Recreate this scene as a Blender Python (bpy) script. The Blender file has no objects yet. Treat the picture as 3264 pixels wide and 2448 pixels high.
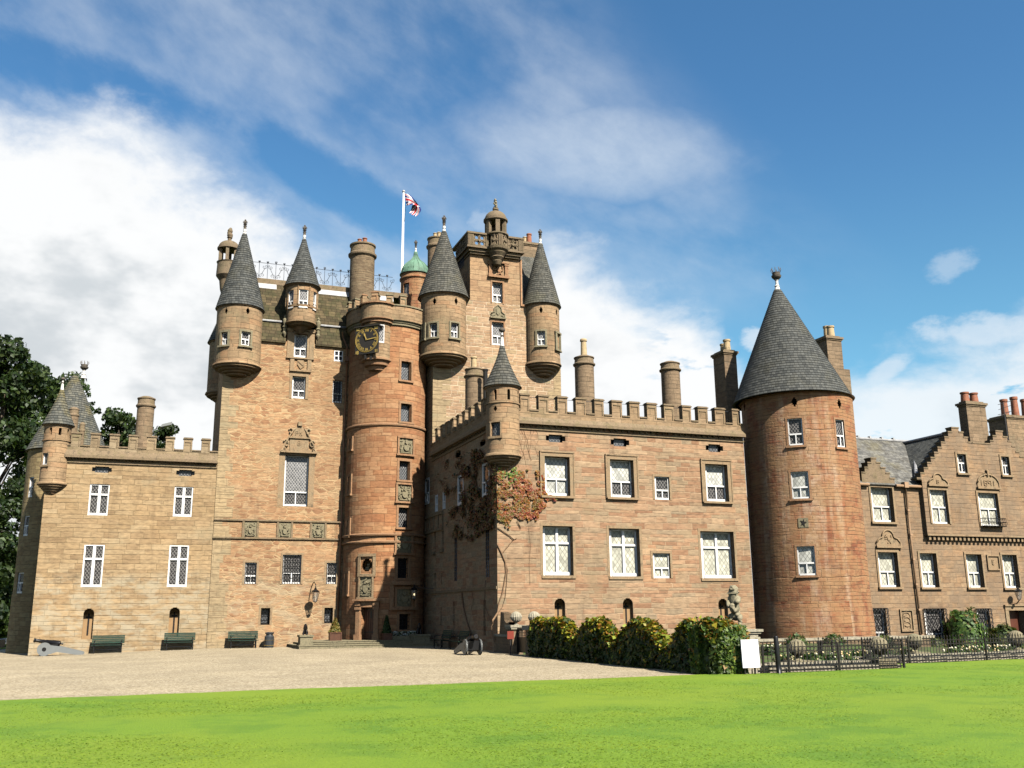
import bpy, bmesh, math, random
import numpy as np
from mathutils import Vector, Matrix, noise
random.seed(7)
SC = bpy.context.scene
COL = SC.collection
R = math.radians

# ------------------------------------------------------------------ camera
F_PX, PITCH, ROLL, YAW = 3075.0, 0.2323385, -0.00974643, 0.36049756
EYE = Vector((0.0, 0.0, 1.8))
_F = Vector((math.sin(YAW)*math.cos(PITCH), math.cos(YAW)*math.cos(PITCH), math.sin(PITCH)))
_R0 = Vector((math.cos(YAW), -math.sin(YAW), 0)); _U0 = _R0.cross(_F)
_R = math.cos(ROLL)*_R0 + math.sin(ROLL)*_U0
_U = -math.sin(ROLL)*_R0 + math.cos(ROLL)*_U0
cam = bpy.data.cameras.new('camera'); camo = bpy.data.objects.new('camera', cam); COL.objects.link(camo)
camo.matrix_world = Matrix(((_R.x, _U.x, -_F.x, EYE.x), (_R.y, _U.y, -_F.y, EYE.y), (_R.z, _U.z, -_F.z, EYE.z), (0, 0, 0, 1)))
cam.sensor_fit = 'HORIZONTAL'; cam.sensor_width = 36.0; cam.lens = 36.0*F_PX/3264.0
cam.clip_start = 0.1; cam.clip_end = 3000
SC.camera = camo

# ------------------------------------------------------------------ light
SUN_AZ, SUN_EL = 16.0, 44.0            # to the right of the facade normal, behind the viewer
SUN_STRENGTH, SKY_STRENGTH, EXPOSURE = 5.0, 0.063, 0.80
SC.view_settings.view_transform = 'Standard'; SC.view_settings.look = 'None'
SC.view_settings.exposure = EXPOSURE; SC.view_settings.gamma = 1.0
SC.view_settings.use_curve_mapping = False
sdir = Vector((math.sin(R(SUN_AZ))*math.cos(R(SUN_EL)), -math.cos(R(SUN_AZ))*math.cos(R(SUN_EL)), math.sin(R(SUN_EL))))
SC.cycles.max_bounces = 6; SC.cycles.diffuse_bounces = 0
sl = bpy.data.lights.new('sun', 'SUN'); slo = bpy.data.objects.new('sun', sl); COL.objects.link(slo)
sl.energy = SUN_STRENGTH; sl.angle = R(0.5); sl.color = (1.0, 0.94, 0.84)
slo.rotation_euler = (-sdir).to_track_quat('-Z', 'Y').to_euler(); slo.location = (0, -30, 60)

class NT:
    """small helper to write node trees as expressions"""
    def __init__(s, tree): s.t = tree
    def n(s, typ, **kw):
        x = s.t.nodes.new(typ)
        for k, v in kw.items(): setattr(x, k, v)
        return x
    def put(s, sock, v):
        if hasattr(v, 'default_value') and hasattr(v, 'is_linked'): s.t.links.new(v, sock)
        else:
            if isinstance(v, (tuple, list)) and len(v) == 3 and sock.type == 'RGBA': v = (*v, 1)
            sock.default_value = v
    def m(s, op, a, b=None, c=None, clamp=False):
        x = s.n('ShaderNodeMath', operation=op); x.use_clamp = clamp
        for i, v in enumerate((a, b, c)):
            if v is not None: s.put(x.inputs[i], v)
        return x.outputs[0]
    def vm(s, op, a, b=None):
        x = s.n('ShaderNodeVectorMath', operation=op); s.put(x.inputs[0], a)
        if b is not None: s.put(x.inputs[1], b)
        return x.outputs[0]
    def mix(s, f, a, b, mode='MIX'):
        x = s.n('ShaderNodeMix', data_type='RGBA', blend_type=mode)
        s.put(x.inputs[0], f); s.put(x.inputs[6], a); s.put(x.inputs[7], b); return x.outputs[2]
    def noise(s, v, scale, detail=3, rough=.55, dist=0, dim='3D'):
        x = s.n('ShaderNodeTexNoise', noise_dimensions=dim)
        s.put(x.inputs['Vector'], v) if dim != '1D' else s.put(x.inputs['W'], v)
        x.inputs['Scale'].default_value = scale; x.inputs['Detail'].default_value = detail
        x.inputs['Roughness'].default_value = rough; x.inputs['Distortion'].default_value = dist
        return x.outputs[0]
    def white(s, v):
        x = s.n('ShaderNodeTexWhiteNoise', noise_dimensions='2D'); s.put(x.inputs['Vector'], v); return x.outputs['Value']
    def white1(s, v):
        x = s.n('ShaderNodeTexWhiteNoise', noise_dimensions='1D'); s.put(x.inputs['W'], v); return x.outputs['Value']
    def xyz(s, v):
        x = s.n('ShaderNodeSeparateXYZ'); s.put(x.inputs[0], v); return x.outputs
    def comb(s, a, b, c=0.0):
        x = s.n('ShaderNodeCombineXYZ'); s.put(x.inputs[0], a); s.put(x.inputs[1], b); s.put(x.inputs[2], c); return x.outputs[0]
    def ramp(s, f, stops, interp='LINEAR'):
        x = s.n('ShaderNodeValToRGB'); x.color_ramp.interpolation = interp
        e = x.color_ramp.elements
        while len(e) > 1: e.remove(e[0])
        e[0].position = stops[0][0]; c = stops[0][1]; e[0].color = (*c, 1) if isinstance(c, tuple) else (c, c, c, 1)
        for p, c in stops[1:]:
            k = e.new(p); k.color = (*c, 1) if isinstance(c, tuple) else (c, c, c, 1)
        s.put(x.inputs[0], f); return x.outputs[0]
    def sstep(s, x, a, b):
        mr = s.n('ShaderNodeMapRange', interpolation_type='SMOOTHSTEP')
        s.put(mr.inputs[0], x); mr.inputs[1].default_value = a; mr.inputs[2].default_value = b
        return mr.outputs[0]

# ------------------------------------------------------------------ world: clear sky with cloud banks
W = bpy.data.worlds.new('World'); SC.world = W; W.use_nodes = True
w = NT(W.node_tree)
for x in list(W.node_tree.nodes): W.node_tree.nodes.remove(x)
sky = w.n('ShaderNodeTexSky', sky_type='NISHITA'); sky.sun_disc = False
sky.sun_elevation = R(SUN_EL); sky.sun_rotation = R(180 - SUN_AZ)
sky.altitude = 0; sky.air_density = 1.0; sky.dust_density = 0.25; sky.ozone_density = 3.0
dirv = w.n('ShaderNodeTexCoord').outputs['Generated']
dx, dy, dz = w.xyz(dirv)
az = w.m('MULTIPLY', w.m('ARCTAN2', dx, dy), 180/math.pi)
el = w.m('MULTIPLY', w.m('ARCSINE', dz), 180/math.pi)
q = w.comb(az, w.m('MULTIPLY', el, 1.6), 0.0)
# lower bank of cumulus: its upper edge follows a curve over the azimuth
fc = w.n('ShaderNodeFloatCurve'); cv = fc.mapping.curves[0]
def nx(a): return (a+40)/120
pts = [(-40, 22), (-10, 26.6), (-4, 27.2), (2.5, 24.6), (6, 22.8), (9, 20.6), (13.3, 19.0), (16.5, 17.0), (18.5, 18.4), (21, 20.4), (24, 21.6),
       (26.5, 20.2), (29, 18.8), (32.5, 17.4), (35, 14.0), (37.5, 12.4), (41, 13.4), (46, 14.4), (52, 15.2), (80, 20)]
for i, (a, e) in enumerate(pts):
    if i == 0: cv.points[0].location = (nx(a), e/40)
    elif i == len(pts)-1: cv.points[-1].location = (nx(a), e/40)
    else: cv.points.new(nx(a), e/40)
fc.mapping.use_clip = False; fc.mapping.update()
w.put(fc.inputs['Value'], w.m('MULTIPLY_ADD', az, 1/120, 40/120))
edge = w.m('MULTIPLY', fc.outputs[0], 40.0)
nb = w.noise(q, 0.16, 6, .6, .3)
nf = w.noise(q, 0.55, 5, .6)
dep = w.m('ADD', w.m('SUBTRACT', edge, el), w.m('MULTIPLY', w.m('SUBTRACT', nb, .5), 7.0))
dep = w.m('ADD', dep, w.m('MULTIPLY', w.m('SUBTRACT', nf, .5), 2.6))
holes = w.m('SUBTRACT', 1.0, w.m('MULTIPLY', w.sstep(w.noise(w.comb(az, w.m('MULTIPLY', el, 2.4), 4.0), .19, 5, .6), .60, .70), w.sstep(az, 27.0, 34.0)))
right_thin = w.m('SUBTRACT', 1.0, w.m('MULTIPLY', w.sstep(az, 33.0, 38.0), .18))
bank = w.m('MULTIPLY', w.m('MULTIPLY', w.sstep(dep, -1.2, 3.4), holes), right_thin)
# thin high cloud drawn out in streaks
cs, sn = math.cos(R(-24)), math.sin(R(-24))
us = w.m('ADD', w.m('MULTIPLY', az, cs), w.m('MULTIPLY', el, sn)); vs = w.m('SUBTRACT', w.m('MULTIPLY', el, cs), w.m('MULTIPLY', az, sn))
st = w.noise(w.comb(w.m('MULTIPLY', us, .42), vs, 9.0), .16, 6, .52, .25)
st2 = w.noise(w.comb(us, w.m('MULTIPLY', vs, 1.5), 3.0), .075, 4, .5, .2)
fine = w.noise(w.comb(us, w.m('MULTIPLY', vs, 1.6), 5.0), .55, 5, .6)
reg = w.m('MULTIPLY', w.m('SUBTRACT', 1.0, w.sstep(w.m('ADD', az, w.m('MULTIPLY', w.m('SUBTRACT', el, 26.0), .9)), 27.0, 38.0)), w.sstep(el, 15, 21))
veil = w.m('ADD', w.m('ADD', w.m('MULTIPLY', st, .55), w.m('MULTIPLY', st2, .5)), w.m('MULTIPLY', w.m('SUBTRACT', fine, .5), .16))
# two clear gaps: above the bank at the left, and between bank and veil in the middle
def gap(a0, e0, ra, re, slope):
    p_ = w.m('DIVIDE', w.m('SUBTRACT', az, a0), ra); q_ = w.m('DIVIDE', w.m('SUBTRACT', el, w.m('MULTIPLY_ADD', w.m('SUBTRACT', az, a0), slope, e0)), re)
    return w.sstep(w.m('ADD', w.m('ADD', w.m('MULTIPLY', p_, p_), w.m('MULTIPLY', q_, q_)), w.m('MULTIPLY', fine, .5)), 1.5, .3)
gaps = w.m('MAXIMUM', gap(-5.0, 28.3, 8.0, 1.7, -.10), gap(10.5, 24.3, 7.0, 2.0, -.45))
veil = w.m('SUBTRACT', veil, w.m('MULTIPLY', gaps, .22))
cir = w.m('MULTIPLY', w.m('MULTIPLY', w.sstep(veil, .36, .84), reg), .58)
# the soft white patch in the middle of the sky
da = w.m('DIVIDE', w.m('SUBTRACT', az, 26.0), 10.0); de = w.m('DIVIDE', w.m('SUBTRACT', el, w.m('MULTIPLY_ADD', w.m('SUBTRACT', az, 26.0), -.12, 26.8)), 3.0)
pd = w.m('ADD', w.m('MULTIPLY', da, da), w.m('MULTIPLY', de, de))
patch = w.m('MULTIPLY', w.m('MULTIPLY', w.sstep(w.m('ADD', pd, w.m('MULTIPLY', nb, 1.2)), 2.0, .45), w.m('MULTIPLY_ADD', fine, .7, .40)), .62)
def wisp(a0, e0, ra, re, slope, amt):
    p_ = w.m('DIVIDE', w.m('SUBTRACT', az, a0), ra); q_ = w.m('DIVIDE', w.m('SUBTRACT', el, w.m('MULTIPLY_ADD', w.m('SUBTRACT', az, a0), slope, e0)), re)
    return w.m('MULTIPLY', w.sstep(w.m('ADD', w.m('ADD', w.m('MULTIPLY', p_, p_), w.m('MULTIPLY', q_, q_)), w.m('MULTIPLY', w.m('SUBTRACT', nf, .5), 3.6)), 1.2, -.1), amt)
cir = w.m('MAXIMUM', cir, patch)
for args in ((47.5, 14.6, 3.6, .9, -.10, .62), (42.6, 13.0, 1.3, .6, .45, .6), (35.3, 15.4, 1.0, .75, 0, .75), (46.5, 18.2, 1.6, .8, .2, .30), (19.0, 22.6, 1.5, 1.4, 0, .35)):
    cir = w.m('MAXIMUM', cir, wisp(*args))
ahead = w.m('MULTIPLY', w.m('MULTIPLY', w.sstep(az, -60.0, -30.0), w.sstep(az, 110.0, 70.0)), w.sstep(el, 60.0, 42.0))
cover = w.m('MULTIPLY', ahead, w.m('SUBTRACT', 1.0, w.m('MULTIPLY', w.m('SUBTRACT', 1.0, bank), w.m('SUBTRACT', 1.0, cir))))
gn = w.noise(w.comb(az, w.m('MULTIPLY', el, 1.7), 2.0), .12, 5, .55)
grey = w.m('MULTIPLY', w.sstep(gn, .42, .62), w.sstep(dep, 2.5, 8.0))
ccol = w.mix(grey, (9.0, 9.1, 9.15), (6.0, 6.4, 6.7))
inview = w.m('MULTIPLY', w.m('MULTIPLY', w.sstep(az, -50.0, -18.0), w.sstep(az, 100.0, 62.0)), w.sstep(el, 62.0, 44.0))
skc = w.mix(1.0, sky.outputs[0], w.mix(inview, (1.08, 1.0, .90), w.mix(w.sstep(el, 30.0, 12.0), (.78, 1.30, 1.48), (1.0, 1.54, 1.46))), 'MULTIPLY')  # unseen sky tinted warmer and dimmer, so shaded walls get less blue fill
thin = w.m('MULTIPLY', w.m('SUBTRACT', 1.0, bank), cir)
ccol = w.mix(w.m('MULTIPLY', thin, .9), ccol, (5.9, 7.1, 8.3))
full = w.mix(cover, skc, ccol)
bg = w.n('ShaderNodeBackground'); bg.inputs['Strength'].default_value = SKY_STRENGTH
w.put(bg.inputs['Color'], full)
wo = w.n('ShaderNodeOutputWorld'); W.node_tree.links.new(bg.outputs[0], wo.inputs[0])

# ------------------------------------------------------------------ surveying: photograph readings -> points on real planes
ZM = {'a': (0, 1050, 3.0167), 'b': (0, 1550, 2.765), 'c': (620, 600, 2.765), 'd': (620, 1150, 3.0167), 'e': (620, 1600, 3.0167),
      'f': (1050, 580, 2.7653), 'g': (1050, 1100, 2.7646), 'h': (1050, 1600, 3.017), 'i': (1350, 1000, 2.7646), 'j': (1500, 1500, 2.37),
      'k': (1700, 1050, 2.7653), 'l': (1700, 1600, 2.7653), 'm': (2250, 820, 2.44), 'n': (2250, 1450, 2.2117), 'o': (2700, 1150, 3.016),
      'p': (2700, 1650, 3.016), 'q': (2380, 1960, 4.2538), 'r': (2750, 1940, 4.3035), 't': (1080, 900, 5.53), 'u': (1440, 600, 4.609),
      'v': (1370, 1880, 6.32), 'w': (2240, 1830, 4.7417), 'x': (0, 1920, 6.1444), 'y': (1220, 1680, 4.15), 'z': (670, 1180, 5.144),
      'ab': (1240, 560, 8.295), 's': (0, 0, 1.0)}
def ray(zm, x, y):
    o = ZM[zm]; X = o[0]+x/o[2]; Y = o[1]+y/o[2]
    return _F + _R*((X-1632)/F_PX) - _U*((Y-1224)/F_PX)
def Q(zm, x, y, X=None, Y=None, Z=None):
    d = ray(zm, x, y)
    t = (Z-EYE.z)/d.z if Z is not None else (Y/d.y if Y is not None else X/d.x)
    return EYE + d*t
def RY(zm, x0, x1, y0, y1, Y):
    xm, ym = (x0+x1)/2, (y0+y1)/2
    return (Q(zm, x0, ym, Y=Y).x, Q(zm, x1, ym, Y=Y).x, Q(zm, xm, y1, Y=Y).z, Q(zm, xm, y0, Y=Y).z)
def RX(zm, x0, x1, y0, y1, X):
    xm, ym = (x0+x1)/2, (y0+y1)/2
    return (-Q(zm, x0, ym, X=X).y, -Q(zm, x1, ym, X=X).y, Q(zm, xm, y1, X=X).z, Q(zm, xm, y0, X=X).z)
def QC(zm, x, y, c):
    d = ray(zm, x, y); cx, cy, r = c
    a = d.x*d.x+d.y*d.y; b = -2*(d.x*cx+d.y*cy); cc = cx*cx+cy*cy-r*r
    D = b*b-4*a*cc
    t = (-b-math.sqrt(D))/(2*a) if D > 0 else -b/(2*a)
    p = EYE+d*t
    return math.atan2(p.x-cx, -(p.y-cy))*r, p.z
def RC(zm, x0, x1, y0, y1, c):
    xm, ym = (x0+x1)/2, (y0+y1)/2
    return (QC(zm, x0, ym, c)[0], QC(zm, x1, ym, c)[0], QC(zm, xm, y1, c)[1], QC(zm, xm, y0, c)[1])
def CYL(zm, xl, xr, y, Yc):
    a, b = ray(zm, xl, y), ray(zm, xr, y)
    A, B = math.atan2(a.x, a.y), math.atan2(b.x, b.y); m = (A+B)/2; D = Yc/math.cos(m)
    return (math.sin(m)*D, Yc, D*math.sin((B-A)/2))
def gz(x, y):
    t = min(max((y-36)/14, 0), 1)
    if x <= 16: return t*min(0.0, .021*(max(x, -9)-3.5))
    t = min(max((y-29)/11, 0), 1)
    return t*(.30-.05*max(0, min(x, 46)-30))*min(1, (x-16)/6)

# ------------------------------------------------------------------ mesh builder
def root_of(o):
    while o.parent: o = o.parent
    return o
class MB:
    def __init__(s): s.v = []; s.f = []; s.uv = []; s.mi = []; s.sm = []; s.fc = []
    def face(s, pts, uv=None, mi=0, sm=False, col=None):
        i = len(s.v); s.v.extend([tuple(p) for p in pts]); s.f.append(tuple(range(i, i+len(pts))))
        if uv is None:
            a, b, c = Vector(pts[0]), Vector(pts[1]), Vector(pts[2]); n = (b-a).cross(c-a)
            if n.length > 1e-12: n.normalize()
            if abs(n.z) > .9: uv = [(p[0], p[1]) for p in pts]
            else:
                t = Vector((-n.y, n.x, 0)); t = t.normalized() if t.length > 1e-9 else Vector((1, 0, 0))
                up = n.cross(t)
                uv = [(Vector(p).dot(t), Vector(p).dot(up)) for p in pts]
        s.uv.extend(uv); s.mi.append(mi); s.sm.append(sm); s.fc.append(col)
    def hexa(s, c, mi=0):
        for q_ in ((0, 3, 2, 1), (4, 5, 6, 7), (0, 1, 5, 4), (1, 2, 6, 5), (2, 3, 7, 6), (3, 0, 4, 7)):
            s.face([c[k] for k in q_], mi=mi)
    def box(s, x0, x1, y0, y1, z0, z1, mi=0):
        s.hexa([(x0, y0, z0), (x1, y0, z0), (x1, y1, z0), (x0, y1, z0), (x0, y0, z1), (x1, y0, z1), (x1, y1, z1), (x0, y1, z1)], mi)
    def mbox(s, mp, u0, u1, v0, v1, d0, d1, mi=0):
        """box in wall coordinates: d0 outer, d1 inner depth"""
        n = max(1, int(abs(u1-u0)/.35)) if getattr(mp, 'curved', False) else 1
        for k in range(n):
            a = u0+(u1-u0)*k/n; b = u0+(u1-u0)*(k+1)/n
            s.hexa([mp(a, v0, d0), mp(b, v0, d0), mp(b, v0, d1), mp(a, v0, d1), mp(a, v1, d0), mp(b, v1, d0), mp(b, v1, d1), mp(a, v1, d1)], mi)
    def lathe(s, cx, cy, prof, n=28, a0=0, a1=2*math.pi, mi=0, sm=True, rref=None, row=None):
        for k in range(len(prof)-1):
            (r0, z0), (r1, z1) = prof[k], prof[k+1]
            i = len(s.v); rr = rref or max((r0+r1)/2, .02)
            vv0 = z0 if row is None else row; vv1 = vv0+math.hypot(r1-r0, z1-z0)*(1 if z1 >= z0 else -1)
            for j in range(n+1):
                t = a0+(a1-a0)*j/n; sx, cyy = math.sin(t), -math.cos(t)
                s.v.append((cx+r0*sx, cy+r0*cyy, z0)); s.v.append((cx+r1*sx, cy+r1*cyy, z1))
            for j in range(n):
                b = i+2*j; t0 = (a0+(a1-a0)*j/n)*rr; t1 = (a0+(a1-a0)*(j+1)/n)*rr
                s.f.append((b, b+2, b+3, b+1)); s.uv.extend([(t0, vv0), (t1, vv0), (t1, vv1), (t0, vv1)])
                s.mi.append(mi); s.sm.append(sm); s.fc.append(None)
    def tube(s, pts, rad, n=8, mi=0):
        pts = [Vector(p) for p in pts]
        if not isinstance(rad, (list, tuple)): rad = [rad]*len(pts)
        rings = []
        for k, p in enumerate(pts):
            d = (pts[min(k+1, len(pts)-1)]-pts[max(k-1, 0)]).normalized()
            a = d.cross(Vector((0, 0, 1)) if abs(d.z) < .95 else Vector((1, 0, 0))).normalized(); b = d.cross(a)
            i = len(s.v)
            for j in range(n):
                t = 2*math.pi*j/n; s.v.append(tuple(p+(a*math.cos(t)+b*math.sin(t))*rad[k]))
            rings.append(i)
        for k in range(len(rings)-1):
            for j in range(n):
                j2 = (j+1) % n
                s.f.append((rings[k]+j, rings[k]+j2, rings[k+1]+j2, rings[k+1]+j)); s.uv.extend([(j/n, k), ((j+1)/n, k), ((j+1)/n, k+1), (j/n, k+1)])
                s.mi.append(mi); s.sm.append(True); s.fc.append(None)
        for i in (rings[0], rings[-1]):
            s.f.append(tuple(range(i, i+n))); s.uv.extend([(0, 0)]*n); s.mi.append(mi); s.sm.append(False); s.fc.append(None)
    def prism(s, poly, mp, d0, d1, mi=0):
        """polygon in wall coordinates given thickness"""
        A = [mp(u, v, d0) for u, v in poly]; B = [mp(u, v, d1) for u, v in poly]
        s.face(A, uv=[(u, v) for u, v in poly], mi=mi)
        n = len(poly)
        for k in range(n):
            s.face([A[k], B[k], B[(k+1) % n], A[(k+1) % n]], mi=mi)
    def ball(s, c, r, n=14, m=8, mi=0, sq=(1, 1, 1)):
        c = Vector(c); i = len(s.v)
        for a in range(m+1):
            ph = math.pi*a/m
            for b in range(n):
                th = 2*math.pi*b/n
                s.v.append((c.x+r*sq[0]*math.sin(ph)*math.cos(th), c.y+r*sq[1]*math.sin(ph)*math.sin(th), c.z+r*sq[2]*math.cos(ph)))
        for a in range(m):
            for b in range(n):
                b2 = (b+1) % n
                s.f.append((i+a*n+b, i+(a+1)*n+b, i+(a+1)*n+b2, i+a*n+b2)); s.uv.extend([(b*r/3, -a*r/3), (b*r/3, -(a+1)*r/3), ((b+1)*r/3, -(a+1)*r/3), ((b+1)*r/3, -a*r/3)])
                s.mi.append(mi); s.sm.append(True); s.fc.append(None)
    def build(s, name, mats, parent=None, label=None):
        if not isinstance(mats, (list, tuple)): mats = [mats]
        me = bpy.data.meshes.new(name)
        off = root_of(parent).location if parent else Vector((0, 0, 0))
        if parent is None and s.v:
            a = np.array(s.v); off = Vector(((a[:, 0].min()+a[:, 0].max())/2, (a[:, 1].min()+a[:, 1].max())/2, a[:, 2].min()))
        vs_ = [(p[0]-off.x, p[1]-off.y, p[2]-off.z) for p in s.v]
        me.from_pydata(vs_, [], s.f)
        ul = me.uv_layers.new(name='UVMap')
        if len(s.uv) == len(me.loops): ul.data.foreach_set('uv', np.array(s.uv, dtype=np.float32).ravel())
        for m_ in mats: me.materials.append(m_)
        me.polygons.foreach_set('material_index', s.mi); me.polygons.foreach_set('use_smooth', s.sm)
        if any(c is not None for c in s.fc):
            at = me.color_attributes.new('tint', 'FLOAT_COLOR', 'CORNER')
            arr = np.ones((len(me.loops), 4), dtype=np.float32); k = 0
            for f_, c in zip(s.f, s.fc):
                if c is not None: arr[k:k+len(f_), :3] = c
                k += len(f_)
            at.data.foreach_set('color', arr.ravel())
        me.update()
        o = bpy.data.objects.new(name, me); COL.objects.link(o)
        if parent: o.parent = parent
        else: o.location = off
        if label: o['label'] = label
        return o
def thing(name, label, cat, loc=(0, 0, 0), group=None, rz=0):
    o = bpy.data.objects.new(name, None); COL.objects.link(o); o.empty_display_size = .3
    o.location = loc; o.rotation_euler = (0, 0, rz); o['label'] = label; o['category'] = cat
    if group: o['group'] = group
    return o
def tag(o, label, cat, group=None, kind=None):
    if label: o['label'] = label
    if cat: o['category'] = cat
    if group: o['group'] = group
    if kind: o['kind'] = kind
    return o
def copy_tree(o, parent=None):
    c = o.copy(); COL.objects.link(c)
    if parent: c.parent = parent
    for ch in list(o.children): copy_tree(ch, c)
    return c
def planeY(c):
    return lambda u, v, d=0.0: (u, c+d, v)
def planeX(c):                       # a wall that faces -X; u runs towards the viewer
    return lambda u, v, d=0.0: (c+d, -u, v)
def planeXr(c):                      # a wall that faces +X
    return lambda u, v, d=0.0: (c-d, u, v)
def cylmap(c):
    cx, cy, r = c
    def f(u, v, d=0.0):
        t = u/r; rr = r-d
        return (cx+rr*math.sin(t), cy-rr*math.cos(t), v)
    f.curved = True
    return f
def wall(mb, mp, u0, u1, v0, v1, holes=(), inside=None, du=None, vb=(), ub=()):
    """wall face with real openings: holes are (ua, ub, va, vb, depth)"""
    us = {u0, u1}; vs2 = {v0, v1}
    for h in holes:
        us |= {min(max(h[0], u0), u1), min(max(h[1], u0), u1)}; vs2 |= {min(max(h[2], v0), v1), min(max(h[3], v0), v1)}
    vs2 |= set(vb); us |= set(ub)
    us = sorted(us)
    if du:
        ex = []
        for a, b in zip(us, us[1:]):
            n = max(1, int(math.ceil((b-a)/du))); ex += [a+(b-a)*k/n for k in range(n)]
        us = ex+[us[-1]]
    vs2 = sorted(vs2); sm = getattr(mp, 'curved', False)
    for a, b in zip(us, us[1:]):
        if b-a < 1e-6: continue
        for c, d in zip(vs2, vs2[1:]):
            if d-c < 1e-6: continue
            um, vm_ = (a+b)/2, (c+d)/2
            if any(h[0] < um < h[1] and h[2] < vm_ < h[3] for h in holes): continue
            if inside and not inside(um, vm_): continue
            mb.face([mp(a, c), mp(b, c), mp(b, d), mp(a, d)], uv=[(a, c), (b, c), (b, d), (a, d)], sm=False)
    for h in holes:
        a, b, c, d, t = h[:5]
        n = max(1, int((b-a)/.3)) if sm else 1
        for e in ((a, False), (b, True)):
            p = [mp(e[0], c, 0), mp(e[0], c, t), mp(e[0], d, t), mp(e[0], d, 0)]
            mb.face(p if not e[1] else p[::-1], uv=[(0+a, c), (t+a, c), (t+a, d), (a, d)])
        for k in range(n):
            x0, x1 = a+(b-a)*k/n, a+(b-a)*(k+1)/n
            mb.face([mp(x0, c, 0), mp(x1, c, 0), mp(x1, c, t), mp(x0, c, t)]); mb.face([mp(x0, d, 0), mp(x0, d, t), mp(x1, d, t), mp(x1, d, 0)])
def arch_holes(u0, u1, v0, v1, depth, n=5, extra=0.0):
    """an upright slot with a round head, as stacked openings"""
    r = (u1-u0)/2; um = (u0+u1)/2; hs_ = [(u0, u1, v0, v1-r, depth)]
    for k in range(n):
        a0, a1 = r*k/n, r*(k+1)/n; hw = math.sqrt(max(r*r-((a0+a1)/2)**2, 0))
        hs_.append((um-hw, um+hw, v1-r+a0, v1-r+a1, depth))
    return hs_
def oval_holes(u0, u1, v0, v1, depth):
    """a letterbox slot with rounded ends"""
    h = v1-v0; w_ = h*.42
    return [(u0+w_, u1-w_, v0, v1, depth), (u0, u0+w_, v0+h*.18, v1-h*.18, depth), (u1-w_, u1, v0+h*.18, v1-h*.18, depth)]
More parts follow.
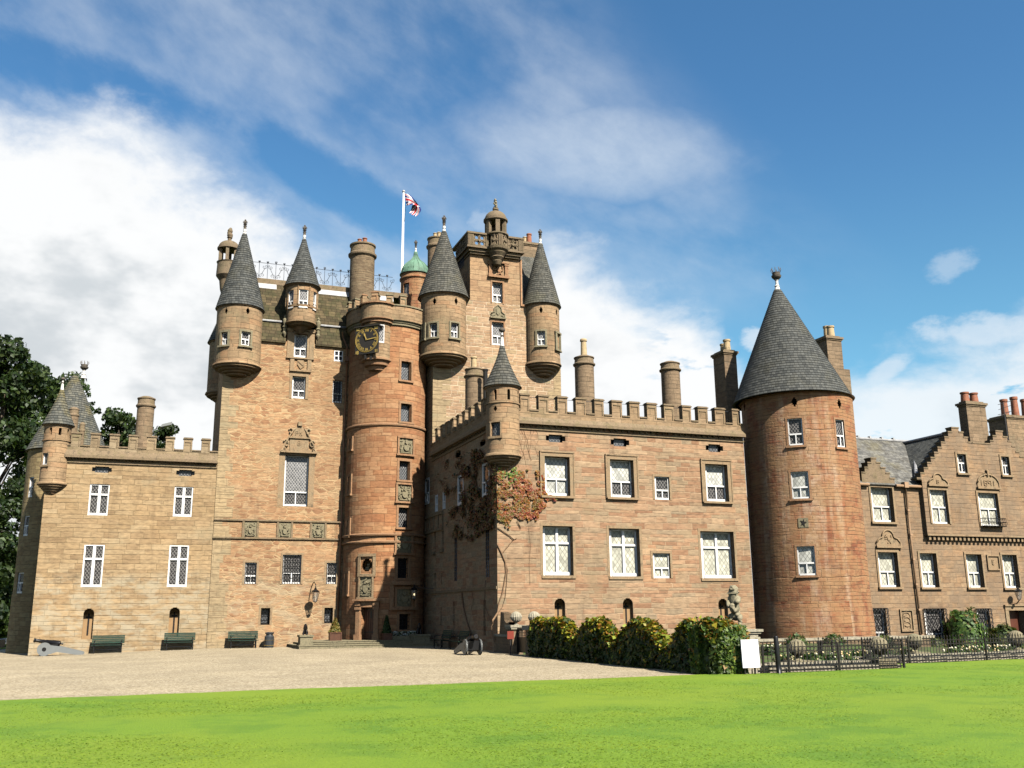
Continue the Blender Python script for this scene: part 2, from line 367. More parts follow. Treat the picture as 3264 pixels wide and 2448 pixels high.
# ------------------------------------------------------------------ materials
def newmat(name):
    m = bpy.data.materials.new(name); m.use_nodes = True; t = m.node_tree
    for x in list(t.nodes): t.nodes.remove(x)
    n = NT(t); bs = n.n('ShaderNodeBsdfPrincipled'); out = n.n('ShaderNodeOutputMaterial'); t.links.new(bs.outputs[0], out.inputs[0])
    return m, n, bs
def bump(n, bs, h, strength=.4, dist=.02):
    b = n.n('ShaderNodeBump'); b.inputs['Strength'].default_value = strength; b.inputs['Distance'].default_value = dist
    n.put(b.inputs['Height'], h); n.t.links.new(b.outputs[0], bs.inputs['Normal'])
def mul(c, k): return tuple(min(1, x*k) for x in c)
def masonry(name, tones, mortar, bw=.75, rh=.30, mw=.022, rubble=0.0, stain=(.30, .29, .22), stain_amt=.35, low=None, seed=0.0, ctr=1.0, top=None, bumpd=.035, runs=None, gain=(1.06, 1.15, 1.14)):
    """coursed stone on metric UVs; rubble=1 gives irregular whin rubble, between gives ragged courses"""
    tones = [tuple(a*b for a, b in zip(t, gain)) for t in tones]
    m, n, bs = newmat(name)
    uv = n.n('ShaderNodeUVMap').outputs[0]
    uv = n.vm('ADD', uv, (seed*7.3, seed*3.1, 0))
    u, v, _ = n.xyz(uv)
    # ragged courses
    wob = n.m('MULTIPLY', n.m('SUBTRACT', n.noise(n.comb(n.m('MULTIPLY', u, .35), v, 0), 1.1, 2, .5), .5), .10+.35*rubble)
    v2 = n.m('ADD', v, n.m('ADD', n.m('MULTIPLY', n.noise(n.m('MULTIPLY', v, 1.0), .9, 2, .5, dim='1D'), .55), wob))
    row = n.m('FLOOR', n.m('DIVIDE', v2, rh))
    rowr = n.white1(row)
    u2 = n.m('ADD', u, n.m('MULTIPLY', rowr, 9.0))
    wv = n.m('MULTIPLY', n.m('SUBTRACT', n.noise(n.comb(n.m('MULTIPLY', u2, .9), n.m('MULTIPLY', row, 3.7), 0), 1.0, 1, .5), .5), 1.1*bw)
    bwr = n.m('MULTIPLY', n.m('MULTIPLY_ADD', n.white1(n.m('ADD', row, 51.7)), .7, .65), bw)
    uu = n.m('DIVIDE', n.m('ADD', u2, wv), bwr)
    col = n.m('FLOOR', uu)
    fu, fv = n.m('FRACT', uu), n.m('FRACT', n.m('DIVIDE', v2, rh))
    du = n.m('MULTIPLY', n.m('MINIMUM', fu, n.m('SUBTRACT', 1.0, fu)), bwr); dv = n.m('MULTIPLY', n.m('MINIMUM', fv, n.m('SUBTRACT', 1.0, fv)), rh)
    jit = n.m('MULTIPLY', n.m('SUBTRACT', n.noise(uv, 6.0, 3, .6), .5), .035)
    ed = n.m('ADD', n.m('MINIMUM', du, dv), jit)
    rnd = n.white(n.comb(col, row))
    mort = n.m('SUBTRACT', 1.0, n.sstep(ed, mw*.4, mw*1.5))
    # dark gaps under some stones
    gap = n.m('MULTIPLY', n.m('SUBTRACT', 1.0, n.sstep(n.m('MULTIPLY', n.m('SUBTRACT', 1.0, fv), rh), .0, mw*1.6)), n.m('GREATER_THAN', n.noise(n.comb(n.m('MULTIPLY', u, .8), n.m('MULTIPLY', row, 1.7), 5), 1.4, 2, .6), .50))
    if rubble > .5:
        vo = n.n('ShaderNodeTexVoronoi', feature='F1'); ve = n.n('ShaderNodeTexVoronoi', feature='DISTANCE_TO_EDGE')
        pv = n.comb(n.m('ADD', n.m('DIVIDE', u, bw), n.m('MULTIPLY', n.noise(uv, 2.2, 2), .35)), n.m('DIVIDE', v2, rh), 0)
        for x in (vo, ve):
            n.put(x.inputs['Vector'], pv); x.inputs['Scale'].default_value = 1.0; x.inputs['Randomness'].default_value = .82
        rnd = n.xyz(vo.outputs['Color'])[0]
        mort = n.m('SUBTRACT', 1.0, n.sstep(n.m('ADD', ve.outputs['Distance'], n.m('MULTIPLY', jit, 1.0)), .03, .03+mw*4.2))
        msk = n.sstep(n.noise(uv, .45, 3, .6), .38, .6)
        mort = n.m('MULTIPLY', mort, n.m('MULTIPLY_ADD', msk, .6, .4))
    stops = [(k/(len(tones)-1), t) for k, t in enumerate(tones)]
    c = n.ramp(rnd, stops)
    # grain and slow drift inside the stone
    g = n.noise(n.comb(u, n.m('MULTIPLY', v, 2.6), 1), 3.2, 5, .65)
    c = n.mix(1.0, c, n.ramp(g, [(.25, .60), (.5, 1.0), (.78, 1.36)]), 'MULTIPLY')
    dr = n.noise(uv, .23, 4, .55)
    c = n.mix(1.0, c, n.ramp(dr, [(.3, (.80, .78, .75)), (.5, (1, 1, 1)), (.7, (1.12, 1.08, 1.02))]), 'MULTIPLY')
    c = n.mix(n.m('MULTIPLY', mort, .8), c, mortar)
    c = n.mix(n.m('MULTIPLY', gap, .62*ctr), c, mul(tones[0], .28))
    # weathering: pale lichen bloom and dark runs, each with its own outline
    s1 = n.noise(n.vm('ADD', n.comb(u, n.m('MULTIPLY', v, 1.2), 0), (31, 7, 2)), .42, 6, .68)
    c = n.mix(n.m('MULTIPLY', n.sstep(s1, .53, .68), stain_amt), c, stain)
    s2 = n.noise(n.comb(n.m('MULTIPLY', u, 1.5), n.m('MULTIPLY', v, .22), 6), .8, 5, .65)
    c = n.mix(n.m('MULTIPLY', n.sstep(s2, .57, .72), .40*ctr), c, mul(tones[0], .38))
    if runs:
        s3 = n.noise(n.comb(n.m('MULTIPLY', u, 1.1), n.m('MULTIPLY', v, .07), 12), .9, 5, .6)
        c = n.mix(n.m('MULTIPLY', n.m('MULTIPLY', n.sstep(s3, .50, .64), n.sstep(n.noise(uv, 2.5, 4, .7), .3, .6)), runs[1]), c, runs[0])
    if low:
        vz, lc, la = low
        lz = n.sstep(n.m('ADD', v, n.m('MULTIPLY', n.m('SUBTRACT', n.noise(uv, .9, 4, .6), .5), 1.2)), vz+.25, vz-.35)
        l2 = n.sstep(n.noise(n.comb(u, n.m('MULTIPLY', v, 2.2), 8), .9, 5, .7), .42, .62)
        c = n.mix(n.m('MULTIPLY', n.m('MULTIPLY', lz, l2), la), c, lc)
        # grime line along the offset
        bl = n.m('MULTIPLY', n.sstep(n.m('ABSOLUTE', n.m('SUBTRACT', v, vz-.15)), .55, .05), n.sstep(n.noise(n.comb(u, n.m('MULTIPLY', v, 3), 3), 1.3, 5, .7), .46, .62))
        c = n.mix(n.m('MULTIPLY', bl, .55), c, (.13, .10, .06))
    if top:
        z0_, tc, ta = top
        tz = n.m('MULTIPLY', n.sstep(v, z0_, z0_+1.0), n.sstep(n.noise(uv, 1.1, 5, .7), .35, .6))
        c = n.mix(n.m('MULTIPLY', tz, ta), c, tc)
    n.put(bs.inputs['Base Color'], c); bs.inputs['Roughness'].default_value = .92
    h = n.m('SUBTRACT', n.m('MULTIPLY', n.m('ADD', g, n.m('MULTIPLY', rnd, .6)), .5), n.m('ADD', n.m('MULTIPLY', mort, .5), n.m('MULTIPLY', gap, .7)))
    bump(n, bs, h, .75, bumpd)
    return m
def dressed(name, base, lich=(.30, .28, .16), amt=.5, dark=(.07, .06, .04), scale=2.0, rough=.9):
    """dressed stone, lichened"""
    m, n, bs = newmat(name)
    p = n.n('ShaderNodeNewGeometry').outputs['Position']
    a = n.noise(p, scale, 6, .65); b = n.noise(n.vm('ADD', p, (9, 4, 2)), scale*1.7, 6, .7); g = n.noise(p, 14, 4, .6)
    c = n.mix(n.m('MULTIPLY', n.sstep(a, .45, .66), amt), base, lich)
    c = n.mix(n.m('MULTIPLY', n.sstep(b, .52, .70), .65), c, dark)
    c = n.mix(1.0, c, n.ramp(g, [(.25, .72), (.75, 1.25)]), 'MULTIPLY')
    n.put(bs.inputs['Base Color'], c); bs.inputs['Roughness'].default_value = rough
    bump(n, bs, n.m('ADD', g, a), .5, .03); return m
def slates(name, tones, bw=.20, rh=.15, lich=(.20, .19, .08), amt=.2, moss=None):
    m, n, bs = newmat(name)
    uv = n.n('ShaderNodeUVMap').outputs[0]; u, v, _ = n.xyz(uv)
    row = n.m('FLOOR', n.m('DIVIDE', n.m('ADD', v, .001), rh)); u2 = n.m('ADD', u, n.m('MULTIPLY', n.white1(row), 5.0))
    u2 = n.m('ADD', u2, n.m('MULTIPLY', n.m('SUBTRACT', n.noise(n.comb(u2, n.m('MULTIPLY', row, 2.3), 0), 1.5, 1), .5), bw*.9))
    uu = n.m('DIVIDE', u2, bw); col = n.m('FLOOR', uu); fu = n.m('FRACT', uu); fv = n.m('FRACT', n.m('DIVIDE', n.m('ADD', v, .001), rh))
    rnd = n.white(n.comb(col, row))
    c = n.ramp(rnd, [(k/(len(tones)-1), t) for k, t in enumerate(tones)])
    pos = n.n('ShaderNodeNewGeometry').outputs['Position']
    g = n.noise(pos, 6, 5, .65); d = n.noise(pos, .7, 5, .6)
    c = n.mix(1.0, c, n.ramp(g, [(.25, .7), (.75, 1.3)]), 'MULTIPLY')
    c = n.mix(n.m('MULTIPLY', n.sstep(d, .5, .7), amt), c, lich)
    if moss:
        d2 = n.noise(n.vm('ADD', pos, (3, 8, 1)), 1.4, 6, .7); c = n.mix(n.m('MULTIPLY', n.sstep(d2, .46, .62), moss[1]), c, moss[0])
    ju = n.m('MULTIPLY', n.m('MINIMUM', fu, n.m('SUBTRACT', 1.0, fu)), bw)
    jt = n.m('SUBTRACT', 1.0, n.sstep(ju, .004, .016)); jb = n.m('SUBTRACT', 1.0, n.sstep(n.m('MULTIPLY', fv, rh), .012, .04))
    j = n.m('MAXIMUM', jt, jb)
    c = n.mix(n.m('MULTIPLY', j, .62), c, mul(tones[0], .25))
    n.put(bs.inputs['Base Color'], c); bs.inputs['Roughness'].default_value = .8; bs.inputs['Specular IOR Level'].default_value = .25
    h = n.m('SUBTRACT', n.m('MULTIPLY_ADD', rnd, .5, n.m('MULTIPLY', g, .3)), n.m('ADD', n.m('MULTIPLY', fv, .6), n.m('MULTIPLY', jt, .5)))
    bump(n, bs, h, .8, .03); return m
def plain(name, c, rough=.6, metal=0.0, var=.12, scale=5.0, dirt=None):
    m, n, bs = newmat(name)
    p = n.n('ShaderNodeTexCoord').outputs['Object']
    a = n.noise(p, scale, 5, .65)
    cc = n.mix(1.0, c, n.ramp(a, [(.3, 1-var), (.7, 1+var)]), 'MULTIPLY')
    if dirt: cc = n.mix(n.m('MULTIPLY', n.sstep(n.noise(p, scale*.6, 6, .7), .5, .68), dirt[1]), cc, dirt[0])
    n.put(bs.inputs['Base Color'], cc); bs.inputs['Roughness'].default_value = rough; bs.inputs['Metallic'].default_value = metal
    bump(n, bs, a, .15, .01)
    return m
def pane_mat(name, glass, lead, pitch=.17, lw=.024, aspect=1.3, rough=.25, grad=None, sq=False):
    """leaded lights: a diamond net of cames over glass, on metric UVs"""
    m, n, bs = newmat(name)
    uv = n.n('ShaderNodeUVMap').outputs[0]; u, v, _ = n.xyz(uv)
    if sq: a, b = n.m('DIVIDE', u, pitch), n.m('DIVIDE', v, pitch*aspect); nl = 1.0
    else:
        a = n.m('ADD', n.m('DIVIDE', u, pitch), n.m('DIVIDE', v, pitch*aspect)); b = n.m('SUBTRACT', n.m('DIVIDE', u, pitch), n.m('DIVIDE', v, pitch*aspect)); nl = math.hypot(1/pitch, 1/(pitch*aspect))*pitch
    def ln(x): f = n.m('FRACT', x); return n.m('MULTIPLY', n.m('MINIMUM', f, n.m('SUBTRACT', 1.0, f)), pitch/nl)
    d = n.m('MINIMUM', ln(a), ln(b))
    L = n.m('SUBTRACT', 1.0, n.sstep(d, lw*.35, lw*.75))
    qid = n.white(n.comb(n.m('FLOOR', a), n.m('FLOOR', b)))
    g = n.noise(uv, 1.1, 3, .6)
    gc = n.mix(1.0, glass, n.ramp(n.m('ADD', n.m('MULTIPLY', qid, .45), n.m('MULTIPLY', g, .7)), [(.2, .55), (.85, 1.45)]), 'MULTIPLY')
    c = n.mix(L, gc, lead)
    n.put(bs.inputs['Base Color'], c)
    n.put(bs.inputs['Roughness'], n.m('MULTIPLY_ADD', L, .5, rough))
    bs.inputs['IOR'].default_value = 1.45
    # every quarry sits at its own slight tilt
    bump(n, bs, n.m('ADD', n.m('MULTIPLY', n.m('MULTIPLY', qid, u), .10), n.m('MULTIPLY', L, .02)), .6, .3)
    return m
def foliage(name, rough=.55, trans=.25):
    m, n, bs = newmat(name)
    at = n.n('ShaderNodeVertexColor', layer_name='tint')
    n.put(bs.inputs['Base Color'], at.outputs[0]); bs.inputs['Roughness'].default_value = rough
    tr = n.n('ShaderNodeBsdfTranslucent'); n.put(tr.inputs[0], n.mix(1.0, at.outputs[0], (1.3, 1.4, .6), 'MULTIPLY'))
    mx = n.n('ShaderNodeMixShader'); mx.inputs[0].default_value = trans
    n.t.links.new(bs.outputs[0], mx.inputs[1]); n.t.links.new(tr.outputs[0], mx.inputs[2])
    out = [x for x in n.t.nodes if x.type == 'OUTPUT_MATERIAL'][0]; n.t.links.new(mx.outputs[0], out.inputs[0])
    return m

M = {}
M['wing'] = masonry('tan_ashlar', [(.26,.16,.084), (.325,.205,.11), (.37,.24,.132), (.305,.19,.098), (.385,.26,.15)], (.24, .17, .085), .95, .27, .010,
                    stain=(.33, .285, .18), stain_amt=.35, low=(3.95, (.43, .38, .27), .6), ctr=.8)
M['wing_top'] = masonry('tan_parapet', [(.215,.145,.085), (.275,.19,.115), (.31,.22,.138)], (.2, .15, .085), .8, .27, .010, stain=(.20, .175, .085), stain_amt=.6, seed=2)
M['keep'] = masonry('rubble_red_tan', [(.25,.12,.062), (.32,.165,.083), (.365,.205,.108), (.335,.175,.09), (.38,.23,.128), (.30,.18,.098)], (.47, .335, .18), .56, .150, .009, rubble=1.0,
                    stain=(.36, .27, .145), stain_amt=.4, low=(3.95, (.43, .36, .235), .5), ctr=1.0)
M['quoin'] = masonry('quoin_stone', [(.29,.20,.115), (.34,.235,.135), (.32,.22,.128)], (.3, .22, .13), 1.1, .42, .012, stain=(.27, .25, .16), stain_amt=.4, seed=5)
M['turret'] = masonry('turret_ashlar', [(.25,.165,.095), (.30,.20,.115), (.33,.215,.125), (.315,.185,.10)], (.17, .12, .065), .75, .27, .009, stain=(.20, .18, .10), stain_amt=.55, seed=4, ctr=.9, gain=(1.10, 1.12, 1.08))
M['stair'] = masonry('red_ashlar', [(.285,.115,.052), (.33,.145,.066), (.365,.178,.085), (.385,.20,.102), (.31,.13,.058)], (.24, .115, .05), .75, .29, .012, stain=(.37, .22, .105), stain_amt=.4, seed=7, ctr=.75)
M['jamb'] = masonry('pink_rubble', [(.33, .195, .115), (.39, .235, .14), (.43, .275, .17), (.36, .21, .12), (.34, .255, .15)], (.60, .48, .33), .66, .215, .018, rubble=.5, stain=(.36, .31, .20), stain_amt=.3, seed=9, ctr=.9, gain=(.98, 1.06, 1.05))
M['jamb_top'] = masonry('pink_ashlar', [(.30, .17, .095), (.35, .205, .115), (.38, .235, .135), (.32, .185, .105)], (.30, .19, .11), .8, .34, .012, stain=(.33, .25, .145), stain_amt=.4, seed=10, ctr=.9, gain=(1.0, 1.08, 1.05))
M['rwing'] = masonry('mixed_ashlar', [(.26,.125,.068), (.345,.175,.098), (.395,.22,.128), (.31,.20,.12), (.375,.195,.108), (.29,.19,.118), (.41,.245,.145)], (.44, .31, .19), .80, .225, .013, rubble=.3,
                     stain=(.27, .21, .12), stain_amt=.5, seed=12, ctr=.95, gain=(.95, 1.08, 1.08))
M['rwing_top'] = masonry('grey_parapet', [(.225,.155,.09), (.265,.185,.11), (.295,.21,.13)], (.18, .135, .08), .75, .28, .010, stain=(.18, .155, .08), stain_amt=.6, seed=13, gain=(1.12, 1.10, 1.05))
M['rtower'] = masonry('red_whin', [(.165, .058, .028), (.225, .08, .036), (.29, .125, .055), (.25, .09, .042), (.31, .165, .08)], (.26, .145, .08), .62, .205, .012, rubble=.4,
                      stain=(.33, .235, .14), stain_amt=.42, seed=15, ctr=1.05, top=(11.0, (.36, .215, .10), .65), bumpd=.08, runs=((.46, .33, .22), .85), gain=(1.06, 1.0, .98))
M['vict'] = masonry('brown_ashlar', [(.235,.135,.075), (.28,.165,.092), (.315,.195,.112), (.26,.15,.08), (.325,.185,.10)], (.30, .205, .12), .6, .26, .012, stain=(.29, .19, .11), stain_amt=.3, seed=17, ctr=1.1,
                      top=(8.8, (.20, .15, .10), .6))
M['ltower'] = masonry('tan_round', [(.22, .145, .07), (.27, .185, .09), (.31, .22, .11)], (.2, .145, .075), .7, .25, .012, stain=(.22, .20, .11), stain_amt=.5, seed=19, low=(4.0, (.28, .16, .085), .8))
M['chim'] = masonry('chimney_ashlar', [(.17, .125, .078), (.21, .155, .097), (.235, .175, .112)], (.17, .13, .08), .55, .26, .010, stain=(.16, .14, .085), stain_amt=.5, seed=21, ctr=.9, gain=(1.12, 1.06, 1.02))
M['chimbig'] = masonry('chimney_brown', [(.15, .095, .056), (.19, .125, .073), (.22, .15, .09)], (.22, .165, .105), .4, .13, .010, stain=(.13, .105, .062), stain_amt=.55, seed=23)
M['dress'] = dressed('dressed_stone', (.30, .205, .115), (.25, .21, .13), .5, (.09, .07, .045))
M['dressr'] = dressed('dressed_red_stone', (.32, .175, .09), (.29, .20, .11), .5, (.10, .055, .03))
M['lichen'] = dressed('lichened_cope', (.225, .162, .098), (.17, .135, .066), .65, (.04, .035, .024), 2.6)
M['carve'] = dressed('weathered_carving', (.24, .205, .125), (.19, .175, .105), .6, (.035, .03, .02), 5.0)
M['finial'] = dressed('weathered_finial', (.11, .09, .07), (.14, .13, .10), .5, (.03, .026, .022), 6.0)
M['statue'] = dressed('mottled_statue_stone', (.30, .26, .17), (.20, .19, .11), .6, (.02, .018, .012), 7.0)
M['pale'] = dressed('pale_garden_stone', (.36, .32, .235), (.26, .24, .15), .5, (.085, .075, .055), 5.0)
M['dome'] = dressed('dome_stone', (.195, .143, .088), (.155, .13, .07), .6, (.035, .03, .022), 2.5)
M['slate'] = slates('dark_slate', [(.050, .053, .051), (.072, .076, .072), (.105, .108, .10), (.082, .083, .074)], amt=.28, lich=(.10, .09, .05))
M['slate2'] = slates('grey_slate', [(.06, .06, .052), (.085, .084, .072), (.12, .117, .10), (.098, .092, .074)], amt=.4, lich=(.14, .13, .075))
M['slate3'] = slates('mossy_stone_slate', [(.045, .034, .017), (.08, .06, .03), (.12, .088, .046)], .34, .24, lich=(.11, .095, .032), amt=.55, moss=((.045, .05, .018), .55))
M['slate4'] = slates('pale_slate', [(.10, .10, .095), (.16, .155, .14), (.21, .205, .185)], .28, .2, lich=(.19, .165, .085), amt=.5, moss=((.06, .05, .035), .45))
M['slate5'] = slates('lichened_slate', [(.075, .08, .072), (.11, .11, .095), (.15, .145, .115)], .20, .15, lich=(.22, .175, .05), amt=.65)
M['lead'] = plain('lead_sheet', (.42, .42, .42), .5, .0, .2, 4, ((.2, .19, .17), .4))
M['white'] = plain('white_paint', (.82, .81, .78), .45, 0, .05, 3, ((.55, .52, .46), .15))
M['whitewash'] = plain('whitewashed_stone', (.75, .73, .68), .8, 0, .1, 4, ((.4, .36, .28), .3))
M['black'] = plain('black_iron', (.012, .012, .013), .38, .3, .3, 6)
M['iron'] = plain('dark_railing_paint', (.013, .011, .010), .5, .1, .3, 5, ((.05, .022, .014), .35))
M['railing'] = plain('blue_grey_iron', (.06, .068, .085), .5, .2, .2, 6)
M['gold'] = plain('gilding', (.66, .45, .12), .35, .3, .12, 9)
M['copper'] = plain('verdigris_copper', (.13, .25, .17), .7, .0, .3, 1.5, ((.05, .085, .06), .7))
M['pot_red'] = plain('terracotta', (.33, .12, .06), .7, 0, .2, 6, ((.13, .05, .03), .6))
M['pot_buff'] = plain('buff_clay', (.50, .37, .20), .7, 0, .15, 5, ((.22, .15, .08), .5))
M['wood'] = plain('dark_oak', (.085, .032, .014), .55, 0, .3, 7)
M['door_red'] = plain('brown_door_paint', (.10, .03, .016), .5, 0, .2, 4)
M['green_paint'] = plain('dark_green_paint', (.007, .030, .018), .85, 0, .3, 5, ((.02, .035, .028), .3))
M['grey_paint'] = plain('pale_grey_paint', (.185, .195, .19), .5, 0, .06, 4)
M['bin'] = plain('dark_bin', (.04, .045, .05), .4, .1, .2, 5)
M['clock_black'] = plain('clock_board_black', (.016, .014, .013), .85, 0, .2, 6)
M['bronze'] = plain('dark_bronze', (.016, .013, .014), .35, .4, .3, 8)
M['pipe'] = plain('buff_painted_pipe', (.38, .24, .14), .55, 0, .1, 4)
M['pipe_dark'] = plain('dark_pipe', (.20, .10, .055), .55, 0, .2, 4)
M['bark'] = plain('bark', (.07, .055, .035), .9, 0, .3, 6)
M['vine'] = plain('vine_stem', (.20, .12, .065), .85, 0, .3, 8)
M['dark'] = plain('dark_interior', (.012, .010, .009), .9, 0, .2, 3)
M['slit'] = plain('slit_back_stone', (.34, .21, .10), .9, 0, .12, 4)  # even stone tone at the back of the loops and bust niche
M['glass'] = plain('clear_glass', (.10, .12, .13), .08, 0, .2, 2)
M['carglass'] = plain('car_glass', (.06, .09, .10), .06, 0, .1, 2)
M['carpaint'] = plain('black_car_paint', (.008, .008, .012), .18, 0, .1, 2)
M['signpost'] = plain('sign_white', (.86, .86, .84), .5, 0, .02, 2)
M['red'] = plain('red_notice', (.22, .035, .02), .5, 0, .1, 3)
M['pane_dark'] = pane_mat('leaded_dark', (.030, .027, .028), (.26, .25, .235), .17, .019)
M['pane_grey'] = pane_mat('leaded_grey', (.11, .11, .115), (.40, .39, .37), .17, .026)
M['pane_blind'] = pane_mat('leaded_blind', (.50, .50, .45), (.27, .27, .24), .22, .023, 1.35, .4)
M['pane_pale'] = pane_mat('leaded_pale', (.46, .45, .365), (.25, .24, .195), .24, .023, 1.35, .4)
M['pane_plain'] = plain('dark_window_glass', (.022, .020, .022), .12, 0, .3, 3)
M['pane_steel'] = pane_mat('leaded_steel', (.05, .053, .058), (.20, .205, .21), .17, .020, 1.2)
M['leaf'] = foliage('leaves')
# ------------------------------------------------------------------ builders for parts of buildings
def window(par, mp, rc, depth, kind='sash', frac=.40, pu='pane_dark', pl=None, fw=.065, frame='white', name='window', label=None):
    u0, u1, v0, v1 = rc; mb = MB(); a, b = depth-.05, depth+.05; h = v1-v0
    p_ = mp((u0+u1)/2, (v0+v1)/2, 0); q_ = mp((u0+u1)/2, (v0+v1)/2, 1); flat = not getattr(mp, 'curved', False) and abs(q_[1]-p_[1]) > .9
    # the outer stile and the bottom rail run on behind the stone, as deep-set sash boxes do
    exl = depth*max(0, p_[0]/p_[1]) if flat and frame == 'white' else 0; exb = depth*max(0, (p_[2]-1.8)/math.hypot(p_[0], p_[1])) if flat and frame == 'white' else 0
    mb.mbox(mp, u0, u0+exl, v0, v1, a, b); u0s, v0s = u0, v0; u0 += exl; v0 += exb; um = (u0+u1)/2; mb.mbox(mp, u0, u1, v0s, v0, a, b)
    mb.mbox(mp, u0, u0+fw, v0, v1, a, b); mb.mbox(mp, u1-fw, u1, v0, v1, a, b)
    mb.mbox(mp, u0+fw, u1-fw, v1-fw, v1, a, b); mb.mbox(mp, u0+fw, u1-fw, v0, v0+fw*1.7, a-.03, b)
    vt = v0+frac*h
    if kind == 'cross':
        mb.mbox(mp, um-.065, um+.065, v0+fw*1.7, v1-fw, a-.02, b); mb.mbox(mp, u0+fw, um-.065, vt-.045, vt+.045, a-.02, b); mb.mbox(mp, um+.065, u1-fw, vt-.045, vt+.045, a-.02, b)
        for s0, s1 in ((u0+fw, um-.065), (um+.065, u1-fw)):
            for q0, q1 in ((v0+fw*1.7, vt-.045), (vt+.045, v1-fw)):
                t = .018
                mb.mbox(mp, s0, s0+t, q0, q1, a+.03, b-.01); mb.mbox(mp, s1-t, s1, q0, q1, a+.03, b-.01)
                mb.mbox(mp, s0+t, s1-t, q0, q0+t, a+.03, b-.01); mb.mbox(mp, s0+t, s1-t, q1-t, q1, a+.03, b-.01)
    elif kind == 'sash':
        mb.mbox(mp, u0+fw, u1-fw, vt-.04, vt+.04, a-.02, b); mb.mbox(mp, um-.03, um+.03, v0+fw*1.7, vt-.04, a-.01, b)
    elif kind == 'four':
        mb.mbox(mp, u0+fw, u1-fw, vt-.035, vt+.035, a-.01, b); mb.mbox(mp, um-.03, um+.03, v0+fw*1.7, vt-.035, a-.01, b); mb.mbox(mp, um-.03, um+.03, vt+.035, v1-fw, a-.01, b)
    fr = mb.build(name, M[frame], par, label)
    pb = MB(); pl = pl or pu
    n = 4 if getattr(mp, 'curved', False) else 1
    for k in range(n):
        x0, x1 = u0+(u1-u0)*k/n, u0+(u1-u0)*(k+1)/n
        for c0, c1, mi in ((v0, vt, 1), (vt, v1, 0)):
            pb.face([mp(x0, c0, depth+.02), mp(x1, c0, depth+.02), mp(x1, c1, depth+.02), mp(x0, c1, depth+.02)], uv=[(x0, c0), (x1, c0), (x1, c1), (x0, c1)], mi=mi)
    pb.build('pane', [M[pu], M[pl]], fr)
    return fr
def hole(rc, d): return (rc[0], rc[1], rc[2], rc[3], d+.03)
def surround(mb, mp, rc, wd=.14, out=.05, sill=True, head=False):
    u0, u1, v0, v1 = rc
    mb.mbox(mp, u0-wd, u0, v0, v1, -out, .02); mb.mbox(mp, u1, u1+wd, v0, v1, -out, .02); mb.mbox(mp, u0-wd, u1+wd, v1, v1+wd, -out-.006, .02)
    if sill: mb.mbox(mp, u0-wd-.03, u1+wd+.03, v0-.11, v0, -out-.08, .02)
    if head: mb.mbox(mp, u0-wd-.06, u1+wd+.06, v1+wd, v1+wd+.07, -out-.09, .02)
def surr(par, mp, rc, mat='dress', wd=.14, out=.05, sill=True, head=False):
    mb = MB(); surround(mb, mp, rc, wd, out, sill, head); return mb.build('window_surround', M[mat], par)
def cone(cx, cy, r0, z0, z1, r1=.10, course=.15, n=36, flare=0.0, power=1.0, lean=0.0):
    mb = MB(); nb = max(6, int((z1-z0)/course)); rows = []
    for k in range(nb+1):
        t = k/nb; rr = r1+(r0-r1)*((1-t)**power)+flare*max(0, .12-t)/.12
        rows.append((rr, z0+(z1-z0)*t))
    mb.lathe(cx, cy, [(max(r0-.12, .02), z0-.02), (rows[0][0]+.015, z0)], n=n)
    for k in range(nb):
        (a, za), (b, zb) = rows[k], rows[k+1]
        mb.lathe(cx, cy, [(a+.016, za-.004), (b, zb)], n=n, sm=True, rref=(a+b)/2, row=k*course)
        mb.lathe(cx, cy, [(a-.02, za+.001), (a+.016, za-.004)], n=n, sm=True)
    if lean: mb.v = [(x+lean*max(0, (z-z0)/(z1-z0)), y, z) for x, y, z in mb.v]
    return mb
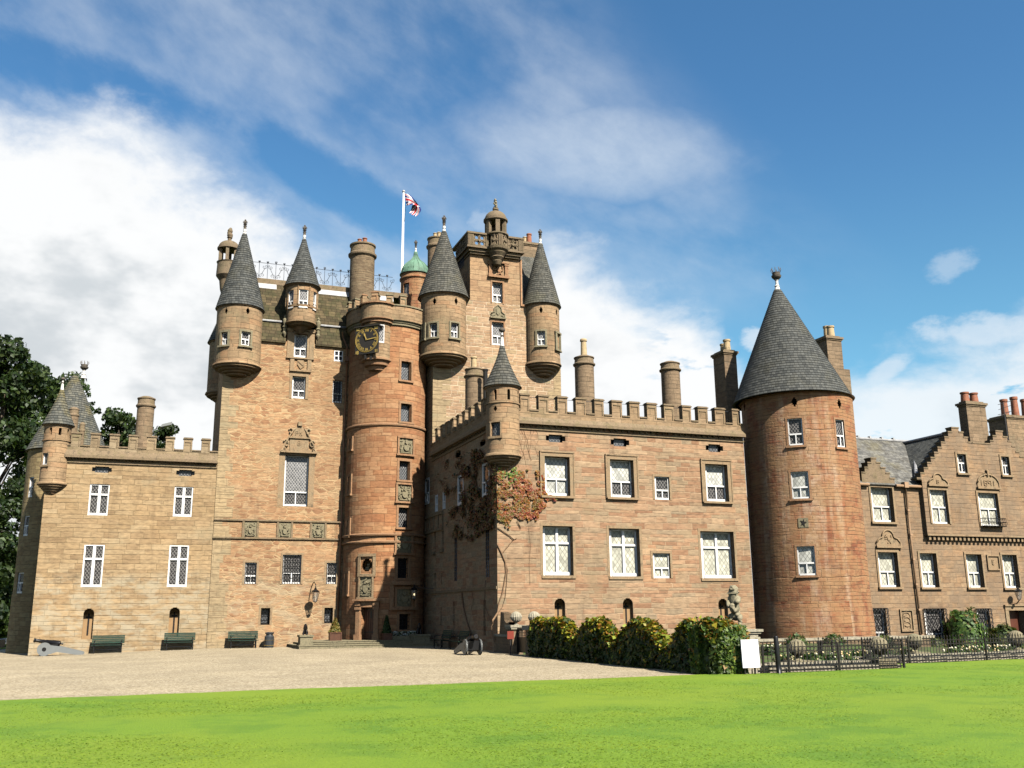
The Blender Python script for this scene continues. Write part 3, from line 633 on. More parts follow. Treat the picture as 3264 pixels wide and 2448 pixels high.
def finial(par, x, y, z0, z1, rb, style='crown'):
    """painted collar, moulded stone stem and a crowned knop"""
    h = z1-z0; mb = MB(); s = h
    if style == 'crown':
        mb.lathe(x, y, [(rb, z0-.05), (rb*.7, z0+.10*h), (rb*.55, z0+.16*h), (rb*.75, z0+.19*h), (rb*.72, z0+.32*h)], n=12)
        mb.lathe(x, y, [(rb*.72, z0+.32*h), (rb*.62, z0+.36*h), (rb*.66, z0+.50*h), (rb*.9, z0+.53*h), (rb*.5, z0+.56*h), (rb*.5, z0+.60*h), (rb*.95, z0+.63*h), (rb*.45, z0+.67*h)], n=12, mi=1)
        mb.ball((x, y, z0+.78*h), .10*h, mi=2, sq=(.95, .95, 1))
        for k in range(6):
            a = k*math.pi/3
            mb.tube([(x+.07*h*math.cos(a), y+.07*h*math.sin(a), z0+.68*h), (x+.13*h*math.cos(a), y+.13*h*math.sin(a), z0+.77*h), (x+.10*h*math.cos(a), y+.10*h*math.sin(a), z0+.87*h)], .018*h, 5, mi=2)
        mb.ball((x, y, z0+.93*h), .05*h, mi=2, n=8, m=6)
    elif style == 'ball':
        mb.lathe(x, y, [(rb, z0-.03), (rb*.55, z0+.5*h)], n=12)
        mb.lathe(x, y, [(rb*.55, z0+.5*h), (rb*.9, z0+.55*h), (rb*.5, z0+.6*h)], n=12, mi=1)
        mb.lathe(x, y, [(rb*.5, z0+.6*h), (rb*.45, z0+.74*h)], n=12)
        mb.ball((x, y, z0+.86*h), .14*h, mi=1, sq=(1.15, 1.15, .9))
    else:                               # open coronet on a slender baluster
        mb.lathe(x, y, [(rb, z0-.05), (rb*.62, z0+.16*h), (rb*.8, z0+.20*h), (rb*.45, z0+.26*h), (rb*.42, z0+.42*h), (rb*.6, z0+.47*h)], n=12)
        mb.lathe(x, y, [(rb*.6, z0+.47*h), (rb*1.35, z0+.58*h), (rb*1.5, z0+.66*h), (rb*1.15, z0+.68*h), (rb*1.2, z0+.80*h)], n=14, mi=1)
        for k in range(8):
            a = k*math.pi/4
            mb.tube([(x+rb*1.15*math.cos(a), y+rb*1.15*math.sin(a), z0+.78*h), (x+rb*1.5*math.cos(a), y+rb*1.5*math.sin(a), z0+.90*h), (x+rb*1.3*math.cos(a), y+rb*1.3*math.sin(a), z0+1.0*h)], rb*.10, 5, mi=2)
    return mb.build('finial', [M['whitewash'], M['finial'], M['finial']], par)
def turret(par, c, zb, zr, ze, za, zf, re, wmat, rmat, holes=(), n=40, name='turret', fstyle='crown', power=1.0, r1=.10, string=None, lower=None, steps=4):
    cx, cy, r = c; mb = MB()
    wall(mb, cylmap(c), -math.pi*r, math.pi*r, zr, ze, holes, du=r*2*math.pi/n)
    # moulded corbelling
    h = zr-zb; prof = [(r+.001, zr+.16), (r+.07, zr+.12), (r+.10, zr+.02), (r+.05, zr-.03)]
    for k in range(steps):
        ra = r*(1-.17*k)-.02; rb_ = r*(1-.17*(k+1))-.02; z_ = zr-.05-(h-.05)*k/steps; zn = zr-.05-(h-.05)*(k+1)/steps
        prof += [(ra, z_), (ra+.015, z_-.4*(z_-zn)), (ra-.05, z_-.72*(z_-zn)), (rb_+.02, zn)]
    prof.append((.02, zb)); mb.lathe(cx, cy, prof, n=n)
    if string: 
        for zs in string: mb.lathe(cx, cy, [(r, zs+.05), (r+.05, zs+.03), (r+.05, zs-.04), (r, zs-.06)], n=n)
    mb.lathe(cx, cy, [(r, ze-.10), (r+.07, ze-.06), (re-.06, ze+.01), (.05, ze+.01)], n=n)
    t = mb.build(name, M[wmat], par)
    cone(cx, cy, re, ze, za, r1=r1, n=n, power=power).build('turret_roof', M[rmat], t)
    finial(t, cx, cy, za-.02, zf, max(r1, .09), fstyle)
    return t
def lancets(c, zm, zh, wd, angs):
    """pointed eyelets as shallow openings"""
    r = c[2]; out = []
    for a in angs:
        u = a*r
        for k, (hw, f0, f1) in enumerate(((.35, 0, .2), (.8, .2, .42), (1, .42, .62), (.7, .62, .82), (.3, .82, 1))):
            out.append((u-wd*hw/2, u+wd*hw/2, zm-zh/2+zh*f0, zm-zh/2+zh*f1, .09))
    return out
def round_chimney(par, c, zb, zt, pots=(), mat='chim', potmat='pot_buff', cap=None):
    cx, cy, r = c; mb = MB(); cap = cap or r*.75
    mb.lathe(cx, cy, [(r, zb), (r*.985, zt-cap)], n=28)
    mb.lathe(cx, cy, [(r*.985, zt-cap), (r*1.14, zt-cap*.86), (r*1.16, zt-cap*.74), (r*1.0, zt-cap*.62), (r*.97, zt-cap*.2), (r*1.06, zt-cap*.12), (r*1.06, zt-.02), (r*.95, zt), (r*.5, zt+.10), (.02, zt+.12)], n=28, mi=1)
    o = mb.build('chimney', [M[mat], M['lichen']], par)
    for dx_, dy_, h, pr, pm in pots:
        p = MB(); p.lathe(cx+dx_, cy+dy_, [(pr*1.1, zt), (pr*.95, zt+h*.85), (pr*1.2, zt+h*.87), (pr*1.2, zt+h*.95), (pr, zt+h), (pr*.75, zt+h), (pr*.7, zt+h*.7)], n=14)
        p.build('chimney_pot', M[pm], o)
    return o
def square_chimney(par, x0, x1, y0, y1, zb, zt, pots, mat='chim', shoulder=None):
    mb = MB(); mb.box(x0, x1, y0, y1, zb, zt)
    if shoulder: mb.box(x0-.003, x1+shoulder[0], y0-.004, y1, zb, shoulder[1])
    mb.box(x0-.05, x1+.05, y0-.05, y1+.05, zt, zt+.09, 1); mb.box(x0-.11, x1+.11, y0-.11, y1+.11, zt+.09, zt+.22, 1); mb.box(x0+.05, x1-.05, y0+.05, y1-.05, zt+.22, zt+.32, 1)
    o = mb.build('chimney', [M[mat], M['lichen']], par)
    for px, py, h, pr, pm in pots:
        p = MB(); p.lathe(px, py, [(pr*1.15, zt+.3), (pr*.95, zt+.3+h*.85), (pr*1.15, zt+.3+h*.88), (pr*1.15, zt+.3+h), (pr*.75, zt+.3+h), (pr*.7, zt+h*.7)], n=14)
        p.build('chimney_pot', M[pm], o)
    return o
def crenels(mb, mp, mer, zs, zt, th=.34, u_rng=None, mould=True, mi=1):
    """merlons with copes and the stepped roll moulding on their faces"""
    for a, b in mer:
        mb.mbox(mp, a, b, zs, zt-.10, 0, th, 0)
        mb.mbox(mp, a-.04, b+.04, zt-.10, zt-.045, -.05, th+.05, mi); mb.mbox(mp, a-.005, b+.005, zt-.045, zt, -.005, th+.005, mi)
        if mould:
            w_ = b-a
            mb.mbox(mp, a+w_*.12, b-w_*.12, zt-.30, zt-.25, -.035, .01, mi); mb.mbox(mp, b-w_*.12-.045, b-w_*.12, zs-.06, zt-.30, -.035, .01, mi)
    if u_rng:
        cur = u_rng[0]
        for a, b in mer+[(u_rng[1], None)]:
            if a-cur > .1: mb.mbox(mp, cur, a, zs-.07, zs-.0, -.05, th+.03, mi)
            cur = b
SEG = {'1': [(.5, 0, .5, 1)], '8': [(.1, 0, .9, 0), (.1, 1, .9, 1), (.1, .5, .9, .5), (.1, 0, .1, 1), (.9, 0, .9, 1)], '9': [(.1, 1, .9, 1), (.1, .5, .9, .5), (.9, 0, .9, 1), (.1, .5, .1, 1)],
       'I': [(.5, 0, .5, 1)], 'V': [(.1, 1, .5, 0), (.5, 0, .9, 1)], 'X': [(.1, 0, .9, 1), (.1, 1, .9, 0)], 'L': [(.15, 0, .15, 1), (.15, 0, .85, 0)], 'E': [(.15, 0, .15, 1), (.15, 0, .85, 0), (.15, 1, .85, 1), (.15, .5, .7, .5)],
       'B': [(.15, 0, .15, 1), (.15, 0, .8, 0), (.15, 1, .8, 1), (.15, .5, .8, .5), (.85, .05, .85, .45), (.8, .55, .8, .95)], 'P': [(.15, 0, .15, 1), (.15, 1, .85, 1), (.15, .5, .85, .5), (.85, .5, .85, 1)],
       'K': [(.15, 0, .15, 1), (.15, .45, .85, 1), (.35, .6, .85, 0)], 'C': [(.15, 0, .15, 1), (.15, 0, .85, 0), (.15, 1, .85, 1)]}
def stroke(mb, mp, a, b, wd, d0, d1, mi=0):
    (x0, y0), (x1, y1) = a, b; L = math.hypot(x1-x0, y1-y0) or 1; nx_, ny_ = -(y1-y0)/L*wd/2, (x1-x0)/L*wd/2
    mb.prism([(x0+nx_, y0+ny_), (x0-nx_, y0-ny_), (x1-nx_, y1-ny_), (x1+nx_, y1+ny_)][::1], mp, d0, d1, mi)
def letters(mb, mp, txt, u, v, w_, h, wd, d0, d1, mi=0, gap=.25):
    for ch in txt:
        for x0, y0, x1, y1 in SEG.get(ch, []): stroke(mb, mp, (u+x0*w_, v+y0*h), (u+x1*w_, v+y1*h), wd, d0, d1, mi)
        u += w_*(1+gap)
def arms(par, mp, rc, seed=0, mat='carve', frame=True, fmat='dressr', name='coat_of_arms', style='shield'):
    """carved armorial panel: moulded frame, shield, supporters and mantling in relief"""
    u0, u1, v0, v1 = rc; mb = MB(); w_, h = u1-u0, v1-v0; rnd = random.Random(seed); um = (u0+u1)/2
    mb.mbox(mp, u0, u1, v0, v1, -.015, .03, 0)
    if frame:
        f = min(w_, h)*.11
        mb.mbox(mp, u0-f*.5, u0+f*.5, v0, v1, -.10, .02, 1); mb.mbox(mp, u1-f*.5, u1+f*.5, v0, v1, -.10, .02, 1)
        mb.mbox(mp, u0-f*.5, u1+f*.5, v1, v1+f, -.12, .02, 1); mb.mbox(mp, u0-f*.9, u1+f*.9, v0-f, v0, -.15, .02, 1)
    sw, sh = w_*.17, h*.17; cv_ = v0+h*.40
    mb.prism([(um-sw, cv_+sh), (um-sw, cv_-sh*.3), (um-sw*.6, cv_-sh*.9), (um, cv_-sh*1.2), (um+sw*.6, cv_-sh*.9), (um+sw, cv_-sh*.3), (um+sw, cv_+sh)], mp, -.10, .0, 0)
    def blob(u, v, r, d):
        p = []
        for k in range(8):
            a = 2*math.pi*k/8; rr = r*rnd.uniform(.7, 1.25); p.append((u+rr*math.cos(a), v+rr*math.sin(a)))
        mb.prism(p, mp, -d, 0, 0)
    for s in (-1, 1):                    # supporters rear up beside the shield
        x = um+s*w_*.30
        for k in range(6): blob(x+s*rnd.uniform(-.03, .05)*w_, v0+h*(.14+.085*k), w_*rnd.uniform(.045, .075), rnd.uniform(.06, .12))
        stroke(mb, mp, (x, v0+h*.45), (um+s*sw, cv_+sh*.6), w_*.06, -.09, 0); stroke(mb, mp, (x, v0+h*.25), (um+s*sw*1.1, v0+h*.18), w_*.06, -.08, 0)
        stroke(mb, mp, (x+s*w_*.08, v0+h*.3), (x+s*w_*.13, v0+h*.6), w_*.04, -.07, 0)
    blob(um, v0+h*.70, w_*.09, .13); blob(um, v0+h*.83, w_*.07, .10)
    for k in range(9): blob(um+rnd.uniform(-.38, .38)*w_, v0+h*rnd.uniform(.62, .93), w_*rnd.uniform(.03, .055), rnd.uniform(.04, .09))
    stroke(mb, mp, (um-w_*.3, v0+h*.10), (um+w_*.3, v0+h*.10), h*.06, -.07, 0)
    return mb.build(name, [M[mat], M[fmat]], par)
def beast(mb, mp, um, vm_, w_, h, d, mi=0):
    """rearing beast in low relief"""
    P = [(-.30, .10), (-.10, .22), (.05, .05), (.02, -.15), (.10, -.32)]
    for a, b, wd in (((-.12, .20), (.12, -.20), .20), ((-.12, .2), (-.22, .36), .17), ((-.10, .12), (-.36, .16), .08), ((-.05, .02), (-.34, -.04), .08), ((.12, -.2), (-.08, -.40), .09),
                     ((.12, -.2), (.26, -.42), .09), ((.16, -.1), (.34, .05), .06), ((.34, .05), (.28, .32), .06)):
        stroke(mb, mp, (um+a[0]*w_, vm_+a[1]*h), (um+b[0]*w_, vm_+b[1]*h), wd*w_, -d, 0, mi)
def grille(par, mp, rc, d, nu=4, nv=6, rad=.016, name='window_grille', mat='black', rail=False):
    u0, u1, v0, v1 = rc; mb = MB()
    for k in range(nu+1):
        u = u0+(u1-u0)*k/nu; mb.tube([mp(u, v0, d), mp(u, v1, d)], rad, 5)
    for k in range(nv+1):
        v = v0+(v1-v0)*k/nv; mb.tube([mp(u0, v, d), mp(u1, v, d)], rad, 5)
    return mb.build(name, M[mat], par)
def solid(mb, x0, x1, y0, y1, z0, z1, faces='lrbt', mi=0):
    """the sides of a block that are not the modelled front"""
    if 'l' in faces: mb.face([(x0, y1, z0), (x0, y0, z0), (x0, y0, z1), (x0, y1, z1)], mi=mi)
    if 'r' in faces: mb.face([(x1, y0, z0), (x1, y1, z0), (x1, y1, z1), (x1, y0, z1)], mi=mi)
    if 'b' in faces: mb.face([(x1, y1, z0), (x0, y1, z0), (x0, y1, z1), (x1, y1, z1)], mi=mi)
    if 't' in faces: mb.face([(x0, y0, z1), (x1, y0, z1), (x1, y1, z1), (x0, y1, z1)], mi=mi)
def eyes(par, mp, rc, d=.20):
    """glazing at the back of a letterbox opening"""
    mb = MB(); u0, u1, v0, v1 = rc
    mb.face([mp(u0, v0, d), mp(u1, v0, d), mp(u1, v1, d), mp(u0, v1, d)], uv=[(u0, v0), (u1, v0), (u1, v1), (u0, v1)])
    return mb.build('window', M['pane_steel'], par, 'letterbox slot window with rounded ends under the parapet')
def slot(par, mp, rc, d=.42, cross=True):
    """back of an arched niche with its cross-shaped loop"""
    u0, u1, v0, v1 = rc; mb = MB(); um = (u0+u1)/2; w_ = u1-u0; h = v1-v0
    mb.face([mp(u0, v0, d), mp(u1, v0, d), mp(u1, v1, d), mp(u0, v1, d)], uv=[(u0, v0), (u1, v0), (u1, v1), (u0, v1)])
    if cross:
        mb.mbox(mp, um-.045, um+.045, v0+h*.12, v0+h*.84, d-.012, d+.02, 1); mb.mbox(mp, um-w_*.28, um+w_*.28, v0+h*.68, v0+h*.745, d-.015, d+.02, 1)
    return mb.build('arrow_loop', [M['slit'], M['dark']], par)
# ------------------------------------------------------------------ ground
def sheet(name, x0, x1, y0, y1, nx_, ny_, mat, off=0.0, fn=gz):
    mb = MB(); me = bpy.data.meshes.new(name)
    xs = np.linspace(x0, x1, nx_+1); ys = np.linspace(y0, y1, ny_+1)
    vs_ = [(x, y, fn(x, y)+off) for y in ys for x in xs]
    fs = [(j*(nx_+1)+i, j*(nx_+1)+i+1, (j+1)*(nx_+1)+i+1, (j+1)*(nx_+1)+i) for j in range(ny_) for i in range(nx_)]
    me.from_pydata(vs_, [], fs); me.materials.append(mat); me.update()
    o = bpy.data.objects.new(name, me); COL.objects.link(o); o['kind'] = 'structure'; return o
def ground_mat(name, kind):
    m, n, bs = newmat(name); p = n.n('ShaderNodeNewGeometry').outputs['Position']; x, y, z = n.xyz(p); xy = n.comb(x, y, 0)
    if kind == 'gravel':
        a = n.noise(xy, 34, 3, .7); b = n.noise(xy, .35, 5, .6); vo = n.n('ShaderNodeTexVoronoi'); n.put(vo.inputs['Vector'], xy); vo.inputs['Scale'].default_value = 22
        k = n.xyz(vo.outputs['Color'])[0]; big = n.noise(xy, 9, 3, .7)
        c = n.ramp(n.m('MULTIPLY_ADD', k, .5, n.m('MULTIPLY', a, .5)), [(.15, (.12, .09, .05)), (.38, (.34, .27, .165)), (.6, (.46, .38, .25)), (.85, (.64, .56, .41))])
        c = n.mix(1.0, c, n.ramp(b, [(.3, .80), (.7, 1.12)]), 'MULTIPLY'); tr = n.noise(n.comb(n.m('MULTIPLY', x, .18), n.m('ADD', y, n.m('MULTIPLY', x, -.25)), 3), 1.3, 4, .6); c = n.mix(1.0, c, n.ramp(tr, [(.35, .93), (.55, 1.02), (.75, .97)]), 'MULTIPLY'); c = n.mix(1.0, c, n.ramp(big, [(.3, .84), (.7, 1.12)]), 'MULTIPLY')
        n.put(bs.inputs['Base Color'], c); bs.inputs['Roughness'].default_value = .95; bump(n, bs, n.m('ADD', k, a), .5, .02)
    elif kind == 'lawn':
        a = n.noise(n.comb(x, n.m('MULTIPLY', y, .8), 0), 26, 4, .7); b = n.noise(n.comb(x, n.m('MULTIPLY', y, 1.0), 2), .9, 6, .65); c0 = n.noise(xy, .12, 3, .5)
        c = n.ramp(a, [(.25, (.11, .21, .008)), (.5, (.155, .265, .010)), (.75, (.205, .31, .015))])
        c = n.mix(n.sstep(b, .45, .64), c, n.mix(.55, c, (.075, .185, .009)))
        c = n.mix(n.m('MULTIPLY', n.sstep(c0, .4, .62), .32), c, (.265, .315, .014))
        n.put(bs.inputs['Base Color'], c); bs.inputs['Roughness'].default_value = .85; bump(n, bs, n.m('ADD', a, b), .7, .04)
    elif kind == 'soil':
        a = n.noise(xy, 9, 5, .7); b = n.noise(xy, 1.2, 4, .6)
        c = n.ramp(a, [(.3, (.035, .028, .016)), (.6, (.09, .075, .035)), (.8, (.16, .13, .07))])
        c = n.mix(n.sstep(b, .45, .6), c, (.07, .13, .02)); n.put(bs.inputs['Base Color'], c); bs.inputs['Roughness'].default_value = .95; bump(n, bs, a, .8, .05)
    return m
M['gravel'] = ground_mat('pale_gravel', 'gravel'); M['lawn'] = ground_mat('mown_lawn', 'lawn'); M['soil'] = ground_mat('planted_soil', 'soil')
sheet('ground', -900, 900, -300, 1500, 12, 12, M['lawn'], -.6, fn=lambda x, y: 0)
sheet('forecourt', -40, 15.6, 24.9, 75, 60, 60, M['gravel'])
sheet('meadow', -120, -40, 20, 200, 8, 8, M['lawn'], -.01)
sheet('meadow', -40.0, -8, 74, 200, 8, 8, M['lawn'], -.005)
def edge_y(x): return 25.0+.10*math.sin(x*.23)+.10*noise.noise(Vector((x*.9, 0, 0)))+.07*noise.noise(Vector((x*3.1, 4, 0)))
def lawn():
    me = bpy.data.meshes.new('lawn'); xs = np.linspace(-45, 80, 251); ny_ = 40; vs_ = []; fs = []
    for x in xs:
        far = edge_y(x) if x < 15.6 else (24.75 if x < 22.4 else 26.75+.02*(x-22.4))
        for j in range(ny_+1):
            y = -6+(far+6)*j/ny_; vs_.append((x, y, .012+.02*noise.noise(Vector((x*.3, y*.3, 0)))))
    for i in range(len(xs)-1):
        for j in range(ny_): a = i*(ny_+1)+j; fs.append((a, a+ny_+1, a+ny_+2, a+1))
    me.from_pydata(vs_, [], fs); me.materials.append(M['lawn']); me.polygons.foreach_set('use_smooth', [True]*len(fs)); me.update()
    o = bpy.data.objects.new('lawn', me); COL.objects.link(o); o['kind'] = 'structure'
lawn()
sheet('garden', 15.6, 80, 24.7, 60, 60, 40, M['soil'], -.03)

# ------------------------------------------------------------------ left wing
YF, YR_, XS = 58.0, 44.0, 15.75
PF, PR, PS = planeY(YF), planeY(YR_), planeX(XS)
def zy(zm, x, y, Y=YF): return Q(zm, x, y, Y=Y).z
LW = thing('castle_wing', 'low tan sandstone wing at far left with battlements and one corner turret', 'castle wing', (-.9, 61, 0))
lx0, lx1 = -5.38, 3.53
z_str, z_und, z_lip, z_slp, z_sill, z_mer = [zy('a', 1350, y) for y in (1298, 1262, 1237, 1188, 1140, 1020)]
wu = [RY('s', 283, 347, 1543, 1643, YF), RY('s', 554, 614, 1551, 1647, YF)]
wl = [RY('b', 728, 909, 515, 888, YF), RY('b', 1483, 1656, 520, 887, YF)]
ov = [RY('a', 885, 1075, 1318, 1378, YF), RY('a', 1695, 1872, 1350, 1410, YF)]
sl_ = [RY('b', 728, 822, 1078, 1348, YF), RY('b', 1488, 1580, 1068, 1322, YF)]
hs = [hole(r, .10) for r in wu] + [hole(r, .06) for r in wl]
for r in ov: hs += oval_holes(*r, .22)
for r in sl_: hs += arch_holes(*r, .30)
mb = MB(); wall(mb, PF, lx0, lx1, -.6, z_und, hs); solid(mb, lx0, lx1, YF, 66, -.6, z_und, 'lrb')
mb.build('wall', M['wing'], LW)
mb = MB()
mb.mbox(PF, lx0+.3, lx1, z_str-.05, z_str+.05, -.07, .05, 1)
mb.mbox(PF, lx0+.3, lx1, z_und, z_lip, -.28, .1, 1)
n_ = 46
for k in range(n_):
    u = lx0+.9+(lx1-lx0-1.0)*k/(n_-1); mb.mbox(PF, u-.03, u+.03, z_und-.09, z_und, -.12, .05, 1)
mb.face([PF(lx0+.3, z_lip, -.28), PF(lx1, z_lip, -.28), PF(lx1, z_slp, -.16), PF(lx0+.3, z_slp, -.16)], mi=1)
PFp = planeY(YF-.14)
mb.mbox(PFp, lx0, lx1, z_lip, z_sill, 0, .4, 0)
mer = [(Q('a', a, 1050, Y=YF).x, Q('a', b, 1050, Y=YF).x) for a, b in ((690, 780), (875, 965), (1058, 1150), (1240, 1330), (1418, 1507), (1597, 1680), (1770, 1853), (1942, 2025))]
crenels(mb, PFp, mer, z_sill, z_mer, u_rng=(lx0+.6, lx1))
solid(mb, lx0, lx1, YF+.2, 66, z_und-.2, z_sill-.3, 'lrbt')
mb.build('parapet', [M['wing_top'], M['lichen']], LW)
for r in wu: window(LW, PF, r, .10, 'cross', .66, 'pane_dark')
for r in wl: window(LW, PF, r, .06, 'cross', .66, 'pane_dark')
for r in ov: eyes(LW, PF, r)
for r in sl_: slot(LW, PF, r, .28)
c = CYL('a', 380, 648, 1400, 58.25); c = (c[0], 58.22, c[2])
zt_ = [zy('a', 530, y, 58.2) for y in (1595, 1500, 925, 1075)]
hh = []
for a in (-1.15, -.45, .25, .95):
    hh += arch_holes(a*c[2]-.07, a*c[2]+.07, zy('a', 550, 1015, 57.6), zy('a', 550, 945, 57.6), .2, 3)
rcw = RC('a', 408, 460, 1188, 1300, c); hh.append(hole(rcw, .12))
tw = turret(LW, c, zt_[0], zt_[1], zt_[2], zy('a', 617, 583, 58.2), zy('a', 622, 458, 58.2), c[2]*1.22, 'turret', 'slate5', hh, name='corner_turret', fstyle='ball', power=1.25, r1=.10, string=[zt_[3]])
window(LW, cylmap(c), rcw, .1, 'plain', .4, 'pane_dark', fw=.03)
surr(LW, cylmap(c), rcw, 'dress', .05, .03)
c2 = CYL('a', 1310, 1480, 850, 60.0); round_chimney(LW, c2, z_sill-1, zy('a', 1400, 662, 60.0), cap=.62)
for xl, xr, yt in ((655, 768, 765), (757, 822, 910)):
    cc = CYL('a', xl, xr, yt+40, 62.0); round_chimney(LW, (cc[0], cc[1], cc[2]*.88), z_sill-1, zy('a', (xl+xr)/2, yt, 62.0), cap=.5)

# round stair tower behind the left end
LT = thing('round_tower', 'round tan tower with lichened conical roof behind the far left wing', 'tower', (-4.9, 65, 0))
ce = CYL('s', 82, 346, 1440, 65.0); ctl = (ce[0], 65.0, ce[2]*.95); zE = zy('s', 215, 1443, 65)
Dc = math.hypot(ctl[0], ctl[1]); d = ray('s', 19, 2071); rb_ = Dc*math.sin(math.atan2(ctl[0], ctl[1])-math.atan2(d.x, d.y))
mt = cylmap(ctl); wr = [RC('a', 272, 318, 1420, 1612, ctl), RC('b', 207, 252, 260, 437, ctl), RC('b', 150, 203, 760, 943, ctl)]
mb = MB(); wall(mb, mt, -math.pi*ctl[2], math.pi*ctl[2], 3.0, zE, [hole(r, .12) for r in wr], du=.3)
mb.lathe(ctl[0], ctl[1], [(max(rb_, ctl[2]+.05), -.6), (ctl[2]+.04, 3.1), (ctl[2], 3.12)], n=48)
mb.build('wall', M['ltower'], LT)
for r in wr: window(LT, mt, r, .1, 'sash', .5, 'pane_dark')
rf = cone(ctl[0], ctl[1], ce[2]*1.02, zE-.05, zy('s', 267, 1200, 65), r1=.15, n=44).build('roof', M['slate5'], LT)
finial(rf, Q('s', 267, 1200, Y=65).x-.02, 65, zy('s', 267, 1204, 65), zy('s', 269, 1152, 65), .17, 'coronet')

# ------------------------------------------------------------------ the keep, left jamb
KP = thing('tower_house', 'tall rubble keep with two pepper-pot turrets and black iron roof cresting', 'castle keep', (9, 61, 0))
kx0, kx1 = 3.56, 14.2
zev = zy('c', 700, 1340)
Wn = dict(dorm=RY('c', 878, 992, 1285, 1493, YF), top=RY('d', 938, 1068, 150, 365, YF), side=RY('d', 1327, 1420, 190, 405, YF), great=RY('d', 862, 1095, 908, 1400, YF),
          l1=RY('e', 482, 595, 582, 790, YF), l2=RY('e', 843, 1025, 508, 790, YF), l3=RY('e', 1268, 1364, 585, 790, YF), g1=RY('e', 637, 725, 1020, 1182, YF), g2=RY('e', 1247, 1330, 1017, 1167, YF),
          eav=RY('c', 1230, 1308, 1432, 1528, YF))
hs = [hole(Wn[k], d) for k, d in (('dorm', .22), ('top', .22), ('side', .18), ('great', .28), ('l1', .12), ('l2', .14), ('l3', .12), ('g1', .35), ('g2', .35), ('eav', .08))]
ztopd = zy('c', 935, 1235)
mb = MB()
wall(mb, PF, kx0, kx1, -.6, ztopd, hs, inside=lambda u, v: v < zev or Wn['dorm'][0]-.45 < u < Wn['dorm'][1]+.45, vb=(zev,), ub=(Wn['dorm'][0]-.45, Wn['dorm'][1]+.45))
# dormer sides need breaks of their own: two cheeks close the wall-head
mb.build('wall', M['keep'], KP)
mb = MB(); solid(mb, kx0, kx1, YF, 64.5, -.6, zev, 'lb'); mb.build('side_wall', M['keep'], KP)
mb = MB(); rnd = random.Random(3); z = -.2
while z < zev-.5:
    h = rnd.uniform(.30, .48); wq = rnd.choice((.45, .85, .62, 1.0)); mb.mbox(PF, kx0-.012, kx0+wq, z, z+h-.02, -.012, .1); z += h
mb.build('quoins', M['quoin'], KP)
window(KP, PF, Wn['dorm'], .22, 'sash', .36, 'pane_grey', 'pane_dark'); window(KP, PF, Wn['top'], .22, 'sash', .34, 'pane_dark', 'pane_dark')
wg = window(KP, PF, Wn['side'], .18, 'sash', .40, 'pane_plain', fw=.05); r = Wn['side']
grille(KP, PF, r, .06, 4, 9, .018, mat='iron')
window(KP, PF, Wn['great'], .28, 'sash', .27, 'pane_grey', 'pane_dark', fw=.06)
for k, nu, nv in (('l1', 4, 4), ('l2', 7, 5), ('l3', 4, 4)):
    window(KP, PF, Wn[k], .12, 'sash', .38, 'pane_dark', 'pane_dark', fw=.055)
    r = Wn[k]; grille(KP, PF, (r[0]+.04, r[1]-.04, r[2]+.02, r[3]), .02, nu, nv, .014)
for k in ('g1', 'g2'): 
    window(KP, PF, Wn[k], .35, 'plain', .4, 'pane_steel', frame='dark'); r = Wn[k]; grille(KP, PF, r, .15, 3, 4, .014)
window(KP, PF, Wn['eav'], .06, 'four', .5, 'pane_plain', fw=.05)
for k in ('dorm', 'top'): surr(KP, PF, Wn[k], 'dress', .16, .03, False)
surr(KP, PF, Wn['great'], 'dress', .34, .012, False); surr(KP, PF, Wn['l2'], 'dress', .10, .03, False)
for k in ('l1', 'l3', 'g1', 'g2'): surr(KP, PF, Wn[k], 'dress', .12, .012, False)
# string courses and the three armorial panels between them
za, zb_ = zy('e', 700, 187), zy('e', 700, 354); sx1 = Q('e', 1400, 203, Y=YF).x
mb = MB(); mb.mbox(PF, kx0-.02, sx1, zb_-.02, zb_+.07, -.10, .02); mb.build('string_course', M['lichen'], KP)
mb = MB(); mb.mbox(PF, kx0-.02, sx1, za, za+.09, -.10, .02)
for a, b in ((458, 478), (597, 617), (790, 808), (928, 945), (1110, 1126), (1250, 1268)): 
    mb.mbox(PF, Q('e', a, 260, Y=YF).x, Q('e', b, 260, Y=YF).x, zb_+.07, za, -.07, .02)
mb.build('string_course', M['lichen'], KP)
for i, (a, b) in enumerate(((480, 597), (810, 928), (1128, 1250))):
    arms(KP, PF, (Q('e', a, 260, Y=YF).x, Q('e', b, 260, Y=YF).x, zb_+.10, za-.04), 20+i, frame=False)
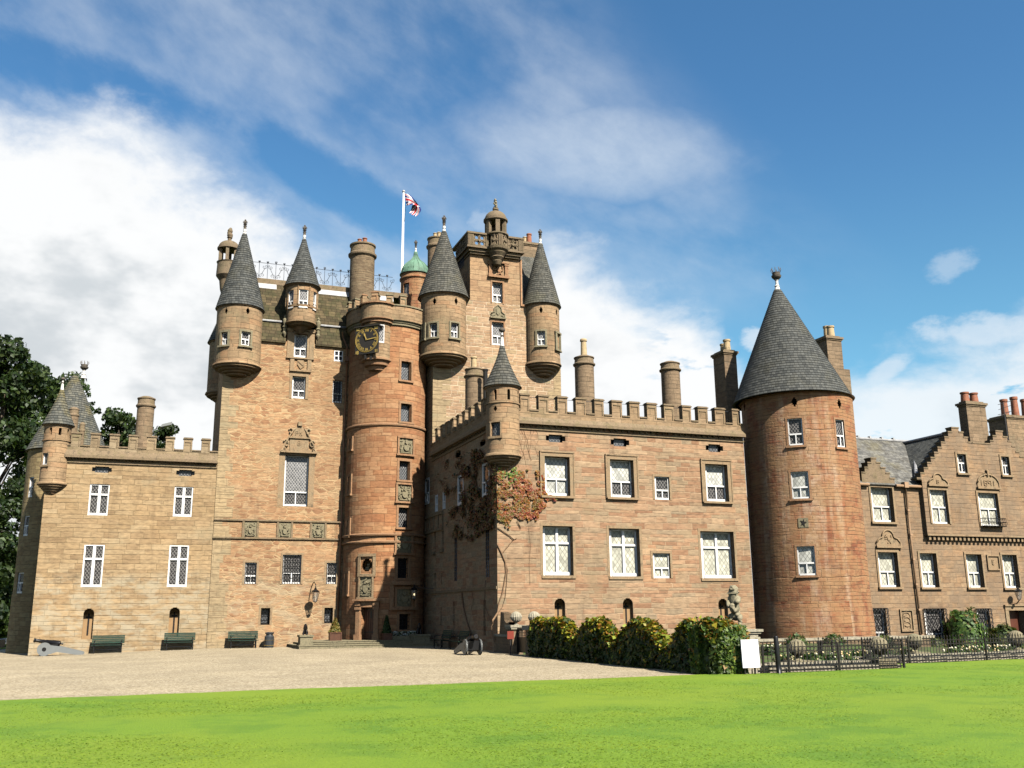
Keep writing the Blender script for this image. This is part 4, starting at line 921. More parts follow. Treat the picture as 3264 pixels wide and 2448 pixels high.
# scrolled pediment over the great window
r = RY('d', 832, 1182, 580, 890, YF); u0, u1, v0, v1 = r; um = (u0+u1)/2; h = v1-v0; w_ = u1-u0
mb = MB(); mb.mbox(PF, u0, u1, v0, v0+.09, -.20, .02)
mb.prism([(um-w_*.26, v0+.09), (um+w_*.26, v0+.09), (um+w_*.26, v0+h*.45), (um-w_*.26, v0+h*.45)], PF, -.06, .02)
mb.mbox(PF, um-w_*.29, um+w_*.29, v0+h*.45, v0+h*.49, -.15, .02)
mb.prism([(um-w_*.20, v0+h*.49), (um+w_*.20, v0+h*.49), (um+w_*.13, v0+h*.74), (um+.09, v0+h*.86), (um-.09, v0+h*.86), (um-w_*.13, v0+h*.74)], PF, -.06, .02)
mb.mbox(PF, um-.12, um+.12, v0+h*.84, v0+h*.97, -.18, .02)
for s in (-1, 1):
    for cx_, cz_, rr, t0, t1 in ((um+s*w_*.36, v0+h*.28, .17, 0, 4.6), (um+s*w_*.42, v0+h*.10, .11, 1, 5.6), (um+s*w_*.24, v0+h*.66, .14, 0, 4.6)):
        pts = [PF(cx_+s*rr*(1-.10*t)*math.cos(t+.6), cz_+rr*1.5*(1-.10*t)*math.sin(t+.6), -.08) for t in np.linspace(t0, t1+1.2, 13)]
        mb.tube(pts, .05, 6)
    mb.tube([PF(um+s*w_*.46, v0+.12, -.07), PF(um+s*w_*.40, v0+h*.25, -.07), PF(um+s*w_*.30, v0+h*.46, -.07), PF(um+s*w_*.22, v0+h*.62, -.07), PF(um+s*w_*.14, v0+h*.76, -.07)], .055, 6)
letters(mb, PF, 'PK', um-.26, v0+h*.55, .20, .24, .04, -.09, -.05); letters(mb, PF, 'B', um-.10, v0+h*.24, .19, .25, .04, -.09, -.05)
mb.build('pediment', M['dress'], KP)
# panel with a shield below the dormer window
r = RY('c', 885, 985, 1512, 1605, YF); mb = MB(); mb.mbox(PF, r[0]-.3, r[1]+.3, r[2]-.1, r[2], -.14, .02); mb.mbox(PF, r[0]-.3, r[0]-.06, r[2], r[3]+.05, -.10, .02); mb.mbox(PF, r[1]+.06, r[1]+.3, r[2], r[3]+.05, -.10, .02)
mb.mbox(PF, r[0]-.34, r[1]+.34, r[3]+.03, r[3]+.12, -.14, .02); um = (r[0]+r[1])/2; mb.prism([(um-.2, r[3]-.04), (um-.22, r[2]+.35), (um, r[2]+.06), (um+.24, r[2]+.3), (um+.16, r[3]-.04)], PF, -.07, .02); stroke(mb, PF, (um-.15, r[3]-.1), (um+.15, r[2]+.3), .08, -.11, 0)
d0 = Wn['dorm']
for s, a, b in ((-1, d0[0]-.42, d0[0]-.14), (1, d0[1]+.14, d0[1]+.42)):
    mb.mbox(PF, a, b, d0[2]-.06, d0[3]+.10, -.06, .02); mb.mbox(PF, a-.03, b+.03, d0[3]+.1, d0[3]+.2, -.12, .02); mb.mbox(PF, a-.03, b+.03, d0[2]-.1, d0[2], -.12, .02)
    uc = a+.02 if s < 0 else b-.02
    zc0, zc1 = (zy('c', 790, 1320), zy('c', 798, 1120)) if s < 0 else (zy('c', 1088, 1345), zy('c', 1095, 1145))
    hgt = zc1-zc0
    mb.lathe(Q('c', 798 if s < 0 else 1092, 1200, Y=YF-.1).x, YF-.1, [(.01, zc0), (.12, zc0+.14*hgt), (.15, zc0+.2*hgt), (.09, zc0+.28*hgt), (.11, zc0+.42*hgt), (.17, zc0+.46*hgt), (.09, zc0+.52*hgt), (.14, zc0+.66*hgt), (.15, zc0+.78*hgt), (.07, zc0+.86*hgt), (.10, zc0+.92*hgt), (.02, zc1)], n=12, mi=1)
mb.mbox(PF, d0[0]-.5, d0[1]+.5, d0[3]+.2, d0[3]+.27, -.14, .02)
mb.build('dormer_ornament', [M['dress'], M['carve']], KP)
# roof: a steep slated slope above a lower apron, broken by a lead roll
def roof_quad(mb, x0, x1, ya, za_, yb, zb2, mi=0):
    L = math.hypot(yb-ya, zb2-za_); mb.face([(x0, ya, za_), (x1, ya, za_), (x1, yb, zb2), (x0, yb, zb2)], uv=[(x0, 0), (x1, 0), (x1, L), (x0, L)], mi=mi)
YP = 60.0; zfl = zy('c', 690, 1180, YF+.28); zpl = zy('c', 700, 845, YP)
dl, dr_ = d0[0]-.52, d0[1]+.52
mb = MB(); roof_quad(mb, kx0+.4, dl, YF-.16, zev-.05, YF+.28, zfl); roof_quad(mb, dr_, kx1, YF-.16, zev-.05, YF+.28, zfl); mb.box(dl+.08, dr_-.08, YF+.40, YF+.95, zev-.2, ztopd+.02); roof_quad(mb, kx0+.4, kx1, YF+.26, zfl+.02, YP, zpl)
mb.box(kx0+.4, dl, YF-.16, YF+.1, zev-.14, zev-.052); mb.box(dr_, kx1, YF-.16, YF+.1, zev-.14, zev-.052)
mb.face([(kx0+.4, YF, zev), (kx0+.4, YP, zpl), (kx0+.4, 63.5, zpl), (kx0+.4, 64.5, zev)]); mb.face([(kx0+.4, 63.5, zpl), (kx1, 63.5, zpl), (kx1, 64.5, zev), (kx0+.4, 64.5, zev)])
rf = mb.build('roof', M['slate3'], KP)
mb = MB(); mb.tube([(kx0+.5, YF+.24, zfl+.06), (dl, YF+.24, zfl+.06)], .075, 8); mb.build('lead_roll', M['lead'], rf); mb = MB(); mb.tube([(dr_, YF+.24, zfl+.06), (kx1, YF+.24, zfl+.06)], .075, 8)
mb.build('lead_roll', M['lead'], rf)
for a, b in ((kx0+.8, 6.6), (8.6, kx1)): mb = MB(); mb.face([(a, YP-.26, zpl-.42), (b, YP-.26, zpl-.42), (b, YP-.06, zpl-.04), (a, YP-.06, zpl-.04)]); mb.build('lead_flashing', M['lead'], rf)
mb = MB(); mb.box(kx0+.4, kx1+2, YP-.05, 63.7, zpl-.06, zpl+.30); mb.build('roof_platform', M['lichen'], KP)
# wrought iron cresting of scrolls
zr0 = zpl+.30; zr1 = zy('c', 700, 668, YP+.15); hr = zr1-zr0; yr = YP+.15
mb = MB(); x = kx0+.9; k = 0
def spiral(mb, cx_, cz_, r0, t0, turns, sgn, rad):
    pts = [(cx_+sgn*r0*(1-.16*t)*math.cos(t0+t), yr, cz_+r0*(1-.16*t)*math.sin(t0+t)) for t in np.linspace(0, turns, 12)]; mb.tube(pts, rad, 4)
while x < kx1:
    mb.tube([(x, yr, zr0), (x, yr, zr1)], .015, 4)
    s = 1 if k % 2 else -1; w_ = .52
    mb.tube([(x+w_*(.5-.30*s), yr, zr1-.12*hr), (x+w_*(.5-.12*s), yr, zr0+.62*hr), (x+w_*(.5+.12*s), yr, zr0+.38*hr), (x+w_*(.5+.30*s), yr, zr0+.12*hr)], .015, 4)
    spiral(mb, x+w_*(.5+.10*s), zr0+.22*hr, .19, -.6, 5.6, s, .014); spiral(mb, x+w_*(.5-.10*s), zr1-.23*hr, .19, -.6+math.pi, 5.6, s, .014)
    hb = .13+.05*(k % 3 == 1)
    for t in (-.7, 0, .7): mb.tube([(x, yr, zr1), (x+.09*t, yr, zr1+.6*hb), (x+.06*t, yr, zr1+hb)], .02, 4)
    mb.ball((x, yr, zr1+.07), .05, 6, 5); x += w_; k += 1
mb.tube([(kx0+.9, yr, zr1), (kx1, yr, zr1)], .016, 4); mb.tube([(kx0+.9, yr, zr0+.03), (kx1, yr, zr0+.03)], .016, 4)
mb.build('roof_cresting', M['railing'], KP)
# corner turret
c = CYL('c', 185, 592, 1300, 58.12); zE = zy('c', 410, 1078, c[1])
w1, w2 = RC('c', 236, 293, 1268, 1383, c), RC('c', 412, 490, 1264, 1388, c)
hh = [hole(w1, .16), hole(w2, .16)]
for xx in (279, 471): 
    u, z = QC('c', xx, 1080, c); hh += lancets(c, z, .42, .21, [u/c[2]])
turret(KP, c, zy('d', 400, 150, 57.8), zy('d', 402, 72, c[1]), zE, zy('c', 453, 405, c[1]), zy('c', 453, 272, c[1]), CYL('c', 192, 628, 1078, c[1])[2], 'turret', 'slate', hh, r1=.13)
for r in (w1, w2): window(KP, cylmap(c), r, .14, 'sash', .47, 'pane_dark', fw=.05)
[surr(KP, cylmap(c), r, 'carve', .12, .05) for r in (w1, w2)]
# oriel turret over the dormer
c = CYL('c', 806, 1085, 960, 57.80); cl = CYL('c', 822, 1078, 1130, 57.80); zE = zy('c', 950, 880, c[1]); zM = zy('c', 950, 1062, c[1])
ws = [RC('c', 918, 1003, 890, 1050, c), RC('c', 822, 872, 900, 1055, c), RC('c', 1047, 1078, 915, 1075, c)]
mb = MB(); wall(mb, cylmap(c), -math.pi*c[2], math.pi*c[2], zM, zE, [hole(r, .12) for r in ws], du=.2)
zr_ = zy('c', 945, 1193, c[1]); zbm = zy('c', 945, 1250, 57.2); cx_, cy_, rr = c[0], c[1], c[2]
mb.lathe(cx_, cy_, [(rr, zM), (rr-.03, zM-.12), (cl[2], zM-.16), (cl[2], zr_), (cl[2]+.07, zr_-.02), (cl[2]+.07, zr_-.10), (cl[2]-.1, zr_-.16), (cl[2]-.2, zr_-.25), (cl[2]-.42, zr_-.32), (.05, zbm-.1)], n=36)
mb.lathe(cx_, cy_, [(rr, zE-.12), (rr+.08, zE-.06), (rr+.2, zE)], n=36)
for a in np.linspace(-1.5, 1.5, 9):
    if any(r[0]-.03 < a*rr < r[1]+.03 for r in ws): continue
    mb.lathe(cx_+rr*math.sin(a), cy_-rr*math.cos(a), [(.05, zM), (.05, zE-.1)], n=6)
t = mb.build('turret', M['turret'], KP)
cone(cx_, cy_, CYL('c', 790, 1110, 880, c[1])[2], zE, zy('c', 965, 447, c[1]), r1=.11, n=40, power=1.1).build('turret_roof', M['slate'], t)
finial(t, cx_, cy_, zy('c', 965, 460, c[1]), zy('c', 967, 320, c[1]), .13)
for r in ws: window(KP, cylmap(c), r, .10, 'sash', .38, 'pane_grey', 'pane_dark', fw=.05)
# north-west turret at the back corner with its domed lantern
cx_ = Q('c', 313, 1400, Y=63.5).x; c = (cx_, 63.5, 1.28)
turret(KP, c, zy('d', 200, 420, 63.5), zy('d', 190, 330, 63.5), zy('c', 313, 1375, 63.5), zy('c', 313, 900, 63.5), zy('c', 313, 800, 63.5), 1.42, 'turret', 'slate', r1=.12)
xl = Q('c', 300, 600, Y=62.7).x; zd = [zy('c', 300, y, 62.7) for y in (900, 780, 660, 545, 470, 440, 352)]
mb = MB(); mb.lathe(xl, 62.7, [(.3, zd[0]-.4), (.42, zd[0]), (.5, zd[1]-.3), (.72, zd[1]), (.68, zd[2]-.1), (.74, zd[2]), (.60, zd[2]+.02)], n=20)
for k in range(6):
    a = k*math.pi/3+.3; x_, y_ = xl+.56*math.cos(a), 62.7+.56*math.sin(a); mb.box(x_-.1, x_+.1, y_-.1, y_+.1, zd[2], zd[3])
mb.lathe(xl, 62.7, [(.02, zd[3]-.02), (.62, zd[3]-.02), (.74, zd[3]), (.74, zd[3]+.1), (.68, zd[3]+.14)]+[(.68*math.cos(t), zd[3]+.14+(zd[4]-zd[3]-.1)*math.sin(t)) for t in np.linspace(.1, 1.45, 8)]+[(.12, zd[4]), (.12, zd[5]), (.18, zd[5]+.03)], n=24)
for dz, rr in ((.1, .16), (.3, .19), (.52, .15), (.72, .17), (.9, .11)): mb.ball((xl+.03*math.sin(dz*9), 62.7, zd[5]+dz*(zd[6]-zd[5])), rr, 10, 6, sq=(1, 1, 1.15))
mb.build('domed_lantern', M['dome'], KP)
# great round chimney
c = CYL('c', 1368, 1588, 700, 59.5)
zc = zy('c', 1478, 505, 59.5)
round_chimney(KP, c, zev, zc, [(-.22, 0, .42, .13, 'pot_red'), (.10, -.1, .5, .14, 'pot_red')], 'chimbig', cap=.95)
# rainwater pipe down the angle
mb = MB(); pts = [Q('d', 1467, 20, Y=YF-.12), Q('d', 1440, 640, Y=YF-.12), Q('d', 1412, 1540, Y=YF-.12), Q('e', 1375, 1180, Y=YF-.12)]
mb.tube(pts, .055, 8); mb.tube([Q('c', 1305, 1270, Y=YF-.12), Q('c', 1310, 1320, Y=YF-.15), Q('c', 1345, 1400, Y=YF-.15), pts[0]], .05, 8)
for k in range(9):
    p = pts[0].lerp(pts[-1], k/8.0); mb.box(p.x-.07, p.x+.07, p.y-.07, p.y+.08, p.z-.04, p.z+.04)
mb.box(pts[0].x-.14, pts[0].x+.12, YF-.25, YF, pts[0].z+.1, pts[0].z+.4)
mb.build('drainpipe', M['pipe_dark'], KP)

# ------------------------------------------------------------------ stair tower in the angle
ST = thing('stair_tower', 'round red sandstone stair tower in the angle with a gilt clock near its top', 'tower', (13.38, 57.5, 0))
cs_ = (13.38, 57.5, 2.40); ms = cylmap(cs_); cxs, cys, rs = cs_
zp0, zp1, zp2, zp3 = [Q('t', 1080, y, Y=55.2).z for y in (770, 690, 425, 245)]
sw = [RC('g', *r, cs_) for r in ((632, 720, 145, 312), (628, 722, 517, 678), (615, 708, 1022, 1190), (608, 704, 1432, 1608))]+[RC('h', 655, 762, 541, 733, cs_), RC('h', 670, 778, 1077, 1228, cs_)]
dr = RC('h', 300, 432, 1008, 1333, cs_); dr = (dr[0], dr[1], .36, dr[3])
ni = RC('h', 312, 410, 545, 668, cs_)
hs = [hole(r, .3) for r in sw]+[hole(dr, .5)]
um = (ni[0]+ni[1])/2; vm_ = (ni[2]+ni[3])/2; ra, rbz = (ni[1]-ni[0])/2, (ni[3]-ni[2])/2
for k in range(8):
    a0, a1 = -1+2*k/8, -1+2*(k+1)/8; hw = ra*math.sqrt(1-((a0+a1)/2)**2); hs.append((um-hw, um+hw, vm_+rbz*a0, vm_+rbz*a1, .35))
mb = MB(); wall(mb, ms, -2.0*rs, 2.0*rs, -.6, zp0, hs, du=.3); mb.build('wall', M['stair'], ST)
for i, r in enumerate(sw[:4]): window(ST, ms, r, .26, 'plain', .5, 'pane_steel' if i != 3 else 'pane_dark', frame='dark', fw=.03)
for r in sw[4:]:
    window(ST, ms, r, .28, 'plain', .5, 'pane_plain', frame='dark', fw=.03); grille(ST, ms, r, .1, 3, 4, .014)
[surr(ST, ms, r, 'dressr', .13, .035) for r in sw]
# sliver windows seen edge-on at the left of the drum
for z0_, z1_ in ((Q('g', 150, 925, Y=57.0).z, Q('g', 150, 830, Y=57.0).z), (Q('g', 145, 1315, Y=57.0).z, Q('g', 145, 1160, Y=57.0).z), (Q('h', 140, 330, Y=57.0).z, Q('h', 140, 180, Y=57.0).z), (Q('h', 130, 890, Y=57.0).z, Q('h', 130, 690, Y=57.0).z)):
    ua = -1.30*rs; surr(ST, ms, (ua-.16, ua+.16, z0_, z1_), 'dressr', .14, .08)
mb = MB(); n0, n1 = -2.1, 2.0
zs1 = Q('g', 500, 700, Y=55.3).z
def ring(mb, z, prof, a0=n0, a1=n1, c=cs_): mb.lathe(c[0], c[1], [(c[2]+o, z+dz) for o, dz in prof], n=60, a0=a0, a1=a1)
ring(mb, zs1, [(0, -.10), (.08, -.07), (.10, 0), (.08, .07), (0, .10)]); mb.build('string_course', M['dressr'], ST)
zs2, zs3 = Q('h', 420, 312, Y=55.3).z, Q('h', 420, 382, Y=55.3).z
for z in (zs2, zs3): mb = MB(); ring(mb, z, [(0, -.09), (.12, -.06), (.14, .02), (0, .09)]); mb.build('string_course', M['dressr'], ST)
# corbelled parapet walk
rp = rs+.24; cp = (cxs, cys, rp); mp_ = cylmap(cp)
mb = MB(); mb.lathe(cxs, cys, [(rs, zp0-.05), (rs+.10, zp0), (rs+.10, zp0+.10), (rs+.16, zp0+.14), (rs+.16, zp0+.24), (rs+.22, zp0+.28), (rs+.27, zp1-.02), (rp, zp1)], n=64, a0=-2.3, a1=2.0, mi=1)
wall(mb, mp_, -2.3*rp, 2.0*rp, zp1, zp2, (), du=.3)
mb.lathe(cxs, cys, [(rp-.4, zp1+.2), (rp-.4, zp2)], n=60, a0=-2.3, a1=2.0); mb.lathe(cxs, cys, [(rp+.06, zp2-.08), (rp+.06, zp2), (rp-.42, zp2)], n=60, a0=-2.3, a1=2.0, mi=1)
mb.lathe(cxs, cys, [(rp-.3, zp1+.25), (.02, zp1+.3)], n=40)
um_ = [(QC('t', a, 330, cp)[0], QC('t', b, 330, cp)[0]) for a, b in ((835, 945), (1085, 1230))]
pitch = um_[1][0]-um_[0][0]; wm = .40
mer = [(um_[0][0]+pitch*k, um_[0][0]+pitch*k+wm) for k in range(-6, 2)]
crenels(mb, mp_, mer, zp2, zp3, .32)
mb.build('parapet', [M['turret'], M['carve']], ST)
# bowed bay behind the clock
aO = R(-31); co = (cxs+2.15*math.sin(aO), cys-2.15*math.cos(aO), .84); mo = cylmap(co)
zo = [Q('t', 700, y, X=None, Y=co[1]-.4).z for y in (1520, 1370, 690, 415)]
rcl = RC('t', 690, 802, 740, 1062, co)
mb = MB(); wall(mb, mo, -2.6*.86, 2.6*.86, zo[1], zo[2], [hole(rcl, .08)], du=.12)
mb.lathe(co[0], co[1], [(.87, zo[1]+.1), (.93, zo[1]+.04), (.93, zo[1]-.05), (.78, zo[1]-.14), (.74, zo[1]-.34), (.56, zo[1]-.42), (.50, zo[1]-.62), (.3, zo[1]-.7), (.05, zo[0]-.35)], n=32, mi=1)
mb.lathe(co[0], co[1], [(.86, zo[2]-.2), (1.0, zo[2]-.14), (1.0, zo[2]-.02), (1.12, zo[2]+.05), (1.12, zo[2]+.1)], n=32, mi=1)
ob = (co[0], co[1], 1.04); wall(mb, cylmap(ob), -2.6*1.04, 2.6*1.04, zo[2]+.1, zp2, (), du=.2); mb.lathe(co[0], co[1], [(1.16, zp2-.08), (1.16, zp2), (.02, zp2)], n=32, mi=1)
um_o = [(QC('t', 570, 330, ob)[0], QC('t', 690, 330, ob)[0])]; crenels(mb, cylmap(ob), um_o+[(um_o[0][0]-1.3, um_o[0][0]-.75)], zp2, zp3, .28)
mb.build('clock_bay', [M['turret'], M['dressr']], ST)
window(ST, mo, rcl, .05, 'plain', .5, 'pane_grey', fw=.05)
# clock
aC = R(-42); cl_n = Vector((math.sin(aC), -math.cos(aC), 0)); cl_t = Vector((math.cos(aC), math.sin(aC), 0))
cp0 = Vector((co[0], co[1], 0))+cl_n*1.02
pc = Q('t', 480, 1005, Y=cp0.y); 
zc = pc.z; S_ = .77
du_ = (pc-Vector((cp0.x, cp0.y, zc))).dot(cl_t)
base = Vector((cp0.x, cp0.y, 0))
def mcl(u, v, d=0.0):
    p = base+cl_t*(u+du_)-cl_n*d; return (p.x, p.y, zc+v)
mb = MB(); mb.mbox(mcl, -S_*1.02, S_*1.02, -S_*1.12, S_*1.05, -.03, .06)
mb.mbox(mcl, -S_*1.1, S_*1.1, S_*1.05, S_*1.12, -.12, .5); mb.mbox(mcl, -.16, -.05, -S_*1.5, -S_*1.12, .0, .1); mb.mbox(mcl, .2, .31, -S_*1.6, -S_*1.12, .05, .5)
ck = mb.build('clock', M['clock_black'], ST, 'square black clock board with gilt ring, numerals and hands')
mb = MB()
def ring2(mb, r0, r1, d0, d1, n=40):
    for k in range(n):
        a, b = 2*math.pi*k/n, 2*math.pi*(k+1)/n
        mb.prism([(r0*math.cos(a), r0*math.sin(a)), (r1*math.cos(a), r1*math.sin(a)), (r1*math.cos(b), r1*math.sin(b)), (r0*math.cos(b), r0*math.sin(b))], mcl, d0, d1)
ring2(mb, S_*.972, S_*.998, -.055, -.03); ring2(mb, S_*.90, S_*.918, -.05, -.03)
NUM = ['XII', 'I', 'II', 'III', 'IIII', 'V', 'VI', 'VII', 'VIII', 'IX', 'X', 'XI']
wid = {'I': .05, 'V': .105, 'X': .105}
for k, tx in enumerate(NUM):
    a = math.pi/2-k*math.pi/6; rot = a-math.pi/2; tw_ = sum(wid[ch]*S_*1.6 for ch in tx); x = -tw_/2; hh_ = .17*S_
    for ch in tx:
        cw = wid[ch]*S_*1.6
        for x0, y0, x1, y1 in SEG[ch]:
            def tr(px, py):
                X_ = x+px*cw; Y_ = S_*.77+(py-.5)*2*hh_*.62
                return (X_*math.cos(rot)-Y_*math.sin(rot), X_*math.sin(rot)+Y_*math.cos(rot))
            stroke(mb, mcl, tr(x0, y0), tr(x1, y1), .024, -.045, -.03)
        x += cw
mb.build('numerals', M['gold'], ck)
mb = MB()
am, ah = math.pi/2-2*math.pi*14/60, math.pi/2-2*math.pi*(11+14/60)/12
stroke(mb, mcl, (-.08*math.cos(am), -.08*math.sin(am)), (S_*.80*math.cos(am), S_*.80*math.sin(am)), .045, -.075, -.06); stroke(mb, mcl, (0, 0), (S_*.42*math.cos(ah), S_*.42*math.sin(ah)), .06, -.09, -.076)
stroke(mb, mcl, (S_*.34*math.cos(ah), S_*.34*math.sin(ah)), (S_*.50*math.cos(ah), S_*.50*math.sin(ah)), .10, -.092, -.076); stroke(mb, mcl, (S_*.5*math.cos(ah), S_*.5*math.sin(ah)), (S_*.62*math.cos(ah), S_*.62*math.sin(ah)), .035, -.09, -.076)
mb.build('clock_hands', M['gold'], ck)
for tx, u in (('18', -S_*.98), ('11', S_*.72)): mb = MB(); letters(mb, mcl, tx, u, -S_*1.08, .09, .18, .032, -.045, -.03); mb.build('date_numerals', M['gold'], ck)
for s in (-1, 1):
    mb = MB()
    for k in range(4): stroke(mb, mcl, (s*S_*.80+(.05*k-.08), S_*.82), (s*S_*.82+(.07*k-.11), S_*1.0), .03, -.045, -.03)
    stroke(mb, mcl, (s*S_*.80-.1, S_*.82), (s*S_*.80+.1, S_*.82), .05, -.045, -.03); mb.build('gilt_crown', M['gold'], ck)
# armorial panels, niche and doorway
for i, r in enumerate((RC('g', 606, 735, 822, 962, cs_), RC('g', 592, 722, 1230, 1378, cs_), RC('h', 635, 792, 312, 490, cs_), RC('h', 635, 790, 838, 1005, cs_), RC('h', 290, 418, 715, 915, cs_))):
    arms(ST, ms, r, 40+i, fmat='dressr' if i != 4 else 'dress')
r = RC('h', 630, 800, 830, 1010, cs_); mb = MB()
mb.mbox(ms, r[0]-.28, r[1]+.28, r[3]+.18, r[3]+.42, -.28, .02); mb.mbox(ms, r[0]-.3, r[0]-.12, r[2], r[3]+.18, -.16, .02); mb.mbox(ms, r[1]+.12, r[1]+.3, r[2], r[3]+.18, -.16, .02); mb.mbox(ms, r[0]-.32, r[1]+.32, r[2]-.16, r[2], -.18, .02)
nr = (ni[0]-.16, ni[1]+.16, ni[2]-.22, ni[3]+.22)
mb.build('panel_canopy', M['dressr'], ST)
mb = MB(); fr_ = .10
mb.mbox(ms, nr[0]-.06, nr[0]+fr_, nr[2], nr[3], -.09, .02); mb.mbox(ms, nr[1]-fr_, nr[1]+.06, nr[2], nr[3], -.09, .02); mb.mbox(ms, nr[0]-.06, nr[1]+.06, nr[3]-.1, nr[3]+.06, -.11, .02); mb.mbox(ms, nr[0]-.06, nr[1]+.06, nr[2]-.08, nr[2]+.08, -.11, .02)
p = ms(um, vm_, .24); mb.ball((p[0], p[1], p[2]-rbz*.55), .20, 12, 8, mi=1, sq=(1, .7, .7)); mb.ball((p[0], p[1], p[2]-.02), .12, 12, 8, mi=1, sq=(.9, .9, 1.25)); mb.lathe(p[0], p[1], [(.07, p[2]-rbz*.5), (.07, p[2]-.05)], n=8, mi=1)
pb = [ms(um+1.3*ra*s, vm_+1.3*rbz*t, .36) for s, t in ((-1, -1), (1, -1), (1, 1), (-1, 1))]; mb.face(pb, mi=2)
mb.build('bust_niche', [M['dress'], M['pale'], M['slit']], ST)
mb = MB(); pw = .20
for s, a in ((-1, dr[0]-pw), (1, dr[1])):
    mb.mbox(ms, a-.02, a+pw+.02, .36, dr[3]-.05, -.20, .02); mb.mbox(ms, a-.07, a+pw+.07, .36, .66, -.27, .02); mb.mbox(ms, a-.06, a+pw+.06, dr[3]-.16, dr[3]-.02, -.26, .02); mb.mbox(ms, a-.06, a+pw+.06, dr[3]+.06, dr[3]+.26, -.24, .02)
mb.mbox(ms, dr[0]-pw-.06, dr[1]+pw+.06, dr[3]-.02, dr[3]+.32, -.16, .02); mb.mbox(ms, dr[0]-pw-.16, dr[1]+pw+.16, dr[3]+.32, dr[3]+.44, -.34, .02)
mb.build('door_surround', M['dressr'], ST)
mb = MB(); mb.mbox(ms, dr[0], dr[1], .36, dr[3], .38, .48); ks = 5
for k in range(ks): 
    a = dr[0]+(dr[1]-dr[0])*(k+.08)/ks; mb.mbox(ms, a, a+(dr[1]-dr[0])*.84/ks, .42, dr[3]-.04, .355, .39)
do = mb.build('door', M['wood'], ST)
mb = MB(); ud = dr[0]+(dr[1]-dr[0])*.62
mb.mbox(ms, ud-.05, ud+.05, 1.55, 1.95, .33, .36); mb.mbox(ms, dr[0]+.05, dr[1]-.05, 2.0, 2.06, .34, .36); mb.mbox(ms, dr[0]+.05, dr[1]-.05, .75, .81, .34, .36); mb.build('door_ironwork', M['black'], do)
YF = 55.5; PF = planeY(YF)
def zy(zm, x, y, Y=YF): return Q(zm, x, y, Y=Y).z
# ------------------------------------------------------------------ cap house with copper dome, seen over the stair tower
c = CYL('f', 630, 885, 850, 60.5); cx_, cy_, rr = c
zd0 = zy('f', 760, 1100, 60.5)-1.5; zd1 = zy('f', 757, 825, 60.5); zd2 = zy('f', 823, 625, 60.5)
CH = thing('cap_house', 'small round cap house with green copper ogee dome behind the clock tower', 'cap house', (cx_, cy_, zd0))
r = RC('f', 652, 702, 890, 1000, c); mb = MB(); wall(mb, cylmap(c), -math.pi*rr, math.pi*rr, zd0, zd1, [hole(r, .12)], du=.2)
zz = zy('f', 700, 880, 60.5); mb.lathe(cx_, cy_, [(rr, zz+.25), (rr+.09, zz+.18), (rr+.09, zz+.1), (rr, zz)], n=40)
mb.build('wall', M['rtower'], CH); window(CH, cylmap(c), r, .1, 'plain', .5, 'pane_grey', frame='dark', fw=.03)  # darker round-tower stone stands in for the shadow on this drum
mb = MB(); H_ = zd2-zd1; prof = [(rr-.05, zd1-.05), (rr+.09, zd1-.02), (rr+.09, zd1+.04), (rr+.02, zd1+.07)]+[(rr*f, zd1+H_*t) for f, t in ((1.0, .10), (.95, .22), (.84, .36), (.66, .48), (.46, .57), (.30, .66), (.19, .76), (.12, .87), (.09, 1.0))]
mb.lathe(cx_, cy_, prof, n=40)
for k in range(16):
    a = 2*math.pi*k/16; mb.tube([(cx_+(p+.012)*math.cos(a), cy_+(p+.012)*math.sin(a), z_) for p, z_ in prof[3:]], .022, 4)
dm = mb.build('dome', M['copper'], CH); finial(dm, cx_, cy_, zd2-.02, zy('f', 823, 517, 60.5), .10)

# ------------------------------------------------------------------ keep, right jamb
RJ = thing('gable_tower', 'tallest pink sandstone tower with pierced parapet and stone cupola between two turrets', 'castle tower', (20, 58, 0))
jx0, jx1 = XS, 24.28; zj = zy('f', 1690, 1085); zpb = zy('f', 1460, 610); bx0, bx1 = Q('f', 1240, 700, Y=YF).x, Q('f', 1683, 700, Y=YF).x
wA, wB = RY('f', 1434, 1526, 885, 1072, YF), RY('f', 1430, 1535, 1237, 1440, YF)
mb = MB(); wall(mb, PF, jx0, jx1, 0, zj, [hole(wB, .22)]); solid(mb, jx0, jx1, YF, 62, 0, zj, 'rbt'); zjw = Q('k', 900, 898, Y=YR_).z; mb.face([(jx0, 62, zjw), (jx0, YF, zjw), (jx0, YF, zj), (jx0, 62, zj)]); mb.build('wall', M['jamb'], RJ)
zsh = zy('f', 1225, 1040)
mb = MB(); wall(mb, planeY(YF-.003), bx0, bx1, zj, zpb, [hole(wA, .26)]); solid(mb, bx0, bx1, YF, 59.5, zj, zpb, 'lrbt'); mb.build('upper_wall', M['jamb_top'], RJ)
mb = MB(); rnd = random.Random(5); z = 12.2
while z < zj-3.3:
    h = rnd.uniform(.38, .55); mb.mbox(PF, jx0-.012, jx0+rnd.choice((.6, 1.15, .85)), z, z+h-.02, -.012, .1); z += h
mb.build('quoins', M['quoin'], RJ); mb = MB(); z = 12.3
while z < zj-3.3: h = rnd.uniform(.38, .55); mb.mbox(PF, jx1-rnd.choice((.5, .9)), jx1+.012, z, z+h-.02, -.011, .1); z += h
mb.build('quoins', M['quoin'], RJ)
mb = MB(); zl_, zr_ = zj+2.6, zj+4.6
